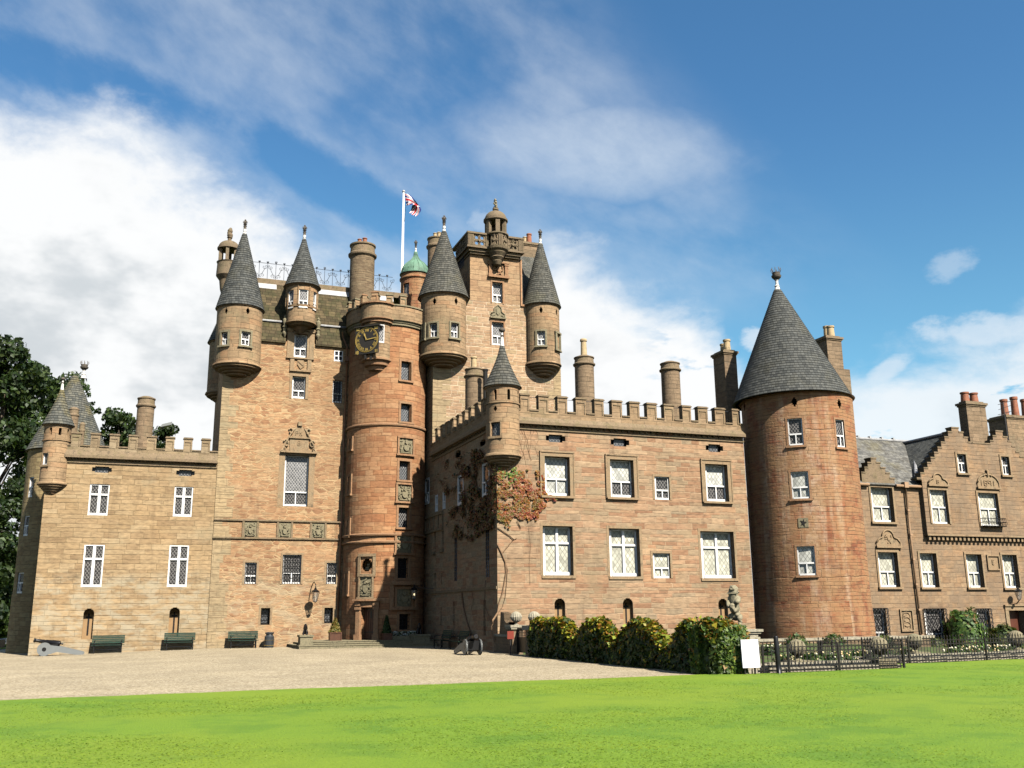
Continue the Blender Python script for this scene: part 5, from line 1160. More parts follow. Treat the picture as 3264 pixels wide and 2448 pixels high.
mb.face([(17.3, YF+.2, zj), (bx0, YF+.2, zj), (bx0, YF+3, zl_), (17.3, YF+3, zl_)]); mb.face([(17.3, YF+3, zl_), (bx0, YF+3, zl_), (bx0, 62, zj), (17.3, 62, zj)]); mb.face([(17.3, YF+.1, zj), (17.3, YF+3, zl_), (17.3, 62, zj)]); mb.build('roof', M['slate2'], RJ)
mb = MB(); mb.face([(bx1, YF+.1, zj), (jx1, YF+.1, zj), (jx1, YF+3, zr_), (bx1, YF+3, zr_)]); mb.face([(bx1, YF+3, zr_), (jx1, YF+3, zr_), (jx1, 62, zj), (bx1, 62, zj)]); mb.face([(jx1, YF+.1, zj), (jx1, 62, zj), (jx1, YF+3, zr_)])
mb.build('roof', M['slate2'], RJ)
mb = MB(); mb.tube([(bx1+.02, YF-.06, zj-.1), (bx1+.02, YF-.06, zpb-.4)], .06, 6); mb.box(bx1+.0, jx1-1.0, YF-.1, YF+.05, zj-.1, zj+.03); mb.build('string_course', M['dressr'], RJ)
window(RJ, PF, wA, .24, 'sash', .38, 'pane_grey', 'pane_grey', fw=.05); window(RJ, PF, wB, .20, 'sash', .38, 'pane_grey', 'pane_grey', fw=.05)
surr(RJ, planeY(YF-.003), wA, 'dressr', .10, .03, False); surr(RJ, PF, wB, 'dressr', .10, .03, False)
# lion panel and pediment
r = RY('f', 1432, 1540, 722, 832, YF); um = (r[0]+r[1])/2; PU = planeY(YF-.003); mb = MB()
for s, a in ((-1, r[0]-.24), (1, r[1]+.02)):
    mb.mbox(PU, a, a+.22, r[2], r[3], -.12, .02); mb.mbox(PU, a-.04, a+.26, r[3]-.12, r[3], -.16, .02); mb.mbox(PU, a-.04, a+.26, r[2], r[2]+.1, -.16, .02)
mb.mbox(PU, r[0]-.3, r[1]+.3, r[3], r[3]+.09, -.19, .02); mb.mbox(PU, r[0]-.3, r[1]+.3, r[2]-.14, r[2], -.22, .02)
beast(mb, PU, um, (r[2]+r[3])/2, (r[1]-r[0])*1.15, (r[3]-r[2])*1.0, .10); mb.build('lion_panel', M['dressr'], RJ)
r = RY('f', 1412, 1553, 1088, 1208, YF); um = (r[0]+r[1])/2; h = r[3]-r[2]; w_ = r[1]-r[0]
mb = MB(); mb.mbox(PF, r[0], r[1], r[2], r[2]+.09, -.17, .02)
prof = [(um-w_*.45, r[2]+.09), (um+w_*.45, r[2]+.09), (um+w_*.42, r[2]+h*.35), (um+w_*.22, r[2]+h*.5), (um+w_*.2, r[2]+h*.8), (um, r[3]), (um-w_*.2, r[2]+h*.8), (um-w_*.22, r[2]+h*.5), (um-w_*.42, r[2]+h*.35)]
mb.prism(prof, PF, -.07, .02); mb.tube([PF(a, b, -.09) for a, b in prof[1:]], .045, 6)
mb.prism([(um-.13, r[2]+h*.7), (um-.13, r[2]+h*.4), (um, r[2]+h*.25), (um+.13, r[2]+h*.4), (um+.13, r[2]+h*.7)], PF, -.12, .02)
for s in (-1, 1): stroke(mb, PF, (um+s*.2, r[2]+h*.3), (um+s*.42, r[2]+h*.2), .10, -.11, 0)
mb.build('pediment', M['carve'], RJ)
# pierced parapet, round bay and cupola
yp = YF-.42; PP = planeY(yp); px0, px1 = Q('u', 238, 750, Y=yp).x, Q('u', 1052, 820, Y=yp).x
zb0 = (Q('u', 238, 850, Y=yp).z+Q('u', 1050, 965, Y=yp).z)/2; zb1 = (Q('u', 238, 828, Y=yp).z+Q('u', 1050, 935, Y=yp).z)/2; zt1 = (Q('u', 238, 650, Y=yp).z+Q('u', 1050, 762, Y=yp).z)/2; zt2 = (Q('u', 238, 622, Y=yp).z+Q('u', 1050, 738, Y=yp).z)/2
yb = 58.6; bxm = Q('u', 672, 860, Y=yp).x; br = .68
mb = MB()
mb.box(px0+.1, px1-.1, yp+.1, yb-.1, zpb-.28, zb0); mb.box(px0+.22, px1-.22, yp+.22, yb-.2, zpb-.42, zpb-.28); mb.box(px0-.06, px1+.06, yp-.06, yb, zb0, zb1); mb.box(px0-.05, px1+.05, yp-.05, yp+.3, zt1, zt2)
mb.box(px0-.05, px0+.25, yp+.3, yb, zt1, zt2); mb.box(px1-.25, px1+.05, yp+.3, yb, zt1, zt2)
mb.lathe(bxm, yp+.1, [(.05, zb0-1.05), (.22, zb0-.98), (.34, zb0-.75), (.30, zb0-.7), (.46, zb0-.5), (.43, zb0-.44), (.60, zb0-.2), (.57, zb0-.15), (.72, zb0-.02), (.76, zb1), (.02, zb1)], n=32)
mb.lathe(bxm, yp+.1, [(.02, zt1), (.70, zt1), (.76, zt1+.04), (.76, zt2), (.02, zt2)], n=32)
def pier(mp, a, b):
    mb.mbox(mp, a, b, zb1, zt1, 0, .26)
    k = max(2, int((b-a)/.09))
    for j in range(k): 
        x = a+(b-a)*(j+.5)/k; mb.mbox(mp, x-.018, x+.018, zb1+.06, zt1-.06, -.03, .01)
def quatre(mp, a, b):
    um = (a+b)/2; vm_ = (zb1+zt1)/2; hw, hh_ = (b-a)/2, (zt1-zb1)/2; R_ = min(hw, hh_)
    for q1 in range(4):
        an = math.pi/4+q1*math.pi/2; cx2, cz2 = um+hw*.47*math.copysign(1, math.cos(an)), vm_+hh_*.47*math.copysign(1, math.sin(an))
        n = 14
        mb.tube([mp(cx2+R_*.40*math.cos(t), cz2+R_*.40*math.sin(t)*hh_/R_*.95, .10) for t in np.linspace(0, 2*math.pi, n)], .055, 6)
    mb.prism([(um-.11, vm_), (um, vm_-.11), (um+.11, vm_), (um, vm_+.11)], mp, -.02, .2); mb.tube([mp(um+.08*math.cos(t), vm_+.08*math.sin(t), .05) for t in np.linspace(0, 2*math.pi, 9)], .04, 5)
    for s in (-1, 1): mb.tube([mp(um+s*hw*.95, zb1, .1), mp(um+s*hw*.95, zt1, .1)], .05, 5); mb.mbox(mp, um-hw, um+hw, (zb1 if s < 0 else zt1-.07), (zb1+.07 if s < 0 else zt1), .03, .2)
    for s1, s2 in ((-1, 0), (1, 0), (0, -1), (0, 1)): mb.prism([(um+s1*hw+(-.07 if s2 else 0), vm_+s2*hh_+(-.09 if s1 else 0)), (um+s1*hw+(.07 if s2 else 0), vm_+s2*hh_+(.09 if s1 else 0)), (um+s1*hw*.55, vm_+s2*hh_*.55)], mp, .02, .2)
ux = lambda x: Q('u', x, 790, Y=yp).x
pier(PP, px0, ux(323)); quatre(PP, ux(325), ux(495)); pier(PP, ux(497), ux(545)); pier(PP, ux(792), ux(833)); quatre(PP, ux(836), ux(972)); pier(PP, ux(976), px1)
PB = cylmap((bxm, yp+.1, .70)); pier(PB, -.14, .14); quatre(PB, -.68, -.16); quatre(PB, .16, .68)
PL = planeX(px0); L0 = -yp-.26
pier(PL, L0-.3, L0); quatre(PL, L0-1.2, L0-.3); pier(PL, L0-1.5, L0-1.2); quatre(PL, L0-2.5, L0-1.5)
PRt = planeXr(px1); pier(PRt, yp+.26, yp+.5); quatre(PRt, yp+.5, yp+1.5); quatre(PRt, yp+1.6, yp+2.6)
mb.build('pierced_parapet', M['dome'], RJ)
cxq = Q('u', 645, 560, Y=YF+.25).x; cyq = YF+.25; zq = [Q('u', 640, y, Y=cyq).z for y in (720, 512, 470, 342, 300, 152)]
mb = MB()
rc_ = .74
for k in range(6):
    a = R(-8)+k*math.pi/3; x_, y_ = cxq+.60*math.sin(a), cyq-.60*math.cos(a); ca, sa = math.cos(a), math.sin(a)
    p = [(x_+ca*u-(-sa)*0+sa*v*-1, y_+sa*u+ca*v) for u, v in ((-.14, -.11), (.14, -.11), (.14, .11), (-.14, .11))]
    mb.hexa([(a_, b_, zb1) for a_, b_ in p]+[(a_, b_, zq[1]) for a_, b_ in p])
mb.lathe(cxq, cyq, [(.02, zq[1]), (rc_-.06, zq[1]), (rc_+.06, zq[1]+.08), (rc_+.06, zq[2]), (rc_-.02, zq[2]+.03)]+[((rc_-.02)*math.cos(t), zq[2]+.03+(zq[3]-zq[2]-.02)*math.sin(t)) for t in np.linspace(.08, 1.38, 9)]+[(.15, zq[3]), (.12, zq[3]+.1), (.2, zq[4]-.12), (.2, zq[4]), (.02, zq[4])], n=32)
mb.build('cupola', M['dome'], RJ)
def skin(name, pts, edges, rad, mat, parent=None, sub=1, rough=0):
    me = bpy.data.meshes.new(name+'_frame'); off = root_of(parent).location if parent else Vector(pts[0])
    me.from_pydata([tuple(Vector(p)-off) for p in pts], edges, []); o = bpy.data.objects.new(name, me); COL.objects.link(o)
    o.modifiers.new('skin', 'SKIN'); sb = o.modifiers.new('sub', 'SUBSURF'); sb.levels = sub; sb.render_levels = sub
    if not me.skin_vertices: me.attributes.new('tmp', 'FLOAT', 'POINT')
    sv = me.skin_vertices[0].data if me.skin_vertices else None
    for i, r_ in enumerate(rad): sv[i].radius = (r_, r_) if not isinstance(r_, tuple) else r_
    sv[0].use_root = True
    dg = bpy.context.evaluated_depsgraph_get(); dg.update(); m2 = bpy.data.meshes.new_from_object(o.evaluated_get(dg)); m2.name = name
    o.modifiers.clear(); o.data = m2; m2.materials.clear(); m2.materials.append(mat); m2.polygons.foreach_set('use_smooth', [True]*len(m2.polygons))
    if rough:
        for v_ in m2.vertices:
            p_ = v_.co*(1.0/rough); v_.co += v_.normal*(.34*rough*(noise.noise(p_*.6)+.9*noise.noise(p_*1.5)))
    if parent: o.parent = parent
    else: o.location = off
    return o
def rampant(name, x, y, z, h, mat, parent=None, ax=(-1, 0), side=0.0):
    """upright lion: haunches on the base, forepaws held to the front, maned head turned along ax"""
    ax = Vector((ax[0], ax[1], 0)).normalized(); sd = Vector((-ax.y, ax.x, 0))
    def P(a, b, c): q_ = Vector((x, y, z))+ax*(a*h)+sd*(b*h)+Vector((0, 0, c*h)); return tuple(q_)
    pts = [P(-.08, 0, .22), P(-.06, 0, .36), P(0, 0, .52), P(.02, 0, .66), P(.03, 0, .78), P(.07, 0, .88), P(.17, 0, .87), P(.03, 0, .95),
           P(-.02, .12, .18), P(.10, .13, .16), P(.04, .13, .03), P(.14, .13, .01), P(-.02, -.12, .18), P(.10, -.13, .16), P(.04, -.13, .03), P(.14, -.13, .01),
           P(.05, .12, .60), P(.16, .13, .52), P(.22, .10, .60), P(.05, -.12, .60), P(.16, -.12, .46), P(.22, -.08, .42),
           P(-.18, 0, .14), P(-.27, .03, .30), P(-.22, -.02, .47), P(-.29, .02, .58), P(.20, 0, .34), P(.25, .02, .50), P(-.13, .04, .84), P(-.14, -.05, .70)]
    ed = [(0, 1), (1, 2), (2, 3), (3, 4), (4, 5), (5, 6), (5, 7), (0, 8), (8, 9), (9, 10), (10, 11), (0, 12), (12, 13), (13, 14), (14, 15), (3, 16), (16, 17), (17, 18), (3, 19), (19, 20), (20, 21), (0, 22), (22, 23), (23, 24), (24, 25), (1, 26), (26, 27), (4, 28), (3, 29)]
    rad = [.12, .105, .115, .145, .15, .10, .045, .06, .075, .06, .045, .04, .075, .06, .045, .04, .05, .04, .045, .05, .04, .04, .045, .035, .04, .055, .07, .06, .06, .06]
    return skin(name, pts, ed, [r_*h for r_ in rad], mat, parent, 2, .075*h)
st = rampant('lion_statue', cxq, cyq, zq[4], zq[5]-zq[4], M['statue'], None, (-.6, -.5)); tag(st, 'small weathered stone lion crowning the domed cupola of the tallest tower', 'statue')
# turrets
c = CYL('f', 803, 1205, 1250, 55.62); mc = cylmap(c); zE = zy('f', 1020, 1035, c[1])
wT = [RC('f', 884, 952, 1243, 1370, c), RC('f', 1070, 1137, 1243, 1376, c)]; hh = [hole(r, .18) for r in wT]
for xx in (926, 1117): u, z = QC('f', xx, 1050, c); hh += lancets(c, z, .46, .24, [u/c[2]])
tT = turret(RJ, c, zy('f', 985, 1628, 55.2), zy('f', 1000, 1562, c[1]), zE, zy('f', 1020, 437, c[1]), zy('f', 1020, 292, c[1]), CYL('f', 795, 1248, 1035, c[1])[2], 'turret', 'slate2', hh, r1=.14)
tT['label'] = 'rounded corner turret nearest the clock, taller of the two'
for r in wT: window(RJ, mc, r, .15, 'sash', .45, 'pane_steel', fw=.05)
[surr(RJ, mc, r, 'carve', .10, .06) for r in wT]; surr(RJ, mc, (-1.95, -1.72, wT[0][2], wT[0][3]), 'carve', .12, .08)
c = CYL('f', 1718, 2028, 1350, 55.62); mc = cylmap(c); zE = zy('f', 1870, 1110, c[1])
wT = [RC('f', 1830, 1902, 1313, 1442, c)]; hh = [hole(r, .16) for r in wT]; u, z = QC('f', 1865, 1127, c); hh += lancets(c, z, .44, .22, [u/c[2], u/c[2]+1.05])
turret(RJ, c, zy('i', 1055, 550, 55.2), zy('i', 1050, 468, c[1]), zE, zy('f', 1821, 540, c[1]), zy('f', 1819, 408, c[1]), 1.28, 'turret', 'slate2', hh, r1=.13)
for r in wT: window(RJ, mc, r, .13, 'sash', .45, 'pane_grey', fw=.05)
[surr(RJ, mc, r, 'carve', .10, .05) for r in wT]; mb = MB()
r2 = RC('f', 1990, 2027, 1340, 1480, c); mb.mbox(mc, r2[0]-.05, r2[0]+.09, r2[2], r2[3], -.12, .02); mb.mbox(mc, r2[0]+.5, r2[0]+.62, r2[2], r2[3], -.12, .02); mb.mbox(mc, r2[0]-.08, r2[0]+.66, r2[3], r2[3]+.12, -.15, .02); mb.mbox(mc, r2[0]-.08, r2[0]+.66, r2[2]-.1, r2[2], -.16, .02)
mb.build('window_surround', M['carve'], RJ)
# chimneys behind the platform, short iron railing
xch = Q('f', 1745, 640, Y=60).x; square_chimney(RJ, xch-1.6, xch+.8, 59.4, 60.6, zj, Q('f', 1745, 560, Y=59.4).z, [(Q('f', 1724, 500, Y=60).x, 60, .55, .15, 'pot_buff'), (Q('f', 1751, 500, Y=60).x, 59.8, .75, .17, 'pot_red')])
xch = Q('f', 945, 620, Y=60).x; round_chimney(RJ, (xch, 60.0, .62), zj-2, Q('f', 930, 500, Y=60).z, [(-.12, 0, .4, .12, 'pot_buff'), (.16, 0, .5, .13, 'pot_buff')], cap=.8)
mb = MB(); xr_ = Q('f', 1150, 680, Y=57.2).x; z0_ = Q('f', 1150, 740, Y=57.2).z
for k in range(14): y = 56.4+k*.2; mb.tube([(xr_, y, z0_-.3), (xr_, y, z0_+.95+.1*(k % 2))], .022, 4)
mb.tube([(xr_, 56.4, z0_+.75), (xr_, 59.2, z0_+.75)], .022, 4); mb.build('roof_railing', M['railing'], RJ)

# ------------------------------------------------------------------ right wing
RW = thing('castle_wing', 'three storey red and tan sandstone wing with battlements behind the ivy hedge', 'castle wing', (22.8, 50, 0))
rx1 = 29.98
def kz(x, y): return Q('k', x, y, Y=YR_).z
zs_, zu, zl, zsl, zsi, zme = [kz(900, y) for y in (934, 898, 874, 838, 772, 641)]
up = [RY('k', 98, 318, 1122, 1468, YR_), RY('k', 675, 882, 1150, 1482, YR_), RY('k', 1516, 1712, 1190, 1518, YR_)]
us_ = RY('k', 1070, 1200, 1298, 1502, YR_)
lo = [RY('l', 85, 350, 212, 648, YR_), RY('l', 672, 940, 235, 657, YR_), RY('l', 1480, 1775, 260, 673, YR_)]
ls = RY('l', 1055, 1207, 452, 672, YR_)
ovs = [RY('k', 110, 282, 928, 995, YR_), RY('k', 682, 845, 962, 1030, YR_), RY('k', 1520, 1672, 1013, 1080, YR_)]
sts = []
for xa, xb, yt in ((187, 283, 850), (790, 888, 848), (1632, 1705, 853)):
    r = RY('l', xa, xb, yt, 1000, YR_); sts.append((r[0], r[0]+.56, 1.05, r[3]))
hs = [hole(r, .32) for r in up]+[hole(us_, .16)]+[hole(r, .42) for r in lo]+[hole(ls, .18)]
for r in ovs: hs += oval_holes(*r, .24)
for r in sts: hs += arch_holes(*r, .26)
mb = MB(); wall(mb, PR, XS, rx1, -.6, zu, hs); solid(mb, XS, rx1, YR_, 55.4, -.6, zu, 'r'); mb.build('wall', M['rwing'], RW)
for r in up: 
    pass
window(RW, PR, up[0], .30, 'sash', .42, 'pane_blind', 'pane_blind', fw=.075); window(RW, PR, up[1], .30, 'sash', .41, 'pane_blind', 'pane_dark', fw=.075); window(RW, PR, up[2], .30, 'sash', .41, 'pane_blind', 'pane_dark', fw=.075)
window(RW, PR, us_, .13, 'sash', .40, 'pane_dark', 'pane_dark', fw=.055); window(RW, PR, ls, .15, 'sash', .40, 'pane_pale', 'pane_pale', fw=.055)
for r in lo: window(RW, PR, r, .38, 'cross', .65, 'pane_pale', 'pane_pale', fw=.085)
for r in ovs: eyes(RW, PR, r)
for r in sts: slot(RW, PR, r, .24)
for r in up:
    mb = MB(); surround(mb, PR, r, .19, .07); mb.mbox(PR, r[0]-.26, r[1]+.26, r[3]+.19, r[3]+.26, -.12, .02); mb.mbox(PR, r[0]-.26, r[0]-.19, r[2]-.05, r[3]+.19, -.10, .02); mb.mbox(PR, r[1]+.19, r[1]+.26, r[2]-.05, r[3]+.19, -.10, .02); mb.build('window_surround', M['dress'], RW)
for r in lo: mb = MB(); surround(mb, PR, r, .14, .012, False); mb.mbox(PR, r[0]-.08, r[1]+.12, r[2]-.14, r[2], -.06, .02); mb.build('window_surround', M['dress'], RW)
surr(RW, PR, us_, 'dress', .12, .02, False); surr(RW, PR, ls, 'dress', .12, .02, False)
# side wall (in shade, facing the stair tower)
sx = lambda zm, a, b, y0, y1: RX(zm, a, b, y0, y1, XS)
def slim(zm, xl, y0, y1, wd):
    r = RX(zm, xl, xl+6, y0, y1, XS); return (r[0], r[0]+wd, r[2], r[3])
sideW = [slim('g', 842, 1180, 1410, 1.0), slim('g', 933, 1325, 1470, .55), slim('g', 999, 1298, 1448, .55), slim('g', 1130, 1155, 1420, 1.05), slim('g', 1347, 1052, 1342, 1.1)]
sideS = [slim('h', 1003, 290, 475, .42), slim('h', 1079, 280, 450, .42), slim('h', 1003, 685, 870, .4), slim('h', 1072, 680, 790, .25), slim('h', 900, 545, 760, .35), slim('h', 886, 1003, 1155, .4), slim('h', 1066, 1012, 1185, .3), slim('h', 1188, 960, 1280, .3), slim('h', 1480, 945, 1285, .35)]
sideG = [slim('h', 1200, 345, 762, .55), slim('h', 1500, 265, 726, .6)]
hs = [hole(r, .04) for r in sideW]+[hole(r, .35) for r in sideS]+[hole(r, .3) for r in sideG]
eyS = [slim('g', 1108, 938, 1005, 1.0), slim('g', 1325, 845, 900, .9)]
for r in eyS: hs += oval_holes(*r, .24)
mb = MB(); wall(mb, PS, -60.0, -YR_, -.6, zu, hs); mb.build('side_wall', M['rwing'], RW)
for r in sideW: window(RW, PS, r, .04, 'sash', .42, 'pane_plain', fw=.10)
for r in sideS: window(RW, PS, r, .33, 'plain', .5, 'pane_plain', frame='dark', fw=.02)
for r in sideG: window(RW, PS, r, .26, 'plain', .5, 'pane_plain', frame='dark', fw=.02); grille(RW, PS, r, .05, 2, 12, .02, mat='railing')
for r in eyS: eyes(RW, PS, r)
mb = MB()
zb_ = Q('h', 960, 150, X=XS).z; yb0, yb1 = Q('h', 890, 160, X=XS).y, Q('h', 1095, 90, X=XS).y
mb.mbox(PS, -yb0, -yb1, zb_-.05, zb_+.12, -.1, .02); mb.mbox(PS, -yb0, -yb1, Q('h', 900, 322, X=XS).z, Q('h', 900, 300, X=XS).z, -.1, .02)
for k in range(6): u = -yb0+(yb0-yb1)*k/5; mb.mbox(PS, u-.05, u+.05, Q('h', 900, 305, X=XS).z, zb_, -.07, .02)
zpl_ = Q('h', 1300, 845, X=XS).z; mb.mbox(PS, -55.4, -YR_-.0, zpl_-.08, zpl_+.05, -.07, .02)
for r in sideS[:2]: mb.mbox(PS, r[0]-.08, r[1]+.08, r[2]-.2, r[2]-.02, -.14, .02)
mb.build('string_course', M['lichen'], RW)
# parapet on both faces
mb = MB()
for mp, a, b in ((PR, XS-.2, rx1), (PS, -55.4, -YR_+.2)):
    mb.mbox(mp, a, b, zs_-.04, zs_+.05, -.07, .05, 1); mb.mbox(mp, a, b, zu, zl, -.28, .1, 1)
    n_ = int((b-a)/.34)
    for k in range(n_): 
        u = a+.3+(b-a-.5)*k/(n_-1); mb.mbox(mp, u-.032, u+.032, zu-.10, zu, -.12, .05, 1)
    mb.face([mp(a, zl, -.28), mp(b, zl, -.28), mp(b, zsl, -.16), mp(a, zsl, -.16)], mi=1)
PRp, PSp = planeY(YR_-.14), planeX(XS-.14)
mb.mbox(PRp, XS-.14, rx1, zl, zsi, 0, .4, 0); mb.mbox(PSp, -55.4, -YR_-.2, zl, zsi, 0, .4, 0)
mer = [(Q('i', 845, 760, Y=YR_).x, Q('i', 925, 760, Y=YR_).x), (Q('i', 1005, 760, Y=YR_).x, Q('i', 1092, 770, Y=YR_).x)]
mer += [(Q('k', a, 690, Y=YR_).x, Q('k', b, 690, Y=YR_).x) for a, b in ((205, 290), (365, 455), (530, 610), (682, 770), (838, 924), (990, 1075), (1140, 1226), (1300, 1375), (1437, 1521), (1585, 1673), (1736, 1790))]
crenels(mb, PRp, mer, zsi, zme, .34, (XS+.6, rx1))
pt = mer[4][0]-mer[3][0]; wm = mer[4][1]-mer[4][0]
crenels(mb, PSp, [(-YR_-1.45-pt*k-wm, -YR_-1.45-pt*k) for k in range(9)][::-1], zsi, zme, .34, (-55.4, -YR_-.8))
solid(mb, XS, rx1, YR_+.3, 55.4, zu, zsi-.35, 't')
mb.build('parapet', [M['rwing_top'], M['lichen']], RW)
# corner turret
cb = CYL('i', 548, 845, 1000, 44.1); c = (cb[0]+.02, 44.14, cb[2]); zT = [Q('i', 700, y, Y=c[1]).z for y in (1345, 1270, 656, 805)]
r = RC('i', 594, 676, 955, 1078, c); hh = [hole(r, .16)]
uu0 = QC('i', 632, 700, c)[0]/c[2]
for a in (uu0, uu0+.82, uu0+1.64, uu0-.82): hh += arch_holes(a*c[2]-.075, a*c[2]+.075, Q('i', 690, 752, Y=43.3).z, Q('i', 690, 660, Y=43.3).z, .22, 3)
u, z = QC('i', 632, 835, c); hh += lancets(c, z, .28, .20, [u/c[2]])
tc_ = turret(RW, c, zT[0]-.1, zT[1], zT[2], Q('i', 690, 287, Y=c[1]).z, Q('i', 690, 120, Y=c[1]).z, CYL('i', 520, 860, 656, c[1])[2], 'turret', 'slate2', hh, name='corner_turret', fstyle='ball', power=1.35, r1=.12, string=[zT[3]])
window(RW, cylmap(c), r, .12, 'plain', .4, 'pane_steel', fw=.03, frame='dark')
surr(RW, cylmap(c), r, 'dress', .06, .04)
c1 = CYL('k', 365, 537, 430, 48.0); round_chimney(RW, c1, zsi-1, Q('k', 445, 248, Y=48).z, [(0, 0, Q('k', 440, 85, Y=48).z-Q('k', 440, 240, Y=48).z+.05, .17, 'pot_buff')], cap=.55)
c1 = CYL('k', 1128, 1298, 500, 48.0); round_chimney(RW, c1, zsi-1, Q('k', 1200, 300, Y=48).z, [], cap=.55)
c1 = CYL('i', 366, 528, 650, 50.0); round_chimney(RW, c1, zsi-1, Q('i', 445, 490, Y=50).z, [(-.02, 0, Q('i', 440, 380, Y=50).z-Q('i', 440, 490, Y=50).z, .16, 'pot_buff')], cap=.55)
mb = MB(); p0 = Q('i', 545, 560, Y=49.0); mb.lathe(p0.x, 49.0, [(.13, zsi-1), (.13, Q('i', 545, 510, Y=49).z), (.16, Q('i', 545, 505, Y=49).z), (.16, Q('i', 545, 490, Y=49).z), (.10, Q('i', 545, 489, Y=49).z)], n=12); mb.build('flue_pipe', M['iron'], RW)
x0_, x1_ = Q('k', 1695, 450, Y=47).x, Q('k', 1803, 450, Y=47).x; yl = Q('k', 1597, 450, X=x0_).y
zt_ = Q('k', 1695, 218, Y=47).z
square_chimney(RW, x0_, x1_, 47.0, min(yl, 50.5), zsi-1.2, zt_, [(Q('k', 1672, 150, Y=48.4).x, 48.4, .75, .17, 'pot_buff'), (Q('k', 1706, 140, Y=47.8).x, 47.8, .85, .20, 'pot_buff')])
# lightning tape strung along the battlements
mb = MB(); zw = Q('k', 640, 648, Y=YR_+.1).z; mb.tube([(XS+1, YR_+.1, zw), (rx1, YR_+.1, zw)], .012, 4); mb.build('wire', M['railing'], RW)

# ------------------------------------------------------------------ round tower at the right
RT = thing('round_tower', 'broad red whinstone round tower with tall slate cone right of the hedge', 'tower', (33.4, 43.7, 0))
ct = (33.4, 43.7, 2.985); mt = cylmap(ct); cx_, cy_, rr = ct
zE = Q('m', 690, 1128, Y=cy_).z; zA = Q('m', 556, 256, Y=cy_).z
wt = [RC('m', 638, 755, 1252, 1463, ct), RC('m', 1014, 1080, 1264, 1478, ct), RC('n', 602, 727, 116, 309, ct), RC('n', 646, 772, 643, 849, ct)]
hs = [hole(r, .16) for r in wt]
for xx, yy in ((688, 1125), (1038, 1138), (300, 1165)): u, z = QC('m', xx, yy, ct); hs += lancets(ct, z, .50, .30, [u/rr])
sg = RC('n', 430, 452, 1165, 1285, ct); hs.append(hole((sg[0], sg[1]+.05, sg[2]-.4, sg[3]), .4))
mb = MB(); wall(mb, mt, -math.pi*rr, math.pi*rr, 2.2, zE, hs, du=.22)
hs2 = [h for h in hs if h[2] < 2.2]
mb.lathe(cx_, cy_, [(rr+.10, -.6), (rr+.07, 1.0), (rr, 2.21)], n=72, rref=rr); mb.lathe(cx_, cy_, [(rr, zE-.1), (rr+.10, zE-.05), (rr+.14, zE)], n=72)
mb.build('wall', M['rtower'], RT)
for i, r in enumerate(wt): window(RT, mt, r, .12, 'sash', .42, 'pane_dark' if i < 2 else 'pane_blind', fw=.055)
[surr(RT, mt, r, 'dressr', .10, .015) for r in wt]
mb = MB(); mb.mbox(mt, sg[0]+.0, sg[1]+.03, sg[2]-.4, sg[3], -.004, .02); mb.build('arrow_loop', M['dark'], RT)
r = RC('n', 652, 723, 445, 512, ct); mb = MB(); mb.mbox(mt, r[0], r[1], r[2], r[3], -.03, .02); um, vm_ = (r[0]+r[1])/2, (r[2]+r[3])/2
mb.prism([(um+.17*(1 if k % 2 == 0 else .4)*math.sin(k*math.pi/5+.25), vm_+.22*(1 if k % 2 == 0 else .4)*math.cos(k*math.pi/5+.25)) for k in range(10)], mt, -.04, -.02, 1)
mb.build('star_plaque', [M['carve'], M['dark']], RT)
ln = (Q('m', 556, 256, Y=cy_).x-cx_)*.62; x0c = (Q('m', 556, 256, Y=cy_).x-cx_)*.38
rf = cone(cx_+x0c, cy_, rr+.24, zE-.02, zA, r1=.20, course=.15, n=72, lean=ln).build('roof', M['slate'], RT)
finial(rf, cx_+x0c+ln, cy_, zA-.03, Q('m', 548, 86, Y=cy_).z, .19, 'coronet')
x0_, x1_ = Q('m', 948, 750, Y=47.6).x, Q('m', 1062, 750, Y=47.6).x
square_chimney(RT, x0_, x1_, 47.6, 49.8, zE-2, Q('m', 945, 640, Y=47.6).z, [(Q('m', 968, 560, Y=48.1).x, 48.1, Q('m', 960, 522, Y=48).z-Q('m', 960, 612, Y=48).z, .22, 'pot_buff'), (Q('m', 938, 580, Y=48.8).x, 48.8, 1.0, .18, 'pot_buff')], shoulder=(.45, Q('m', 1060, 868, Y=47.6).z))
mb = MB(); pA, pB = Q('m', 922, 838, Y=47.2), Q('m', 972, 905, Y=47.2); mb.box(pA.x, pB.x, 47.2, 47.58, pB.z, pA.z); mb.build('lead_flashing', M['lead'], RT)

# ------------------------------------------------------------------ gabled wing at far right
YV = 43.0; PV = planeY(YV); YG = 42.72; PG = planeY(YG)
GW = thing('gabled_wing', 'brown Victorian wing with stepped gables and tall chimney at far right', 'castle wing', (44, 47, 0))
def oz(x, y, Y=YV): return Q('o', x, y, Y=Y).z
def ox(x, y, Y=YV): return Q('o', x, y, Y=Y).x
def pz(x, y, Y=YV): return Q('p', x, y, Y=Y).z
def px_(x, y, Y=YV): return Q('p', x, y, Y=Y).x
ze_ = oz(440, 1200); vx0, vx1 = 35.2, 58.0
wv = dict(a=RY('o', 235, 442, 1218, 1550, YV), b=RY('p', 303, 492, 332, 668, YV), c=RY('p', 707, 868, 342, 670, YV), d=RY('p', 1152, 1302, 352, 672, YV), e=RY('p', 1500, 1642, 357, 676, YV))
gr = [RY('p', 232, 385, 873, 1225, YV), RY('p', 757, 950, 875, 1245, YV), RY('p', 1262, 1385, 875, 1235, YV)]
dv = RY('p', 1562, 1715, 892, 1140, YV)
gx0 = ox(735, 1300, YG); zgb = pz(760, 170, YG)
hs = [hole(r, .34) for r in wv.values()]+[hole(r, .3) for r in gr]+[hole(dv, .5)]
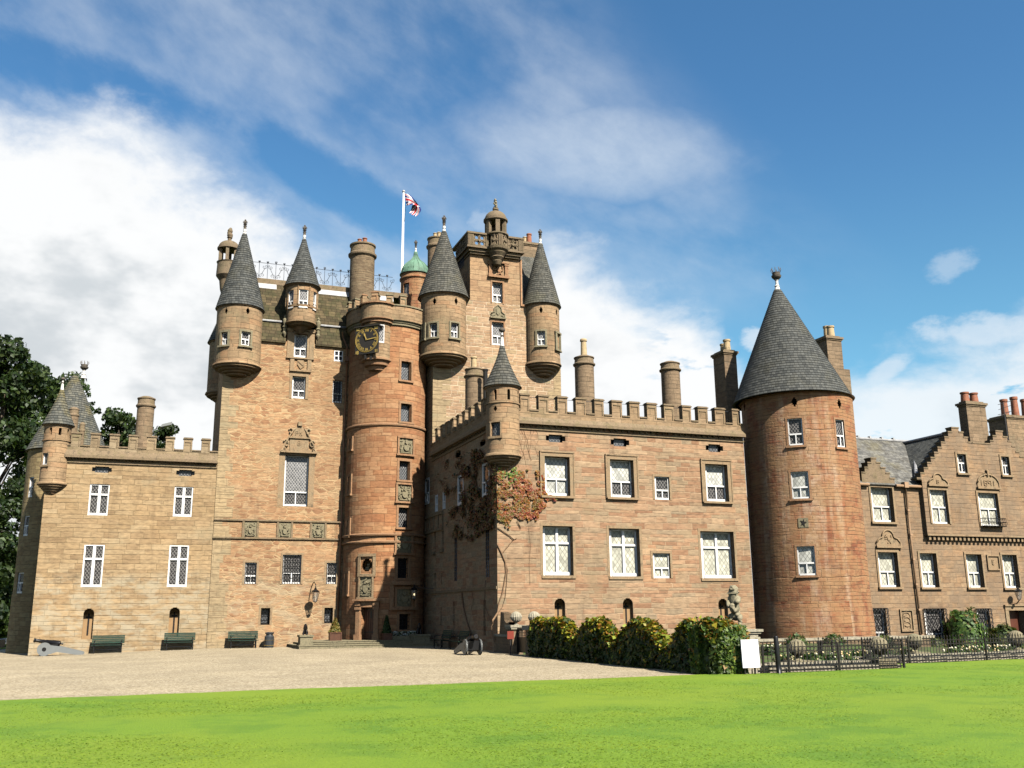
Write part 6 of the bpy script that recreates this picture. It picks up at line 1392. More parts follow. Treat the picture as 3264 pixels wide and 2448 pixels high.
mb = MB(); wall(mb, PV, vx0, vx1, -1.2, ze_, hs); mb.build('wall', M['vict'], GW)
for k, r in wv.items(): window(GW, PV, r, .30, 'sash', .44, 'pane_pale', 'pane_pale', fw=.06)
for r in gr: 
    window(GW, PV, r, .27, 'sash', .34, 'pane_dark', 'pane_dark', fw=.07)
    mb = MB(); u0, u1, v0, v1 = r
    nu = 5
    for k in range(-nu, nu*2+1):
        for s in (1, -1):
            pts = []
            for t in np.linspace(0, 1, 9):
                u = u0+(u1-u0)*(k/nu+s*t*.9); v = v0+(v1-v0)*t
                if u0 <= u <= u1: pts.append(PV(u, v, -.12))
            if len(pts) > 1: mb.tube(pts, .016, 4)
    for k in range(9):
        v = v0+(v1-v0)*(k+.5)/9; mb.tube([PV(u1+.10*math.cos(t)+.06, v+.12*math.sin(t), -.05) for t in np.linspace(-1.6, 1.6, 6)], .018, 4); mb.tube([PV(u0-.10*math.cos(t)-.03, v+.12*math.sin(t), -.05) for t in np.linspace(-1.6, 1.6, 6)], .018, 4)
    for u in (u0-.02, u1+.02): mb.tube([PV(u, v0, -.12), PV(u, v1, -.12)], .025, 4); mb.tube([PV(u, v1, -.12), PV(u, v1, 0)], .02, 4)
    for v in (v0, v1, v1-.14): mb.tube([PV(u0-.02, v, -.12), PV(u1+.02, v, -.12)], .02, 4)
    mb.build('window_grille', M['black'], GW)
mb = MB(); mb.mbox(PV, dv[0], dv[1], dv[2], dv[3], .4, .5); mb.build('door', M['door_red'], GW)
mb = MB(); mb.mbox(PV, dv[0]-.25, dv[0], -.4, dv[3], -.06, .02); mb.mbox(PV, dv[1], dv[1]+.25, -.4, dv[3], -.06, .02); mb.mbox(PV, dv[0]-.25, dv[1]+.25, dv[3], dv[3]+.24, -.07, .02); mb.mbox(PV, dv[0]-.3, dv[1]+.3, dv[3]+.24, dv[3]+.32, -.14, .02); mb.build('door_surround', M['dress'], GW)
# corbelled-out upper gable
steps = []
def sg_(x0, x1, y): steps.append((ox(x0, y, YG), ox(x1, y, YG), oz((x0+x1)/2, y, YG)))
N = 10
for k in range(N):
    xa, xb = 672+(1003-672)*k/N, 672+(1003-672)*(k+1)/N; sg_(xa, xb, 1135+(690-1135)*k/(N-1))
sg_(1003, 1075, 650); sg_(1075, 1120, 692); sg_(1120, 1165, 742); sg_(1165, 1200, 790); sg_(1200, 1375, 800); sg_(1375, 1400, 775); sg_(1400, 1427, 728); sg_(1427, 1500, 682); sg_(1500, 1545, 738); sg_(1545, 1585, 780); sg_(1585, 1622, 830); sg_(1622, 1660, 882); sg_(1660, 1705, 930)
dxs = steps[-1][1]-steps[-2][1]; dzs = steps[-2][2]-steps[-1][2]
for k in range(6): a = steps[-1]; steps.append((a[1], a[1]+dxs, a[2]-dzs))
steps = [(a[0], (steps[i+1][0] if i+1 < len(steps) else a[1]), a[2]) for i, a in enumerate(steps)]
gx1 = steps[-1][1]; zg0 = min(s[2] for s in steps)
wg2 = dict(a=RY('o', 803, 968, 1243, 1566, YG), b=RY('o', 1268, 1458, 1272, 1590, YG), c=RY('o', 1060, 1145, 898, 1080, YG), d=RY('o', 1485, 1560, 922, 1100, YG))
hs = [hole(wg2['a'], .22), hole(wg2['b'], .22), hole(wg2['c'], .24), hole(wg2['d'], .24)]
def ins(u, v):
    for a, b, z in steps:
        if a <= u <= b: return v < z
    return v < ze_ if u < steps[0][0] else False
brk = sorted({round(s[0], 5) for s in steps}|{round(s[1], 5) for s in steps})
mb = MB(); wall(mb, PG, gx0, gx1, zgb, max(s[2] for s in steps), hs, inside=ins, ub=[b for b in brk if gx0 < b < gx1], vb=sorted({s[2] for s in steps}|{ze_}))
mb.face([(gx0, YV, zgb), (gx0, YG, zgb), (gx0, YG, ze_), (gx0, YV, ze_)]); mb.face([(gx0, YG, zgb), (gx0, YV, zgb), (gx1, YV, zgb), (gx1, YG, zgb)])
mb.build('gable_wall', M['vict'], GW)
mb = MB()
for i, (a, b, z) in enumerate(steps):
    zl_ = min(z, *(s[2] for s in steps[max(0, i-1):i+2]))-.05; mb.box(a, b, YG+.002, YG+.42, zl_, z); mb.box(a-.03, b+.03, YG-.03, YG+.45, z, z+.08)
mb.build('crow_steps', M['lichen'], GW)
window(GW, PG, wg2['a'], .20, 'sash', .48, 'pane_pale', 'pane_pale', fw=.055); window(GW, PG, wg2['b'], .20, 'sash', .52, 'pane_pale', 'pane_pale', fw=.055)
for k in ('c', 'd'): window(GW, PG, wg2[k], .18, 'sash', .52, 'pane_dark', 'pane_dark', fw=.05)
mb = MB(); k = 0; x = gx0+.12
while x < gx1: mb.mbox(PV, x, x+.15, zgb-.24, zgb-.005, -.24, .02); x += .31
mb.mbox(PG, gx0-.03, gx1, zgb-.01, zgb+.09, -.05, .02); mb.build('corbel_table', M['dress'], GW)
for k in 'abcde': surr(GW, PV, wv[k], 'dress', .12, .05)
for k in 'abcd': surr(GW, PG, wg2[k], 'dress', .12, .05, k in 'cd')
def pediment(mp, r, txt=None, style=0, nm='pediment'):
    u0, u1, v0, v1 = r; um = (u0+u1)/2; w_ = u1-u0; h = v1-v0; mb = MB(); mb.mbox(mp, u0-.06, u1+.06, v0, v0+.10, -.16, .02)
    if style: pr = [(u0, v0+.1), (u1, v0+.1), (u1-.02, v0+h*.35)]+[(um+w_*.46*math.cos(t), v0+h*.35+h*.45*math.sin(t)) for t in np.linspace(.25, 2.9, 9)]+[(u0+.02, v0+h*.35)]
    else: pr = [(u0, v0+.1), (u1, v0+.1), (u1, v0+h*.3), (u1-w_*.12, v0+h*.5), (u1-w_*.25, v0+h*.56)]+[(um+w_*.23*math.cos(t), v0+h*.62+h*.34*math.sin(t)) for t in np.linspace(0, math.pi, 8)]+[(u0+w_*.25, v0+h*.56), (u0+w_*.12, v0+h*.5), (u0, v0+h*.3)]
    mb.prism(pr, mp, -.06, .02); mb.tube([mp(a, b, -.08) for a, b in pr[1:]], .05, 6)
    if txt: letters(mb, mp, txt, um-len(txt)*.135*w_*.72, v0+h*.20, w_*.15, h*.26, .045, -.10, -.06)
    if style:
        for s in (-1, 1): mb.tube([mp(um+s*w_*.16+.09*math.cos(t)*(1-.08*t), v0+h*.78+.12*math.sin(t)*(1-.08*t), -.10) for t in np.linspace(0, 5, 9)], .035, 5)
        mb.mbox(mp, um-.06, um+.06, v0+h*.72, v1, -.16, .02); mb.ball(mp(um, v1, -.08), .09, 8, 6)
    elif not txt: beast(mb, mp, um, v0+h*.5, w_*.42, h*.6, .10)
    mb.build(nm, M['dress'], GW)
pediment(PV, RY('p', 272, 500, 113, 292, YV)); pediment(PG, RY('o', 772, 955, 1080, 1208, YG), 'LB'[1]); pediment(PG, RY('o', 1240, 1448, 1060, 1235, YG), '1891', 1)
for r, t in ((RY('p', 520, 622, 895, 1080, YV), None), (RY('p', 1352, 1452, 372, 492, YV), 'E')):
    u0, u1, v0, v1 = r; mb = MB(); mb.mbox(PV, u0, u1, v0, v1, -.01, .02); f = .08
    for a, b, c_, d_ in ((u0-f, u0, v0, v1), (u1, u1+f, v0, v1), (u0-f, u1+f, v1, v1+f), (u0-f, u1+f, v0-f, v0)): mb.mbox(PV, a, b, c_, d_, -.09, .02)
    if t: letters(mb, PV, t, (u0+u1)/2-.10, (v0+v1)/2-.10, .2, .24, .045, -.05, 0)
    else:
        um = (u0+u1)/2
        for fr in (.3, .55, .8): mb.tube([PV(um+.22*math.cos(t_), v0+(v1-v0)*fr+.12*math.sin(t_), -.03) for t_ in np.linspace(0, 5.5, 9)], .03, 5)
        mb.mbox(PV, u0+.06, u1-.06, v0+(v1-v0)*.66, v0+(v1-v0)*.69, -.05, 0); mb.mbox(PV, u0+.1, u0+.15, v0+.1, v1-.2, -.05, 0); mb.mbox(PV, u1-.15, u1-.1, v0+.1, v1-.2, -.05, 0)
    mb.build('carved_panel', M['dress'], GW)
# iron window box
r = RY('o', 1282, 1490, 1520, 1592, YG); mb = MB(); u0, u1, v0, v1 = r
for k in range(15):
    u = u0+(u1-u0)*k/14; mb.tube([PG(u, v0, -.28), PG(u, v0+(v1-v0)*.4, -.36), PG(u, v1, -.28)], .016, 4)
for v in (v0, v1, (v0+v1)/2):
    mb.tube([PG(u0, v, 0), PG(u0, v, -.3), PG(u1, v, -.3), PG(u1, v, 0)], .022, 4)
mb.mbox(PG, u0, u1, v0-.03, v0, -.3, 0); mb.build('balconette', M['black'], GW)
# small wall-head gable
r0 = [(ox(a, 1100), ox(b, 1100), oz((a+b)/2, y)) for a, b, y in ((140, 175, 1078), (175, 208, 1030), (208, 243, 985), (243, 292, 942), (292, 330, 985), (330, 372, 1035), (372, 410, 1085), (410, 452, 1135))]
mb = MB()
for a, b, z in r0: mb.box(a, b, YV+.002, YV+.5, ze_, z); mb.box(a-.03, b+.03, YV-.03, YV+.52, z, z+.07)
mb.build('crow_steps', M['lichen'], GW)
# roofs
zrd = Q('o', 400, 770, Y=YV+4.0).z
mb = MB(); xa, xb = vx0, ox(690, 1180)
L = math.hypot(4.2, zrd-ze_); mb.face([(xa, YV-.15, ze_), (gx0+.1, YV-.15, ze_), (gx0+5, YV+4, zrd), (xa, YV+4, zrd)], uv=[(xa, 0), (gx0+.1, 0), (gx0+5, L), (xa, L)])
mb.face([(xa, YV+4, zrd), (gx0+5, YV+4, zrd), (gx0+5, YV+9, ze_), (xa, YV+9, ze_)]); mb.face([(xa, YV-.1, ze_), (xa, YV+4, zrd), (xa, YV+9, ze_)])
mb.build('roof', M['slate4'], GW)
xg = (steps[10][0]+steps[10][1])/2; zg = steps[10][2]-.22; xl_, zl_ = steps[0][0]-.1, ze_-.1
mb = MB(); L = math.hypot(xg-xl_, zg-zl_)
mb.face([(xl_, YG+9, zl_), (xl_, YG+.3, zl_), (xg, YG+.3, zg), (xg, YG+9, zg)], uv=[(9, 0), (0, 0), (0, L), (9, L)]); mb.face([(xg, YG+.3, zg), (steps[14][0]+.6, YG+.3, steps[14][2]-.6), (steps[14][0]+.6, YG+9, steps[14][2]-.6), (xg, YG+9, zg)])
x2, z2 = (steps[17][0]+steps[17][1])/2, steps[17][2]-.22
mb.face([(steps[14][0]+.6, YG+9, steps[14][2]-.6), (steps[14][0]+.6, YG+.3, steps[14][2]-.6), (x2, YG+.3, z2), (x2, YG+9, z2)]); mb.face([(x2, YG+.3, z2), (gx1, YG+.3, zg0-.1), (gx1, YG+9, zg0-.1), (x2, YG+9, z2)])
mb.build('gable_roof', M['slate'], GW)
mb = MB(); mb.tube([(xa, YV+4, zrd+.04), (gx0+5, YV+4, zrd+.04)], .09, 8); mb.tube([(xg, YG+.3, zg+.04), (xg, YG+9, zg+.04)], .09, 8)
for k in range(9): mb.box(xa+.5+k*.9, xa+.62+k*.9, YV+3.9, YV+4.1, zrd+.05, zrd+.2)
pv0, pv1 = Q('o', 668, 1115, Y=YV+.3), Q('o', 642, 812, Y=YV+3.4); mb.tube([pv0, pv1], .13, 6); mb.build('roof_ridge', M['lead'], GW)
mb = MB(); mb.tube([PV(vx0+.3, ze_-.02, -.16), PV(ox(190, 1180), ze_-.02, -.16)], .085, 8); mb.tube([PV(ox(448, 1190), ze_-.02, -.16), PV(gx0, ze_-.02, -.16)], .085, 8)
pp = [Q('o', 560, 1205, Y=YV-.13), Q('o', 600, 1600, Y=YV-.13), Q('p', 720, 1130, Y=YV-.13)]; mb.tube(pp, .06, 8)
for k in range(7): p = pp[0].lerp(pp[2], k/6); mb.box(p.x-.08, p.x+.08, p.y-.07, p.y+.1, p.z-.05, p.z+.05)
mb.box(pp[0].x-.16, pp[0].x+.12, YV-.28, YV, pp[0].z-.1, pp[0].z+.22); mb.build('drainpipe', M['pipe'], GW)
# chimneys
x0_, x1_ = ox(1165, 600, YG+.35), ox(1348, 600, YG+.35); ycb = Q('o', 1085, 600, X=x0_).y
square_chimney(GW, x0_, x1_, YG+.35, min(ycb, YG+2.6), steps[14][2]-.9, oz(1150, 430, YG+.35), [(x0_+.55, YG+.9, oz(1170, 285, YG+.8)-oz(1170, 385, YG+.8), .23, 'pot_red'), (x0_+1.25, YG+.9, oz(1228, 285, YG+.8)-oz(1228, 385, YG+.8), .23, 'pot_red')])
x0_ = ox(1545, 650, YV+8); square_chimney(GW, x0_, x0_+4, YV+8, YV+9.6, ze_, oz(1600, 560, YV+8), [(x0_+.6, YV+8.6, 1.25, .24, 'pot_red'), (x0_+1.6, YV+8.6, 1.5, .24, 'pot_red'), (x0_+2.6, YV+8.6, 1.4, .24, 'pot_red')])
# ------------------------------------------------------------------ foliage helpers
def leaves_mesh(name, pts, nrm, size, cols, parent=None, mat='leaf', seed=1, elong=1.5, fold=.25, spread=.8):
    """many small folded leaves; pts/nrm/cols are (n,3) arrays, size scalar or (n,)"""
    g = np.random.default_rng(seed); n = len(pts); pts = np.asarray(pts, float); nrm = np.asarray(nrm, float)
    d = nrm+g.normal(0, spread, (n, 3)); d /= np.linalg.norm(d, axis=1)[:, None]
    a = np.cross(d, g.normal(0, 1, (n, 3))); a /= np.linalg.norm(a, axis=1)[:, None]; b = np.cross(d, a)
    s = (np.ones(n)*size*g.uniform(.65, 1.35, n))[:, None]
    off = np.array(root_of(parent).location) if parent else np.zeros(3)
    P0 = pts-off-a*s*.5*elong; P2 = pts-off+a*s*.5*elong; P1 = pts-off+b*s*.5+d*s*fold*.5; P3 = pts-off-b*s*.5+d*s*fold*.5
    V = np.stack([P0, P1, P2, P3], 1).reshape(-1, 3)
    me = bpy.data.meshes.new(name); me.vertices.add(4*n); me.vertices.foreach_set('co', V.ravel().astype(np.float32))
    me.loops.add(6*n); me.polygons.add(2*n)
    base = (np.arange(n)*4)[:, None]; idx = (base+np.array([0, 1, 2, 0, 2, 3])).ravel()
    me.loops.foreach_set('vertex_index', idx.astype(np.int32)); me.polygons.foreach_set('loop_start', (np.arange(2*n)*3).astype(np.int32))
    me.update(calc_edges=True)
    at = me.color_attributes.new('tint', 'FLOAT_COLOR', 'CORNER'); C = np.ones((6*n, 4), np.float32); C[:, :3] = np.repeat(np.asarray(cols), 6, axis=0); at.data.foreach_set('color', C.ravel())
    me.materials.append(M[mat]); o = bpy.data.objects.new(name, me); COL.objects.link(o)
    if parent: o.parent = parent
    return o
def pick_cols(g, n, cols, wts=None, jit=.25):
    c = np.array(cols)[g.choice(len(cols), n, p=wts)]; return np.clip(c*g.uniform(1-jit, 1+jit, (n, 1))*g.uniform(.92, 1.08, (n, 3)), 0, 1)
def tree(name, label, x, y, z0, h, rad, n, seed, cols, leaf=.36, group=None, crown0=.18, shape=1.0):
    g = np.random.default_rng(seed); t = thing(name, label, 'tree', (x, y, z0), group)
    mb = MB(); pts = [(x, y, z0-.3), (x+.1, y, z0+h*.25), (x-.1, y+.1, z0+h*.55), (x, y, z0+h*.9)]; mb.tube(pts, [.035*h*.55, .026*h*.55, .016*h*.55, .05], 9)
    K = int(30+h*2.2); cc = []
    for k in range(K):
        f = g.uniform(crown0, .97); w_ = rad*shape*math.sqrt(max(.03, 1-((f-.52)/.50)**2)); an = g.uniform(0, 2*math.pi); q_ = math.sqrt(g.uniform(.05, 1))*.88
        cc.append((x+w_*q_*math.cos(an), y+w_*q_*math.sin(an), z0+h*f, g.uniform(.16, .34)*rad))
    for c_ in cc[::3]: mb.tube([(x, y, max(z0+h*.15, c_[2]-h*.16)), ((x+c_[0])/2, (y+c_[1])/2, c_[2]-h*.05), c_[:3]], [.10, .07, .03], 5)
    mb.build('trunk', M['bark'], t)
    cc = np.array(cc); wt = cc[:, 3]**2; ch = g.choice(K, n, p=wt/wt.sum()); d = g.normal(0, 1, (n, 3)); d /= np.linalg.norm(d, axis=1)[:, None]
    r_ = cc[ch, 3]*g.uniform(.45, 1.12, n)**.6
    P = cc[ch, :3]+d*r_[:, None]*np.array([1, 1, .75]); cl = pick_cols(g, n, cols)*(.8+.4*g.uniform(0, 1, K)[ch])[:, None]
    leaves_mesh('crown', P, d, leaf, cl, t, seed=seed); return t
def bush(name, label, x, y, z0, rx, ry, h, n, seed, cols, leaf=.11, parent=None, wts=None, cat='bush', group=None, droop=0):
    g = np.random.default_rng(seed); t = thing(name, label, cat, (x, y, z0), group)
    d = g.normal(0, 1, (n, 3)); d[:, 2] = np.abs(d[:, 2])*1.0; d /= np.linalg.norm(d, axis=1)[:, None]
    f = np.array([1+.30*noise.noise(Vector((a*2.2+seed, b*2.2, c_*2.2))) for a, b, c_ in d])*g.uniform(.55, 1.05, n)**.5
    zz_ = np.where(g.uniform(0, 1, n) < .45, g.uniform(0, 1, n)*.6, d[:, 2])
    P = np.stack([x+d[:, 0]*rx*f*np.where(zz_ < .5, 1.0, 1), y+d[:, 1]*ry*f, z0+zz_*h*f], 1)
    leaves_mesh('foliage', P, d, leaf, pick_cols(g, n, cols, wts, .35), t, seed=seed)
    mb = MB()
    for k in range(7): a = k*.9; mb.tube([(x+.1*math.cos(a), y+.1*math.sin(a), z0-.1), (x+rx*.3*math.cos(a), y+ry*.3*math.sin(a), z0+h*.4), (x+rx*.55*math.cos(a), y+ry*.55*math.sin(a), z0+h*.75)], [.035, .025, .01], 5)
    mb.build('stem', M['vine'], t); return t

# ------------------------------------------------------------------ entrance steps and what stands on them
STP = thing('entrance_steps', 'three broad worn stone steps before the dark oak tower door', 'steps', (12, 51, 0))
sx0 = Q('e', 1005, 1400, Y=53.6).x; mb = MB()
for k, (dx_, yf, zt) in enumerate(((0, 53.6, .17), (.35, 54.0, .27), (.68, 54.4, .36))):
    x0, x1 = sx0+dx_, 15.6; mb.box(x0, x1, yf, 58.0, -.3, zt-.035); mb.box(x0-.03, x1, yf-.03, 58.0, zt-.035, zt)
mb.build('steps', M['carve'], STP)
def lion_seated(x, y, z, h, ax, label):
    ax = Vector((*ax, 0)).normalized(); sd = Vector((-ax.y, ax.x, 0))
    def P(a, b, c): q_ = Vector((x, y, z))+ax*(a*h)+sd*(b*h)+Vector((0, 0, c*h)); return tuple(q_)
    pts = [P(-.15, 0, .18), P(-.08, 0, .36), P(.03, 0, .56), P(.08, 0, .72), P(.14, 0, .84), P(.27, 0, .80), P(.10, 0, .95), P(.10, .11, .42), P(.17, .12, .2), P(.20, .12, .04), P(.28, .12, .03), P(.10, -.11, .42), P(.17, -.12, .2), P(.20, -.12, .04), P(.28, -.12, .03),
           P(-.10, .17, .16), P(.06, .19, .10), P(.16, .19, .04), P(-.10, -.17, .16), P(.06, -.19, .10), P(.16, -.19, .04), P(-.30, .05, .06), P(-.32, .18, .05)]
    ed = [(0, 1), (1, 2), (2, 3), (3, 4), (4, 5), (4, 6), (2, 7), (7, 8), (8, 9), (9, 10), (2, 11), (11, 12), (12, 13), (13, 14), (0, 15), (15, 16), (16, 17), (0, 18), (18, 19), (19, 20), (0, 21), (21, 22)]
    rad = [.17, .17, .18, .19, .15, .075, .07, .08, .06, .055, .05, .08, .06, .055, .05, .11, .09, .05, .11, .09, .05, .03, .03]
    o = skin('lion_statue', pts, ed, [r_*h for r_ in rad], M['bronze']); tag(o, label, 'statue', 'dark lions guarding the steps'); return o
def pedestal(x0, x1, y0, y1, z0, z1, label, mat='carve', group=None):
    mb = MB(); mb.box(x0, x1, y0, y1, z0, z1-.1); mb.box(x0-.05, x1+.05, y0-.05, y1+.05, z1-.1, z1); mb.box(x0-.06, x1+.06, y0-.06, y1+.06, z0, z0+.12)
    o = mb.build('pedestal', M[mat]); tag(o, label, 'pedestal', group); return o
xa, xb = Q('e', 1008, 1310, Y=54.3).x, Q('e', 1128, 1310, Y=54.3).x; zt = Q('e', 1065, 1278, Y=54.3).z
pedestal(xa, xb, 53.95, 54.75, .1, zt, 'square stone block under the left black lion, sunlit', 'carve', 'lion blocks at the steps')
lion_seated((xa+xb)/2-.02, 54.35, zt, Q('e', 1065, 1165, Y=54.3).z-zt, (-.25, -1), 'black seated lion on the sunlit block left of the steps')
xa, xb = Q('y', 390, 1460, Y=54.3).x, Q('y', 600, 1460, Y=54.3).x; zt = Q('y', 490, 1418, Y=54.3).z
pedestal(xa, xb, 53.95, 54.75, .1, zt, 'shaded stone block under the right black lion by the side wall', 'carve', 'lion blocks at the steps')
lion_seated((xa+xb)/2-.05, 54.35, zt, Q('y', 480, 1255, Y=54.3).z-zt, (-.25, -1), 'black seated lion in shadow right of the tower steps')
def planter(x, y, z, s, label, cols, hgt, kind):
    t = thing('planter', label, 'planter', (x, y, z)); mb = MB(); mb.box(x-s, x+s, y-s, y+s, z, z+1.5*s)
    mb.box(x-s-.03, x+s+.03, y-s-.03, y+s+.03, z+1.5*s-.06, z+1.5*s+.002); [mb.box(x+a*s-.03, x+a*s+.03, y-s-.03, y-s+.03, z, z+1.5*s-.06) for a in (-1, 1)]
    mb.build('tub', M['wood'], t); g = np.random.default_rng(int(x*10)); n = 900; h = g.uniform(0, 1, n); an = g.uniform(0, 6.283, n); r_ = s*1.15*(1-h*.92)*np.sqrt(g.uniform(.4, 1, n))
    P = np.stack([x+r_*np.cos(an), y+r_*np.sin(an), z+1.5*s+h*hgt], 1); leaves_mesh('shrub', P, np.stack([np.cos(an), np.sin(an), h*0+.4], 1), .09, pick_cols(g, n, cols), t, seed=3); return t
p = Q('e', 1348, 1328, Y=55.6); planter(p.x, 55.6, .36, .30, 'wooden tub with a yellowing cone shrub left of the tower door', [(.20, .16, .03), (.12, .13, .025), (.26, .17, .04)], .75, 0)
p = Q('h', 548, 1325, Y=54.75); planter(p.x, 54.75, .36, .24, 'dark tub with green clipped cone shrub right of the tower door', [(.03, .06, .018), (.045, .08, .02)], .95, 0)
p = Q('y', 285, 1450, Y=54.9); t = thing('flower_trough', 'low trough of white flowers in shadow beside the right lion', 'flower trough', (p.x, 54.9, .36)); mb = MB(); mb.box(p.x-.75, p.x+.75, 54.75, 55.1, .36, .57); mb.build('trough', M['carve'], t)
g = np.random.default_rng(8); n = 500; P = np.stack([g.uniform(p.x-.72, p.x+.72, n), g.uniform(54.75, 55.1, n), g.uniform(.57, .8, n)], 1); leaves_mesh('flowers', P, np.tile([0, -.3, 1], (n, 1)), .07, pick_cols(g, n, [(.6, .6, .55), (.05, .1, .03)], [.6, .4]), t)

# ------------------------------------------------------------------ benches, bin, cannon
def bench(label, x, y, z, rz, L=1.62):
    t = thing('park_bench', label, 'bench', (x, y, z), 'green slatted benches along the castle walls'); hl = L/2
    def ob(mb, x0, x1, y0, y1, z0, z1): mb.box(x+x0, x+x1, y+y0, y+y1, z+z0, z+z1)
    mb = MB()
    for k in range(5): ob(mb, -hl, hl, -.42+k*.085, -.42+k*.085+.065, .40, .43)
    mb.build('seat', M['green_paint'], t)
    mb = MB()
    for k in range(5):
        z0 = .50+k*.085; y0 = .02+k*.03; mb.hexa([(x-hl, y+y0, z+z0), (x+hl, y+y0, z+z0), (x+hl, y+y0+.025, z+z0-.005), (x-hl, y+y0+.025, z+z0-.005), (x-hl, y+y0+.024, z+z0+.07), (x+hl, y+y0+.024, z+z0+.07), (x+hl, y+y0+.05, z+z0+.065), (x-hl, y+y0+.05, z+z0+.065)])
    mb.build('backrest', M['green_paint'], t)
    for u in (-hl+.12, hl-.16):
        mb = MB(); ob(mb, u, u+.05, -.42, -.37, 0, .40); ob(mb, u, u+.05, .02, .07, 0, .40); ob(mb, u, u+.05, -.42, .06, .365, .398); ob(mb, u, u+.05, .06, .11, .40, .55)
        mb.tube([(x+u+.025, y+.12, z+.66), (x+u+.025, y-.35, z+.62), (x+u+.025, y-.42, z+.40)], .022, 6); mb.build('leg', M['black'], t)
    mb = MB(); ob(mb, -hl+.16, hl-.16, -.22, -.19, .16, .19); ob(mb, -hl+.16, hl-.16, .03, .06, .18, .21); mb.build('stretcher', M['black'], t)
    t.rotation_euler = (0, 0, rz); return t
for zm, x0, x1, yb, lab in (('b', 830, 1058, 1488, 'dark green bench nearest the cannon at the left wing'), ('b', 1465, 1690, 1462, 'green slatted bench below the second arrow slit of the left wing'), ('e', 345, 580, 1420, 'green bench beside the black litter bin, back glinting in sun')):
    xm = Q(zm, (x0+x1)/2, yb, Y=57.35).x; bench(lab, xm, 57.45, gz(xm, 57.4), 0)
for xa, lab in ((300, 'shaded bench against the side wall, nearer the tower steps'), (640, 'shaded bench against the side wall behind the grey gun carriage')):
    y = Q('v', xa, 1080, X=15.2).y; bench(lab, 15.2, y, gz(15.2, y), R(-90), 1.55)
p = Q('e', 715, 1408, Y=57.3); t = thing('litter_bin', 'black churn-shaped litter bin beside the third bench', 'bin', (p.x, 57.3, gz(p.x, 57.3))); z = gz(p.x, 57.3); H_ = Q('e', 715, 1250, Y=57.3).z-z; mb = MB()
mb.lathe(p.x, 57.3, [(.24, z), (.26, z+.05), (.26, z+.12*H_), (.275, z+.13*H_), (.275, z+.17*H_), (.26, z+.18*H_), (.27, z+.45*H_), (.285, z+.46*H_), (.285, z+.5*H_), (.27, z+.51*H_), (.265, z+.70*H_), (.20, z+.80*H_), (.18, z+.86*H_)], n=28); mb.build('body', M['bin'], t)
mb = MB(); mb.lathe(p.x, 57.3, [(.17, z+.85*H_), (.23, z+.88*H_), (.255, z+.91*H_), (.25, z+.96*H_), (.10, z+H_), (.02, z+H_)], n=28); mb.build('lid', M['bin'], t)
mb = MB(); [mb.lathe(p.x, 57.3, [(.278, z+f*H_-.008), (.29, z+f*H_), (.278, z+f*H_+.008)], n=28) for f in (.15, .48)]; mb.build('band', M['gold'], t)
def cannon(label, x, y, z, rz):
    t = thing('cannon', label, 'cannon', (0, 0, 0), 'old guns on pale grey carriages')
    for s in (-1, 1):
        mp = (lambda q: (lambda u, v, d=0.0: (u, q+d, v)))(s*.33-.03); mb = MB()
        pl = [(.34*math.cos(a), .34+.34*math.sin(a)) for a in np.linspace(-.10, 5.55, 22)]
        pl = [(.34*math.cos(a), .34+.34*math.sin(a)) for a in np.linspace(.62, 5.35, 22)]+[(.62, .20), (1.15, .10), (1.72, .0), (1.86, .02), (1.90, .10), (1.84, .18), (1.55, .26), (.75, .47)]
        mb.prism(pl, mp, 0, .07); mb.prism(pl[::-1], mp, .07, 0); mb.build('cheek', M['grey_paint'], t)
        mb = MB(); mb.tube([(0, s*.33-.045*1, .34), (0, s*.33+.045, .34)], .10, 16); mb.build('hub', M['black'], t)
    mb = MB(); mb.box(-.14, .62, -.29, .29, .22, .60); mb.tube([(0, -.37, .34), (0, .37, .34)], .05, 10); mb.build('axle_bed', M['black'], t); mb = MB(); mb.box(1.5, 1.62, -.29, .29, .10, .2); mb.build('transom', M['black'], t)
    mb = MB(); a, b = Vector((-.56, 0, .80)), Vector((.72, 0, .60)); pp = [a.lerp(b, f) for f in (0, .01, .05, .06, .10, .45, .46, .70, .71, .95, .97, 1.0)]; mb.tube(pp, [.085, .115, .115, .10, .085, .10, .115, .125, .14, .145, .15, .09], 18)
    mb.tube([b, b+(b-a).normalized()*.05, b+(b-a).normalized()*.10, b+(b-a).normalized()*.14], [.04, .03, .055, .02], 10); mb.tube([a-(b-a).normalized()*.002, a+(b-a).normalized()*.02], .06, 12, 1); mb.build('barrel', [M['black'], M['dark']], t)
    t.location = (x, y, z); t.rotation_euler = (0, 0, rz); return t
p = Q('x', 862, 1063, Y=57.0); cannon('grey carriage gun side-on at the foot of the far left wing', p.x, 57.0, gz(p.x, 57.0), 0)
p = Q('v', 915, 1292, Z=.06); cannon('grey carriage gun seen end-on by the shaded side wall', p.x, p.y+.35, gz(p.x, p.y), R(87))

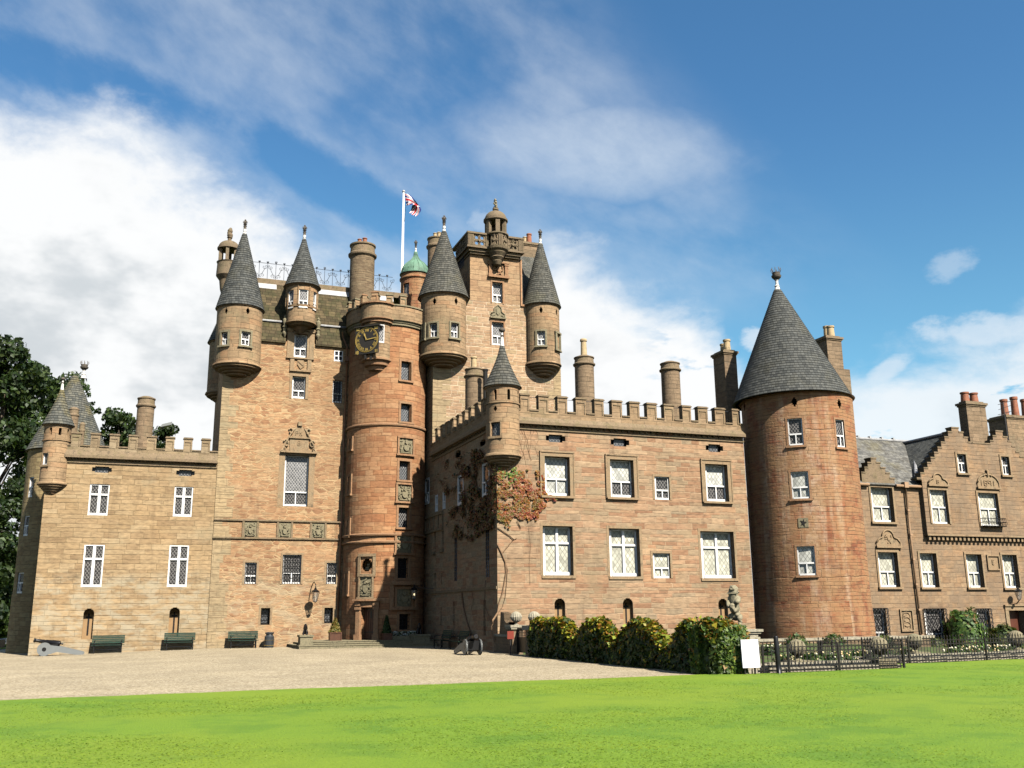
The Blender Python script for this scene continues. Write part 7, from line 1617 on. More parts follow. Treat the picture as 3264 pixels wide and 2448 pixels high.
# ------------------------------------------------------------------ lanterns
def lantern(label, x, y, zt, h, mount, lit=False):
    t = thing('wall_lantern', label, 'lantern', (x, y, zt-h)); w_ = h*.25; mb = MB(); z1 = zt-.30*h; z0 = zt-.92*h
    for a in range(6):
        c_, s_ = math.cos(a*math.pi/3), math.sin(a*math.pi/3); mb.tube([(x+w_*.45*c_, y+w_*.45*s_, z0), (x+w_*c_, y+w_*s_, z1)], .018*h, 5)
    mb.lathe(x, y, [(.01, zt-h), (.05*h, z0-.02*h), (w_*.5, z0), (w_*.48, z0+.02*h)], n=6); mb.lathe(x, y, [(w_*1.05, z1), (w_*1.15, z1+.03*h), (w_*.5, z1+.16*h), (w_*.3, z1+.2*h), (w_*.36, z1+.23*h), (.02, zt)], n=12)
    if isinstance(mount, list): mb.tube(mount, .03, 6)
    mb.build('frame', M['black'], t)
    mb = MB(); mb.lathe(x, y, [(w_*.42, z0+.02*h), (w_*.95, z1)], n=6, sm=False); gl = mb.build('glazing', M['lampglass'], t)
    mb = MB(); mb.ball((x, y, (z0+z1)/2), .055*h if lit else .04*h, 8, 6, sq=(1, 1, 1.5)); mb.build('lamp', M['lit' if lit else 'pale'], t); return t
m_, n_, b_ = newmat('lamp_glass'); b_.inputs['Base Color'].default_value = (.75, .75, .68, 1); b_.inputs['Alpha'].default_value = .22; b_.inputs['Roughness'].default_value = .1; M['lampglass'] = m_
m_, n_, b_ = newmat('lit_lamp'); b_.inputs['Emission Color'].default_value = (1, .78, .42, 1); b_.inputs['Emission Strength'].default_value = 1.3; M['lit'] = m_
p = Q('e', 1165, 805, Y=57.2); h = p.z-Q('e', 1165, 968, Y=57.2).z; lantern('black six-sided lantern casting its shadow on the keep wall', p.x, 57.2, p.z-.1, h*.92, [(p.x-.05, 58.0, p.z+.12), (p.x-.03, 57.6, p.z+.22), (p.x, 57.2, p.z+.05), (p.x, 57.2, p.z-.15)])
yl = 55.0; xl = Q('y', 415, 870, Y=yl).x; zt = Q('y', 415, 775, Y=yl).z; zb = Q('y', 415, 965, Y=yl).z
lantern('lit black lantern hanging in the shade beside the stair tower', xl, yl, zt, zt-zb, [(15.75, yl, (zt*.8+zb*.2)), (xl+.25, yl, (zt*.85+zb*.15)), (xl, yl, zt+.04), (xl, yl, zt-.1)], True)
p = Q('p', 1640, 668, Y=42.5); h = p.z-Q('p', 1635, 800, Y=42.5).z; lantern('black lantern on a curled bracket above the far right door', p.x, 42.5, p.z, h, [(p.x, 43.0, p.z-h*1.25), (p.x, 42.7, p.z-h*1.2), (p.x, 42.5, p.z-h*.95)])

# ------------------------------------------------------------------ garden gate, urns, notice, hedge and statue
GWL = thing('garden_wall', 'low lichened wall and gate pier between ivy corner and hedge', 'wall', (15.8, 42, 0))
yg0, yg1 = Q('v', 1750, 900, X=15.7).y, Q('v', 2010, 900, X=15.7).y
zc0 = Q('v', 1450, 895, X=15.6).z; zc1 = Q('v', 1740, 712, X=15.6).z; mb = MB()
mb.box(15.55, 15.95, yg0+.55, 43.98, -.2, zc0-.1); mb.box(15.5, 16.0, yg0+.55, 43.97, zc0-.1, zc0, 1); mb.box(15.5, 16.0, yg0, yg0+.6, -.2, zc1-.18); mb.box(15.42, 16.08, yg0-.07, yg0+.67, zc1-.18, zc1-.1, 1); mb.box(15.38, 16.12, yg0-.1, yg0+.7, zc1-.1, zc1, 1)
mb.box(15.5, 16.0, yg1-.6, yg1, -.2, zc1-.18); mb.box(15.38, 16.12, yg1-.7, yg1+.1, zc1-.18, zc1, 1)
pts = [(15.75, yg0+.75+.0*k, zc0) for k in range(1)]; mp = planeX(15.58)
sc = [(-(yg0+.62), zc0), (-(yg0+.62), zc0+.55), (-(yg0+1.0), zc0+.5), (-(yg0+1.25), zc0+.62), (-(yg0+1.3), zc0+.95), (-(yg0+1.75), zc0+1.0), (-(yg0+1.85), zc0+.4), (-(yg0+1.95), zc0)]
mb.prism(sc, mp, 0, .34); mb.prism(sc[::-1], mp, .34, 0); mb.build('wall', [M['chim'], M['pale']], GWL)
GT = thing('garden_gate', 'black iron garden gate with solid lower panel beside the first urn', 'gate', (15.75, (yg0+yg1)/2, 0)); mb = MB(); y0, y1 = yg1+.03, yg0-.03; zg1 = zc1-.12
mb.box(15.73, 15.78, y0, y1, .08, zg1*.62); mb.box(15.72, 15.79, y0, y1, zg1*.62, zg1*.66); mb.box(15.72, 15.79, y0, y1, zg1*.80, zg1*.83); mb.box(15.72, 15.79, y0, y1, zg1*.95, zg1)
for k in range(9): y = y0+(y1-y0)*(k+.5)/9; mb.tube([(15.755, y, zg1*.66), (15.755, y, zg1*.80)], .02, 5); mb.tube([(15.755, y, zg1*.83), (15.755, y, zg1*.95)], .02, 5); mb.ball((15.755, y, zg1*.73), .03, 6, 5)
mb.build('panel', M['black'], GT); mb = MB(); mb.box(15.7, 15.8, y0-.02, y0+.05, .02, zg1+.03); mb.box(15.7, 15.8, y1-.05, y1+.02, .02, zg1+.03); mb.build('stile', M['black'], GT)
def urn(label, x, y, z, r, ped=None, mat='pale'):
    t = thing('stone_urn', label, 'urn', (x, y, z), 'fluted stone ball urns'); mb = MB()
    zb = z
    if ped: mb2 = MB(); a, hp = ped; mb2.box(x-a, x+a, y-a, y+a, z, z+hp*.8); mb2.box(x-a*1.08, x+a*1.08, y-a*1.08, y+a*1.08, z+hp*.8, z+hp); zb = z+hp; mb2.build('plinth', M[mat], t)
    mb.lathe(x, y, [(.5*r, zb), (.5*r, zb+.08*r), (.22*r, zb+.22*r), (.2*r, zb+.4*r), (.42*r, zb+.5*r)], n=20); cz = zb+1.42*r; n = 32; m = 12; i = len(mb.v)
    for a in range(m+1):
        ph = math.pi*a/m
        for b in range(n):
            rr = r*math.sin(ph)*(1+.05*math.cos(b*math.pi)) * (1.05 if a == m//2 else 1); th = 2*math.pi*b/n; mb.v.append((x+rr*math.cos(th), y+rr*math.sin(th), cz+r*math.cos(ph)))
    for a in range(m):
        for b in range(n):
            b2 = (b+1) % n; mb.f.append((i+a*n+b, i+(a+1)*n+b, i+(a+1)*n+b2, i+a*n+b2)); mb.uv.extend([(0, 0)]*4); mb.mi.append(0); mb.sm.append(False); mb.fc.append(None)
    mb.build('ball', M[mat], t); return t
urn('ball urn on the gate pier nearest the ivy corner', 15.8, yg0+.3, zc1, Q('v', 1780, 430, Y=yg0+.3).z*0+.245)
yu = Q('j', 548, 1110, X=15.8).y; urn('ball urn rising behind the first hump of the hedge', 15.8, yg1-.3, zc1, .245)
p = Q('v', 1640, 1300, X=15.15); t = thing('notice_board', 'small dark red notice on a stake before the garden wall', 'sign', (15.2, p.y, 0)); mb = MB(); z1 = Q('v', 1640, 832, X=15.2).z; z0 = Q('v', 1640, 992, X=15.2).z; y0, y1 = Q('v', 1692, 900, X=15.2).y, Q('v', 1580, 900, X=15.2).y
ym = (y0+y1)/2; mb.box(15.02, 15.32, ym-.03, ym, z0, z1); mb.build('board', M['red'], t); mb = MB(); mb.tube([(15.17, ym+.02, -.05), (15.17, ym+.02, z0+.1)], .022, 6); mb.build('stake', M['iron'], t)
# hedge: creeper over a dark core added to block light, humped top
HG = thing('hedge', 'long scalloped creeper hedge with orange tips along the gravel', 'hedge', (15.6, 32, 0))
prof = []
for x, y in ((-8, 1060), (60, 1030), (120, 1060), (190, 1036), (270, 1046), (330, 1120), (390, 1185), (440, 1115), (500, 1048), (600, 1048), (680, 1130), (745, 1212), (830, 1110), (910, 1046), (1010, 1060), (1095, 1135), (1150, 1205), (1240, 1228), (1285, 1150), (1330, 1072), (1440, 1052), (1535, 1090), (1560, 1125), (1610, 1085), (1690, 1075)):
    p = Q('l', x, y, X=15.62); prof.append((p.y, p.z))
prof.sort(); ys_ = np.array([a for a, b in prof]); zs_h = np.array([b for a, b in prof])
zmx = zs_h.max()
zs_h = zs_h-.35*(zmx-.12-zs_h).clip(0)
def hz(y): return np.interp(y, ys_, zs_h)
y_end = 24.75; g = np.random.default_rng(11)
mb = MB()
for k in range(60):
    a = y_end+.25+(38.9-y_end)*k/60; b = y_end+.25+(38.9-y_end)*(k+1)/60; za, zb = float(hz(a))-.22, float(hz(b))-.22
    mb.hexa([(15.50, a, -.1), (16.0, a, -.1), (16.0, b, -.1), (15.50, b, -.1), (15.55, a, za), (15.92, a, za), (15.92, b, zb), (15.55, b, zb)])
mb.build('hedge_core', M['hedgecore'] if 'hedgecore' in M else M['dark'], HG)
n = 30000; y = np.sort(g.uniform(y_end-.02, 39.0, n)); h = hz(y); s = g.uniform(0, 1, n)
front = s < .62; top = (s >= .62) & (s < .85)
z = np.where(front, h*g.uniform(0, 1, n)**.85, np.where(top, h+g.normal(0, .05, n), h*g.uniform(.2, 1, n)))
bul = .45*np.clip((h-1.35)/.75, -.4, .8)+.06*np.sin(y*5.3+z*4)
tt = np.clip(1-z/np.maximum(h, .1), 0, 1); lean = .20*(tt < .25)*(1-tt/.25)
x = np.where(front, 15.38+lean-bul*.5+g.uniform(-.05, .22, n), np.where(top, g.uniform(15.38, 16.0, n), 16.05-lean+g.uniform(-.15, .08, n)))
z = np.where(top, z-.9*(np.abs(x-15.7)/.42)**2*.22, z)
N_ = np.stack([np.where(front, -1, np.where(top, 0, 1)), np.zeros(n), np.where(top, 1, .35)], 1)
hi = np.clip((z-(h-.75))/.75, 0, 1); autumn_lit = g.uniform(0, 1, n) < .02+.72*hi**1.3  # autumn tips, brightened towards the top to put sunlight into the colour
C1 = pick_cols(g, n, [(.022, .046, .008), (.036, .064, .010), (.06, .088, .013), (.02, .036, .009)]); C2 = pick_cols(g, n, [(.36, .29, .025), (.30, .32, .03), (.36, .20, .025), (.24, .27, .025), (.20, .25, .025), (.30, .12, .02)])
leaves_mesh('foliage', np.stack([x, y, z], 1), N_, .125, np.where(autumn_lit[:, None], C2, C1), HG, seed=5, spread=.6)
# end block that wraps the statue's plinth
xe1 = Q('w', 640, 1100, Y=24.8).x; ze_h = Q('w', 400, 780, Y=25.0).z
mb = MB(); mb.box(15.62, xe1-.2, 25.1, 25.5, -.1, ze_h-.4); mb.build('hedge_core', M['dark'], HG)  # same added light-blocking core inside the end block
n = 10000; f = g.uniform(0, 1, n); X_ = g.uniform(15.25, xe1+.05, n); tq = (X_-15.25)/(xe1-15.25); Y_ = 24.80+1.7*np.clip(.50-tq, 0, 1)**1.6+.5*np.clip(tq-.85, 0, 1)+g.uniform(-.10, .14, n); Z_ = (ze_h-.02)*g.uniform(.02, 1, n)**.8; NN = np.stack([-.15-2.2*np.clip(.5-tq, 0, 1), -np.ones(n), .35*np.ones(n)], 1)
tp = f > .62; X_[tp] = g.uniform(15.25, xe1+.30, tp.sum()); Y_[tp] = g.uniform(24.8, 25.6, tp.sum()); Z_[tp] = ze_h+.02-.75*np.clip((np.abs(X_[tp]-15.85)-.25)/.75, 0, 1)**2-.35*np.clip((25.1-Y_[tp])/.4, 0, 1)**2+g.normal(0, .06, tp.sum())+.10*np.sin(X_[tp]*5+Y_[tp]*4); NN[tp] = (0, -.2, 1)
lf = (f > .45) & (f <= .62); X_[lf] = 15.24+g.uniform(-.06, .1, lf.sum()); Y_[lf] = g.uniform(25.2, 25.7, lf.sum()); NN[lf] = (-1, 0, .3)
au = g.uniform(0, 1, n) < np.where(tp, .48, .04)
leaves_mesh('foliage', np.stack([X_, Y_, Z_], 1), NN, .125, np.where(au[:, None], pick_cols(g, n, [(.34, .19, .03), (.30, .23, .04), (.34, .13, .03)]), pick_cols(g, n, [(.06, .115, .018), (.10, .165, .025), (.14, .20, .03), (.05, .085, .018)])), HG, seed=9, spread=.6)
xp0, xp1 = Q('w', 690, 900, Y=25.0).x, Q('w', 862, 960, Y=25.0).x; zc_ = Q('w', 800, 835, Y=25.0).z
PED = thing('pedestal', 'moulded pale stone pier at the end of the hedge by the white board', 'pedestal', (16.3, 25.5, 0)); mb = MB(); zz = [Q('w', 800, y, Y=25.0).z for y in (1480, 1010, 950, 900, 870, 832)]
mb.box(xp0-.5, xp1-.02, 25.0, 26.1, -.1, zz[1]); mb.box(xp0-.55, xp1, 24.97, 26.12, zz[1], zz[2]); mb.box(xp0-.5, xp1-.05, 25.0, 26.1, zz[2], zz[3]); mb.box(xp0-.55, xp1+.03, 24.96, 26.14, zz[3], zz[4]); mb.box(xp0-.6, xp1+.09, 24.92, 26.2, zz[4], zz[5]); mb.build('pier', M['pale'], PED)
p = Q('w', 480, 700, Y=25.6); zt = Q('w', 460, 122, Y=25.6).z; hl_ = (zt-p.z+.12)*.97
stt = rampant('lion_statue', p.x+.03, 25.6, p.z-.12, hl_, M['statue'], None, (-.75, -.66)); tag(stt, 'tall weathered stone lion standing upright above the end of the hedge', 'statue')
SB = thing('sign_board', 'blank white board on legs beside the end of the hedge', 'sign', (16.4, 24.45, 0)); mb = MB(); ps_ = [Q('w', 580, 986, Y=24.55), Q('w', 838, 990, Y=24.55), Q('w', 878, 1416, Y=24.35), Q('w', 614, 1421, Y=24.35)]
x0, x1 = (ps_[0].x+ps_[3].x)/2, (ps_[1].x+ps_[2].x)/2; zt, zb = (ps_[0].z+ps_[1].z)/2, (ps_[2].z+ps_[3].z)/2
mb.hexa([(x0, 24.45, zb), (x1, 24.45, zb), (x1, 24.49, zb), (x0, 24.49, zb), (x0, 24.48, zt), (x1, 24.48, zt), (x1, 24.52, zt), (x0, 24.52, zt)]); mb.build('panel', M['signpost'], SB); mb = MB()
for u in (x0+.12, x1-.12): mb.box(u-.02, u+.02, 24.53, 24.57, 0, zb+.3)
mb.build('leg', M['iron'], SB)

# ------------------------------------------------------------------ railings, kerb, bollard, garden ornaments, roses
def fence(label, A, B, h, spikes, posts, pitch=.135, low=.0, rings=True):
    A, B = Vector((*A, 0)), Vector((*B, 0)); L = (B-A).length; d = (B-A)/L; nrm = Vector((-d.y, d.x, 0)); t = thing('iron_fence', label, 'fence', (A+B)/2, 'dark garden railings with spear heads'); z0 = low
    def bar(mb, a, b, w_, h_): 
        c = [a-nrm*w_/2, b-nrm*w_/2, b+nrm*w_/2, a+nrm*w_/2]; mb.hexa([(q_.x, q_.y, q_.z-h_/2) for q_ in c]+[(q_.x, q_.y, q_.z+h_/2) for q_ in c])
    mb = MB()
    for f in ((.10, .22, .82, .995) if rings else (.10, .22, .98)): bar(mb, A+Vector((0, 0, z0+h*f)), B+Vector((0, 0, z0+h*f)), .035, .022)
    mb.build('rails', M['iron'], t); mb = MB(); n = int(L/pitch)
    for k in range(n+1):
        p = A+d*(L*k/n); zt = z0+h+spikes; mb.tube([p+Vector((0, 0, z0+.02)), p+Vector((0, 0, zt-.12))], .011, 5); mb.tube([p+Vector((0, 0, zt-.13)), p+Vector((0, 0, zt-.09)), p+Vector((0, 0, zt-.07)), p+Vector((0, 0, zt))], [.010, .010, .022, .002], 5)
        if rings and k < n:
            c = p+d*(pitch/2)+Vector((0, 0, z0+h*.905)); mb.tube([c+d*(pitch*.42*math.cos(a))+Vector((0, 0, h*.078*math.sin(a))) for a in np.linspace(0, 2*math.pi, 11)], .007, 4)
    mb.build('bars', M['iron'], t)
    for s in posts: p = A+d*(L*s); mb = MB(); mb.box(p.x-.028, p.x+.028, p.y-.028, p.y+.028, z0-.1, z0+h+.03); mb.tube([p+Vector((0, 0, z0+h+.03)), p+Vector((0, 0, z0+h+.09))], [.03, .004], 6); mb.build('fence_post', M['iron'], t)
    return t
xL = Q('q', 190, 770, Y=24.85).x; xR = Q('q', 2140, 740, Y=24.85).x; hF = Q('q', 220, 420, Y=24.85).z; hR = Q('q', 2120, 412, Y=24.85).z; hf = (hF+hR)/2
fence('front railing from the white board to the lawn corner', (xL, 24.85), (xR, 24.85), hf, .17, (.02, .19, .535, 1.0))
fence('short railing turning back from the lawn corner', (xR, 24.9), (xR+.15, 26.85), hf, .17, (1.0,))
xE = 33.5; fence('long railing running off to the right below the gables', (xR+.15, 26.88), (xE, 27.35), hf, .17, (.18, .50, .8))
xI = Q('q', 1000, 680, Y=27.8).x; fence('inner railing in the rose bed behind the front railing', (xI, 27.8), (xR+.1, 27.5), Q('q', 1020, 375, Y=27.8).z-.05, .2, (0, .08, .45), low=.05)
for lab, x0, x1, y, yy in (('pale stone kerb under the front railing', xL-.2, xR, 24.95, 24.95), ('pale stone kerb under the long right railing', xR+.15, xE, 26.98, 27.45)):
    mb = MB(); k = 0; x = x0; rnd = random.Random(2)
    while x < x1:
        w_ = rnd.uniform(.35, .8); ya = y+(yy-y)*(x-x0)/(x1-x0); mb.box(x, min(x+w_, x1)-.015, ya, ya+.32, -.1, .10+rnd.uniform(0, .04)); mb.box(x+.05, min(x+w_+.05, x1)-.02, ya+.33, ya+.6, -.1, .24+rnd.uniform(0, .03)); x += w_
    o = mb.build('stone_kerb', M['pale']); tag(o, lab, 'kerb', 'kerbs under the railings')
p = Q('q', 435, 800, Y=24.55); ht = Q('q', 415, 285, Y=24.55).z; t = thing('bollard', 'plain black wooden post on the lawn edge before the railing', 'post', (p.x, 24.55, 0)); mb = MB(); mb.tube([(p.x+.01, 24.55, -.1), (p.x+.01, 24.55, .3), (p.x-.02, 24.55, ht-.03), (p.x-.02, 24.55, ht)], [.075, .073, .068, .055], 14); mb.build('post', M['black'], t)
for lab, zm, xb_, yb_, rr in (('ball urn on dark plinth behind the black post', 'q', 700, 690, .26), ('low ball urn just left of the railing corner', 'r', 262, 760, .27), ('ball urn right of the railing corner before the pipe', 'r', 745, 655, .265), ('ball urn at the far right edge of the garden', 'r', 2160, 615, .28)):
    p = Q(zm, xb_, yb_, Z=.14); urn(lab, p.x+.22, p.y+.3, .02, rr, (.34, .26), 'carve')
mb = MB(); rnd = random.Random(4); yw = 39.2
zw = Q('q', 900, 312, Y=yw).z; x = 26.5
mb.box(26.5, 36.9, yw, yw+.3, -.4, zw-.12)
while x < 36.8: w_ = rnd.uniform(.5, .9); mb.box(x, x+w_-.015, yw-.05, yw+.36, zw-.12, zw+rnd.uniform(-.01, .02), 1); x += w_
o = mb.build('garden_wall', [M['chimbig'], M['pale']]); tag(o, 'low coped garden wall across the foot of the big round tower', 'wall')
ROSE = [(.62, .55, .30), (.70, .66, .48), (.66, .50, .22), (.72, .70, .60)]
def rose(x, y, z, h, seed, lab):
    t = bush('rose_bush', lab, x, y, z, .40, .36, h, 330, seed, [(.035, .075, .018), (.06, .11, .025), (.09, .13, .03)], .085, cat='rose bush', group='cream rose bushes in the railed beds')
    g = np.random.default_rng(seed+90); n = 9; an = g.uniform(0, 6.28, n); r_ = g.uniform(.05, .42, n); mb = MB()
    for k in range(n):
        mb = MB(); mb.ball((x+r_[k]*math.cos(an[k]), y+r_[k]*math.sin(an[k])-.05, z+h*g.uniform(.55, 1.12)), g.uniform(.022, .042), 7, 5); mb.build('flower', M['rose%d' % (seed % 3)], t)
for k, c in enumerate(((.70, .60, .34), (.74, .70, .52), (.68, .52, .25))): M['rose%d' % k] = plain('rose_petal_%s' % 'abc'[k], c, .6, 0, .1, 9)
for k, (zm, x, y) in enumerate((('q', 330, 430), ('q', 520, 620), ('q', 610, 640), ('q', 680, 600), ('q', 860, 600), ('q', 950, 620), ('q', 1110, 620), ('q', 1250, 620), ('q', 1350, 610), ('q', 1500, 590), ('q', 1560, 590), ('q', 1640, 570), ('q', 1720, 600), ('r', 390, 660), ('r', 600, 640), ('r', 1250, 640), ('r', 1340, 620), ('r', 1480, 640), ('r', 1580, 630), ('r', 1730, 610), ('r', 1850, 610), ('r', 1950, 620))):
    p = Q(zm, x, y, Z=.16)
    if p.y < 28.2 and zm == 'r': p = Q(zm, x, y, Y=28.2+.05*(k % 7)*2)
    if p.y > 36: p = Q(zm, x, y, Y=33.0)
    rose(p.x, p.y, max(0, gz(p.x, p.y))-.02, .42, 100+k, 'cream flowering rose bush in the railed bed')
p0, p1 = Q('p', 1015, 1255, Y=41.6), Q('p', 1320, 1255, Y=41.6); zt = Q('p', 1170, 840, Y=41.6).z
bush('wall_shrub', 'tall rounded green shrub against the far right wing', (p0.x+p1.x)/2, 41.7, p0.z-.1, (p1.x-p0.x)*.46, .9, (zt-p0.z)*.98, 6500, 31, [(.05, .10, .02), (.08, .15, .03), (.13, .20, .04), (.03, .06, .015), (.20, .13, .04)], .17, wts=[.3, .27, .2, .17, .06])
p0, p1 = Q('p', 1385, 1255, Y=41.4), Q('p', 1660, 1255, Y=41.4); zt = Q('p', 1500, 1020, Y=41.4).z
bush('clipped_shrub', 'low dark rounded shrub under the far right doorway', (p0.x+p1.x)/2, 41.5, p0.z-.1, (p1.x-p0.x)*.47, .9, (zt-p0.z)*1.0, 4500, 32, [(.025, .045, .012), (.04, .07, .018), (.07, .10, .02), (.12, .12, .03)], .13)
for k, (x, y) in enumerate(((28.2, 38.2), (30.4, 38.4), (33.5, 38.6), (36.0, 39.8), (38.6, 40.6), (41.0, 41.0))):
    bush('border_plant', 'low leafy border plant at the foot of the right walls', x, y, gz(x, y)-.05, .55, .4, .5, 500, 60+k, [(.05, .10, .025), (.09, .14, .03), (.12, .10, .04)], .10, cat='plant', group='low border plants at the wall foot')

# ------------------------------------------------------------------ creeper on the right wing
IV = thing('climbing_creeper', 'red and green creeper spreading over the right wing corner', 'creeper', (16.5, 43.9, 0))
def inpoly(px, py, poly):
    c = np.zeros(len(px), bool); n = len(poly); j = n-1
    for i in range(n):
        xi, yi = poly[i]; xj, yj = poly[j]; c ^= ((yi > py) != (yj > py)) & (px < (xj-xi)*(py-yi)/(yj-yi+1e-12)+xi); j = i
    return c
g = np.random.default_rng(21)
fpoly = [(203, 20), (215, -18), (262, -22), (300, 5), (330, -18), (400, -38), (430, -75), (452, -60), (450, -10), (400, 20), (430, 60), (470, 110), (500, 60), (495, 5), (515, 0), (520, 70), (535, 40), (560, 60), (558, 150), (580, 185), (660, 195), (648, 225), (590, 262), (545, 285), (525, 320), (500, 372), (470, 392), (400, 372), (330, 358), (290, 380), (300, 425), (280, 442), (250, 395), (225, 385), (204, 370)]
fp = [(Q('j', a, b, Y=YR_-.06).x, Q('j', a, b, Y=YR_-.06).z) for a, b in fpoly]
fx = np.array([a for a, b in fp]); fz = np.array([b for a, b in fp]); n = 14000
X_ = g.uniform(fx.min(), fx.max(), n); Z_ = g.uniform(fz.min(), fz.max(), n); ok = inpoly(X_, Z_, fp)
cl = np.array([noise.noise(Vector((a*2.6, b*3.4, 3.3)))+.6*noise.noise(Vector((a*7, b*9, 1))) for a, b in zip(X_, Z_)]); ok &= cl > -.08+g.uniform(-.15, .15, n); X_, Z_, cl = X_[ok], Z_[ok], cl[ok]; n = len(X_)
cn = np.array([noise.noise(Vector((a*1.1, b*1.1, 7.7))) for a, b in zip(X_, Z_)])+g.normal(0, .22, n); gtop = np.exp(-((X_-fx.min()-.6)**2+(Z_-fz.max()+.6)**2)/.16)
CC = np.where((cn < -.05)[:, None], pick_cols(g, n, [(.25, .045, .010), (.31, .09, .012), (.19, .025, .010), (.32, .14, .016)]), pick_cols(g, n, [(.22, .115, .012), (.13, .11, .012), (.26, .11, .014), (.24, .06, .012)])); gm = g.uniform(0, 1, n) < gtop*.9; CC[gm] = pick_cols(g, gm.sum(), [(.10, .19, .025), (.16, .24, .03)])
leaves_mesh('foliage', np.stack([X_, YR_-.03-g.uniform(0, .07, n), Z_], 1), np.tile([0, -1, .25], (n, 1)), .105, CC, IV, seed=12, elong=1.15, spread=.22)
spoly = [('g', 1476, 1050), ('g', 1476, 1640), ('h', 1612, 240), ('h', 1540, 270), ('h', 1480, 290), ('h', 1400, 370), ('h', 1300, 380), ('h', 1230, 350), ('h', 1185, 360), ('h', 1180, 210), ('h', 1085, 270), ('h', 1075, 90), ('g', 1020, 1560), ('g', 1050, 1380), ('g', 960, 1240), ('g', 900, 1150), ('g', 890, 1060), ('g', 960, 1010), ('g', 1090, 1010), ('g', 1200, 960), ('g', 1330, 900), ('g', 1390, 1000)]
sp = [(lambda p: (p.y, p.z))(Q(z_, a, b, X=XS-.06)) for z_, a, b in spoly]; n = 17000; ya = np.array([a for a, b in sp]); za = np.array([b for a, b in sp]); Y_ = g.uniform(ya.min(), ya.max(), n); Z_ = g.uniform(za.min(), za.max(), n); ok = inpoly(Y_, Z_, sp)
for r in sideW: ok &= ~((Y_ > -r[1]-.05) & (Y_ < -r[0]+.1) & (Z_ > r[2]) & (Z_ < r[3]))
ok &= np.array([noise.noise(Vector((a*1.6, b*1.6, 5)))+.4*noise.noise(Vector((a*5, b*5, 2))) for a, b in zip(Y_, Z_)]) > -.16+.085*np.clip(Y_-45.5, 0, 9)+.10*np.clip(Z_-9.0, 0, 3)+g.uniform(-.12, .12, n); Y_, Z_ = Y_[ok], Z_[ok]; n = len(Y_)
leaves_mesh('foliage', np.stack([XS-.06-g.uniform(0, .16, n), Y_, Z_], 1), np.tile([-1, 0, .25], (n, 1)), .125, pick_cols(g, n, [(.085, .025, .014), (.06, .05, .014), (.035, .045, .012), (.11, .045, .018)]), IV, seed=13, elong=1.15, spread=.4)  # same creeper in darker tints: the shade of this wall painted in
mb = MB()
for pl, r_ in (([(180, 1290), (158, 1195), (170, 1130), (205, 1075)], .05), ([(205, 1075), (215, 1000), (240, 930), (255, 850), (268, 770), (262, 690), (235, 625), (205, 560)], .035), ([(205, 1075), (240, 1030), (262, 960), (272, 860), (280, 740), (262, 690)], .014), ([(235, 625), (290, 560), (325, 520), (300, 495), (240, 455), (205, 430)], .024), ([(325, 520), (350, 510)], .015), ([(350, 380), (380, 440), (365, 395)], .014), ([(440, 430), (455, 560), (445, 700), (450, 860)], .007), ([(205, 640), (300, 660), (500, 655)], .006)):
    mb.tube([Q('j', a, b, Y=YR_-.05 if a > 203 else YR_-.25) for a, b in pl], r_, 5); mb.build('stem', M['vine'], IV); mb = MB()
for pl, r_ in (([(640, 60), (680, 400), (760, 700), (830, 900)], .045), ([(840, 0), (880, 200), (830, 420)], .012), ([(1230, 640), (1100, 300), (1120, -200)], .02)): mb.tube([Q('v', a, b, X=XS-.06) for a, b in pl], r_, 5); mb.build('stem', M['vine'], IV); mb = MB()
for k in range(16):
    x = XS+.25+.12*k+g.uniform(0, .1); z = 8.5+g.uniform(0, .8); pts = [(x, YR_-.012, z)]
    for j in range(6): x += g.uniform(-.16, .2); z += g.uniform(.15, .45); pts.append((x, YR_-.012, z))
    if z < 11.2: mb.tube(pts, .006, 4); mb.build('stem', M['vine'], IV); mb = MB()

# ------------------------------------------------------------------ flag, aerial, floodlight
p0, p1 = Q('f', 641, 775, Y=62), Q('f', 655, 78, Y=62); FP = thing('flagpole', 'tall white flagpole rising behind the castle roofs', 'flagpole', (p0.x, 62, p0.z-1)); mb = MB(); mb.tube([(p0.x, 62, p0.z-1.5), (p1.x, 62, p1.z-.15)], [.105, .065], 12); mb.build('pole', M['white'], FP); mb = MB(); mb.ball((p1.x, 62, p1.z-.05), .11, 12, 8); mb.build('finial', M['lead'], FP)
mb = MB(); a, b = Q('ab', 450, 790, Y=61.9), Q('ab', 405, 1200, Y=61.9); mb.tube([a, b], .012, 4); mb.build('halyard', M['white'], FP)
fm, n_, b_ = newmat('flag_cloth'); uv = n_.n('ShaderNodeUVMap').outputs[0]; u, v, _ = n_.xyz(uv); U = n_.m('MULTIPLY', n_.m('SUBTRACT', u, .5), 60.0); V = n_.m('MULTIPLY', n_.m('SUBTRACT', v, .5), 30.0)
def band(x, wd): return n_.m('LESS_THAN', n_.m('ABSOLUTE', x), wd)
d1 = n_.m('DIVIDE', n_.m('SUBTRACT', U, n_.m('MULTIPLY', V, 2.0)), math.sqrt(5)); d2 = n_.m('DIVIDE', n_.m('ADD', U, n_.m('MULTIPLY', V, 2.0)), math.sqrt(5))
c = n_.mix(n_.m('MAXIMUM', band(d1, 3.0), band(d2, 3.0)), (.012, .018, .16), (.82, .82, .82))
sg1 = n_.m('SIGN', U); c = n_.mix(n_.m('MAXIMUM', band(n_.m('ADD', d1, n_.m('MULTIPLY', sg1, 1.0)), 1.0), band(n_.m('SUBTRACT', d2, n_.m('MULTIPLY', sg1, 1.0)), 1.0)), c, (.55, .025, .03))
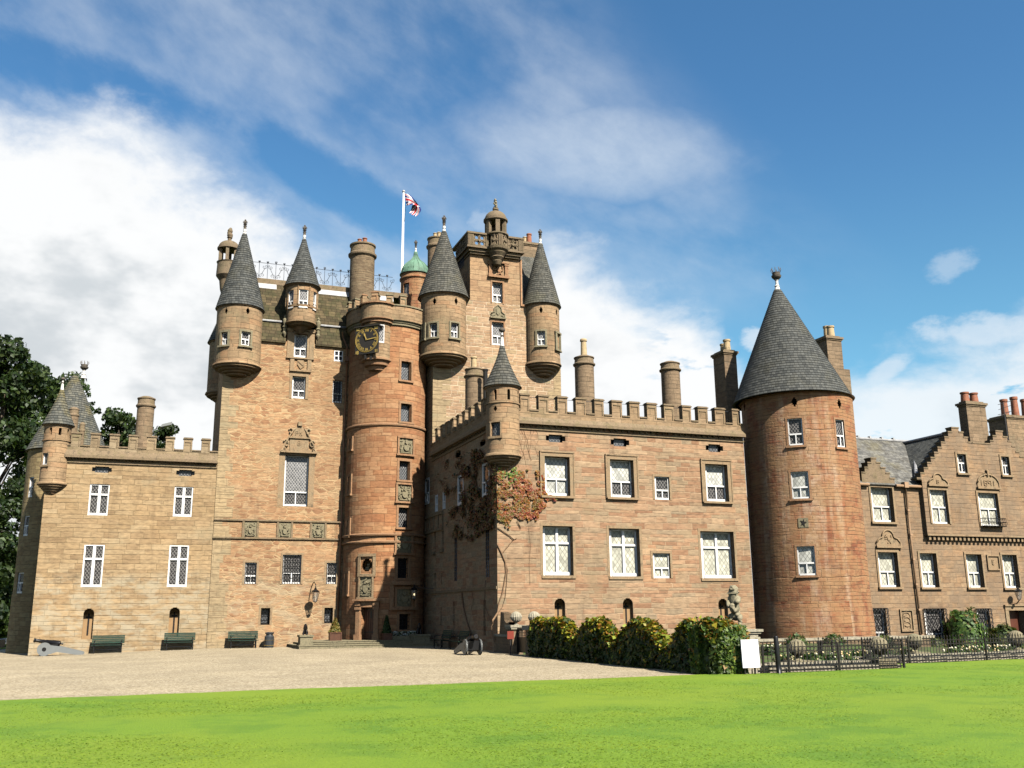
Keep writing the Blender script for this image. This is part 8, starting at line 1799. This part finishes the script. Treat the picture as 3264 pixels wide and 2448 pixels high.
c = n_.mix(n_.m('MAXIMUM', band(U, 5.0), band(V, 5.0)), c, (.82, .82, .82)); c = n_.mix(n_.m('MAXIMUM', band(U, 3.0), band(V, 3.0)), c, (.55, .025, .03)); n_.put(b_.inputs['Base Color'], c); b_.inputs['Roughness'].default_value = .8
T = [(415, 470), (540, 500), (655, 610), (765, 755), (848, 890), (795, 1000), (705, 1076)]; B = [(455, 790), (530, 778), (600, 768), (650, 770), (612, 790), (575, 920), (535, 986)]; off = [0, -.18, -.05, .12, .30, .42, .40]
def cr(P, t):
    t = t*(len(P)-1); i = min(int(t), len(P)-2); f = t-i; g0 = P[max(i-1, 0)]; g1, g2 = P[i], P[i+1]; g3 = P[min(i+2, len(P)-1)]
    return [.5*((2*b)+(-a+c_)*f+(2*a-5*b+4*c_-d_)*f*f+(-a+3*b-3*c_+d_)*f**3) for a, b, c_, d_ in zip(g0, g1, g2, g3)]
mb = MB(); NU, NV = 36, 10; G = []
for i in range(NU+1):
    t = i/NU; a, b = cr(T, t), cr(B, t); o_ = cr([(q_,) for q_ in off], t)[0]
    G.append([Q('ab', a[0]+(b[0]-a[0])*j/NV, a[1]+(b[1]-a[1])*j/NV, Y=61.9+o_+.05*math.sin(t*14+j*.4)*(t > .1)) for j in range(NV+1)])
for i in range(NU):
    for j in range(NV): mb.face([G[i][j], G[i][j+1], G[i+1][j+1], G[i+1][j]], uv=[(i/NU, 1-j/NV), (i/NU, 1-(j+1)/NV), ((i+1)/NU, 1-(j+1)/NV), ((i+1)/NU, 1-j/NV)], sm=False)
o = mb.build('flag', fm); tag(o, 'red white and blue crossed flag folding over in the wind', 'flag')
p0, p1 = Q('o', 1550, 775, Y=48), Q('o', 1498, 400, Y=48); t = thing('television_aerial', 'thin mast with aerial rods by the far right chimney', 'aerial', (p0.x, 48, p0.z)); mb = MB(); mb.tube([(p0.x, 48, p0.z-1), (p1.x, 48, p1.z)], .035, 6); mb.build('mast', M['iron'], t); mb = MB()
for y, l in ((402, .55), (450, .4), (500, .55), (515, .3)): q_ = Q('o', 1500, y, Y=48); mb.tube([(q_.x-l*.3, 48.3, q_.z-.1), (q_.x+l, 47.7, q_.z+.12)], .018, 5)
mb.build('rods', M['iron'], t)
q0, q1, q2 = Q('a', 1480, 1000, Y=60.5), Q('a', 1545, 962, Y=60.5), Q('a', 1600, 925, Y=60.5); t = thing('floodlight', 'grey floodlight on a bent arm behind the left battlements', 'floodlight', (q0.x, 60.5, q0.z)); mb = MB(); mb.tube([(q0.x, 60.5, q0.z-1.2), (q0.x, 60.5, q0.z), tuple(q1), tuple(q2)], .035, 6); mb.build('arm', M['grey_paint'], t); mb = MB()
mb.hexa([(q2.x-.35, 60.2, q2.z-.16), (q2.x+.25, 60.2, q2.z+.02), (q2.x+.25, 60.8, q2.z+.02), (q2.x-.35, 60.8, q2.z-.16), (q2.x-.25, 60.2, q2.z+.02), (q2.x+.30, 60.2, q2.z+.20), (q2.x+.30, 60.8, q2.z+.20), (q2.x-.25, 60.8, q2.z+.02)]); mb.build('lamp_head', M['grey_paint'], t)

# ------------------------------------------------------------------ parked car at the left edge
def car(x, y, z):
    t = thing('parked_car', 'black car just showing past the far left tower', 'car', (x, y, z)); mp = lambda u, v, d=0.0: (x+u, y+d, z+v)
    body = [(-4.1, .28), (0, .28), (.08, .5), (.02, .82), (-.55, .92), (-1.05, .95), (-3.2, .95), (-4.05, .88), (-4.15, .55)]; mb = MB(); mb.prism(body, mp, -.85, .85); mb.prism(body[::-1], mp, .85, -.85); mb.build('body', M['carpaint'], t)
    cab = [(-.75, .93), (-1.45, 1.40), (-2.7, 1.44), (-3.55, .95)]; mb = MB(); mb.prism(cab, mp, -.72, .72); mb.prism(cab[::-1], mp, .72, -.72); mb.build('window', M['carglass'], t)
    rf_ = [(-1.40, 1.385), (-1.5, 1.46), (-2.7, 1.50), (-2.8, 1.42)]; mb = MB(); mb.prism(rf_, mp, -.73, .73); mb.prism(rf_[::-1], mp, .73, -.73); mb.build('roof', M['carpaint'], t)
    for u in (-.75, -3.3):
        for s in (-.80, .80): mb = MB(); mb.tube([mp(u, .31, s-.1), mp(u, .31, s+.1)], .31, 20); w_ = mb.build('wheel', M['dark'], t); mb = MB(); mb.tube([mp(u, .31, s-.11), mp(u, .31, s+.11)], .19, 14); mb.build('rim', M['lead'], w_)
    for s in (-.62, .62): mb = MB(); mb.box(x-.06, x+.075, y+s-.16, y+s+.16, z+.60, z+.74); mb.build('headlight', M['lead'], t)
    mb = MB(); mb.box(x-.3, x+.09, y-.86, y+.86, z+.80, z+.86); mb.build('bonnet_trim', M['lead'], t)
p = Q('x', 128, 960, Y=74.0); car(p.x-.1, 74.0, p.z-.02)
DARK = [(.014, .030, .008), (.022, .044, .010), (.034, .06, .012), (.05, .078, .016)]
zt = Q('s', 45, 1085, Y=92).z; xx = Q('s', 20, 1400, Y=92).x
TG = 'dark trees beyond the left wing'
tree('broadleaf_tree', 'tallest dark broadleaf tree at the left edge of the picture', xx-.5, 92, -.5, zt+.5, 5.2, 24000, 41, DARK, .30, TG, .05, 1.0)
tree('broadleaf_tree', 'lower dark tree filling the gap left of the round tower', Q('s', -40, 1700, Y=84).x, 84, -.5, Q('s', 0, 1560, Y=84).z+.5, 4.6, 15000, 42, DARK, .28, TG, .05, 1.1)
p = Q('s', 215, 1185, Y=104); tree('broadleaf_tree', 'loose tree crown showing between the two left cones', p.x, 104, -.5, p.z+.5, 4.2, 9500, 43, DARK, .32, TG, .3, .9)
p = Q('s', 395, 1305, Y=104); tree('broadleaf_tree', 'rounded tree crown left of the round wing chimney', p.x, 104, -.5, p.z+.5, 3.6, 8500, 44, DARK, .32, TG, .3, 1.0)
p = Q('s', 525, 1348, Y=100); tree('broadleaf_tree', 'small dark crown between battlements right of the wing chimney', p.x, 100, -.5, p.z+.5, 2.4, 4500, 45, DARK, .32, TG, .4, .9)
for k, (x, y, h) in enumerate(((-26, 98, 22), (-36, 108, 24), (-22, 118, 20), (2, 120, 17))): tree('broadleaf_tree', 'dark distant tree in the belt behind the left wing', x, y, -.5, h, 6.0, 5000, 50+k, DARK, .5, TG, .1, 1.0)
g = np.random.default_rng(5); n = 150000
Y_ = 8.5+16.6*g.uniform(0, 1, n)**1.25; ang = R(-38)+g.uniform(0, 1, n)*R(104); X_ = Y_*np.tan(ang); ok = (Y_ < np.array([edge_y(a) for a in X_])+.03) | ((X_ > 15.6) & (Y_ < 24.8)); X_, Y_ = X_[ok], Y_[ok]; n = len(X_)
h = g.uniform(.004, .013, n); hv = g.uniform(0, 6.283, n); w_ = .006+g.uniform(0, .006, n)*(Y_/12); tx, ty = np.cos(hv)*w_, np.sin(hv)*w_; lx, ly = g.normal(0, .035, n), g.normal(0, .035, n)
V = np.stack([np.stack([X_-tx, Y_-ty, 0*h+.01], 1), np.stack([X_+tx, Y_+ty, 0*h+.01], 1), np.stack([X_+lx, Y_+ly, h+.012], 1)], 1).reshape(-1, 3).astype(np.float32)
me = bpy.data.meshes.new('grass'); me.vertices.add(3*n); me.vertices.foreach_set('co', V.ravel()); me.loops.add(3*n); me.polygons.add(n); me.loops.foreach_set('vertex_index', np.arange(3*n, dtype=np.int32)); me.polygons.foreach_set('loop_start', (np.arange(n)*3).astype(np.int32)); me.update(calc_edges=True)
at = me.color_attributes.new('tint', 'FLOAT_COLOR', 'CORNER'); pn = np.array([noise.noise(Vector((a*.55, b*.9, 0)))+.5*noise.noise(Vector((a*2.2, b*2.6, 4))) for a, b in zip(X_, Y_)]); mixv = np.clip(.5+pn*.9, 0, 1)[:, None]
C0 = np.array([(.12, .235, .010)])*(1-mixv)+np.array([(.24, .325, .016)])*mixv; C = np.ones((3*n, 4), np.float32); C[:, :3] = np.repeat(C0*g.uniform(.85, 1.15, (n, 1)), 3, axis=0); at.data.foreach_set('color', C.ravel()); me.materials.append(M['leaf'])
o = bpy.data.objects.new('grass', me); COL.objects.link(o); o['kind'] = 'stuff'; o['label'] = 'short bright mown grass covering the lawn'
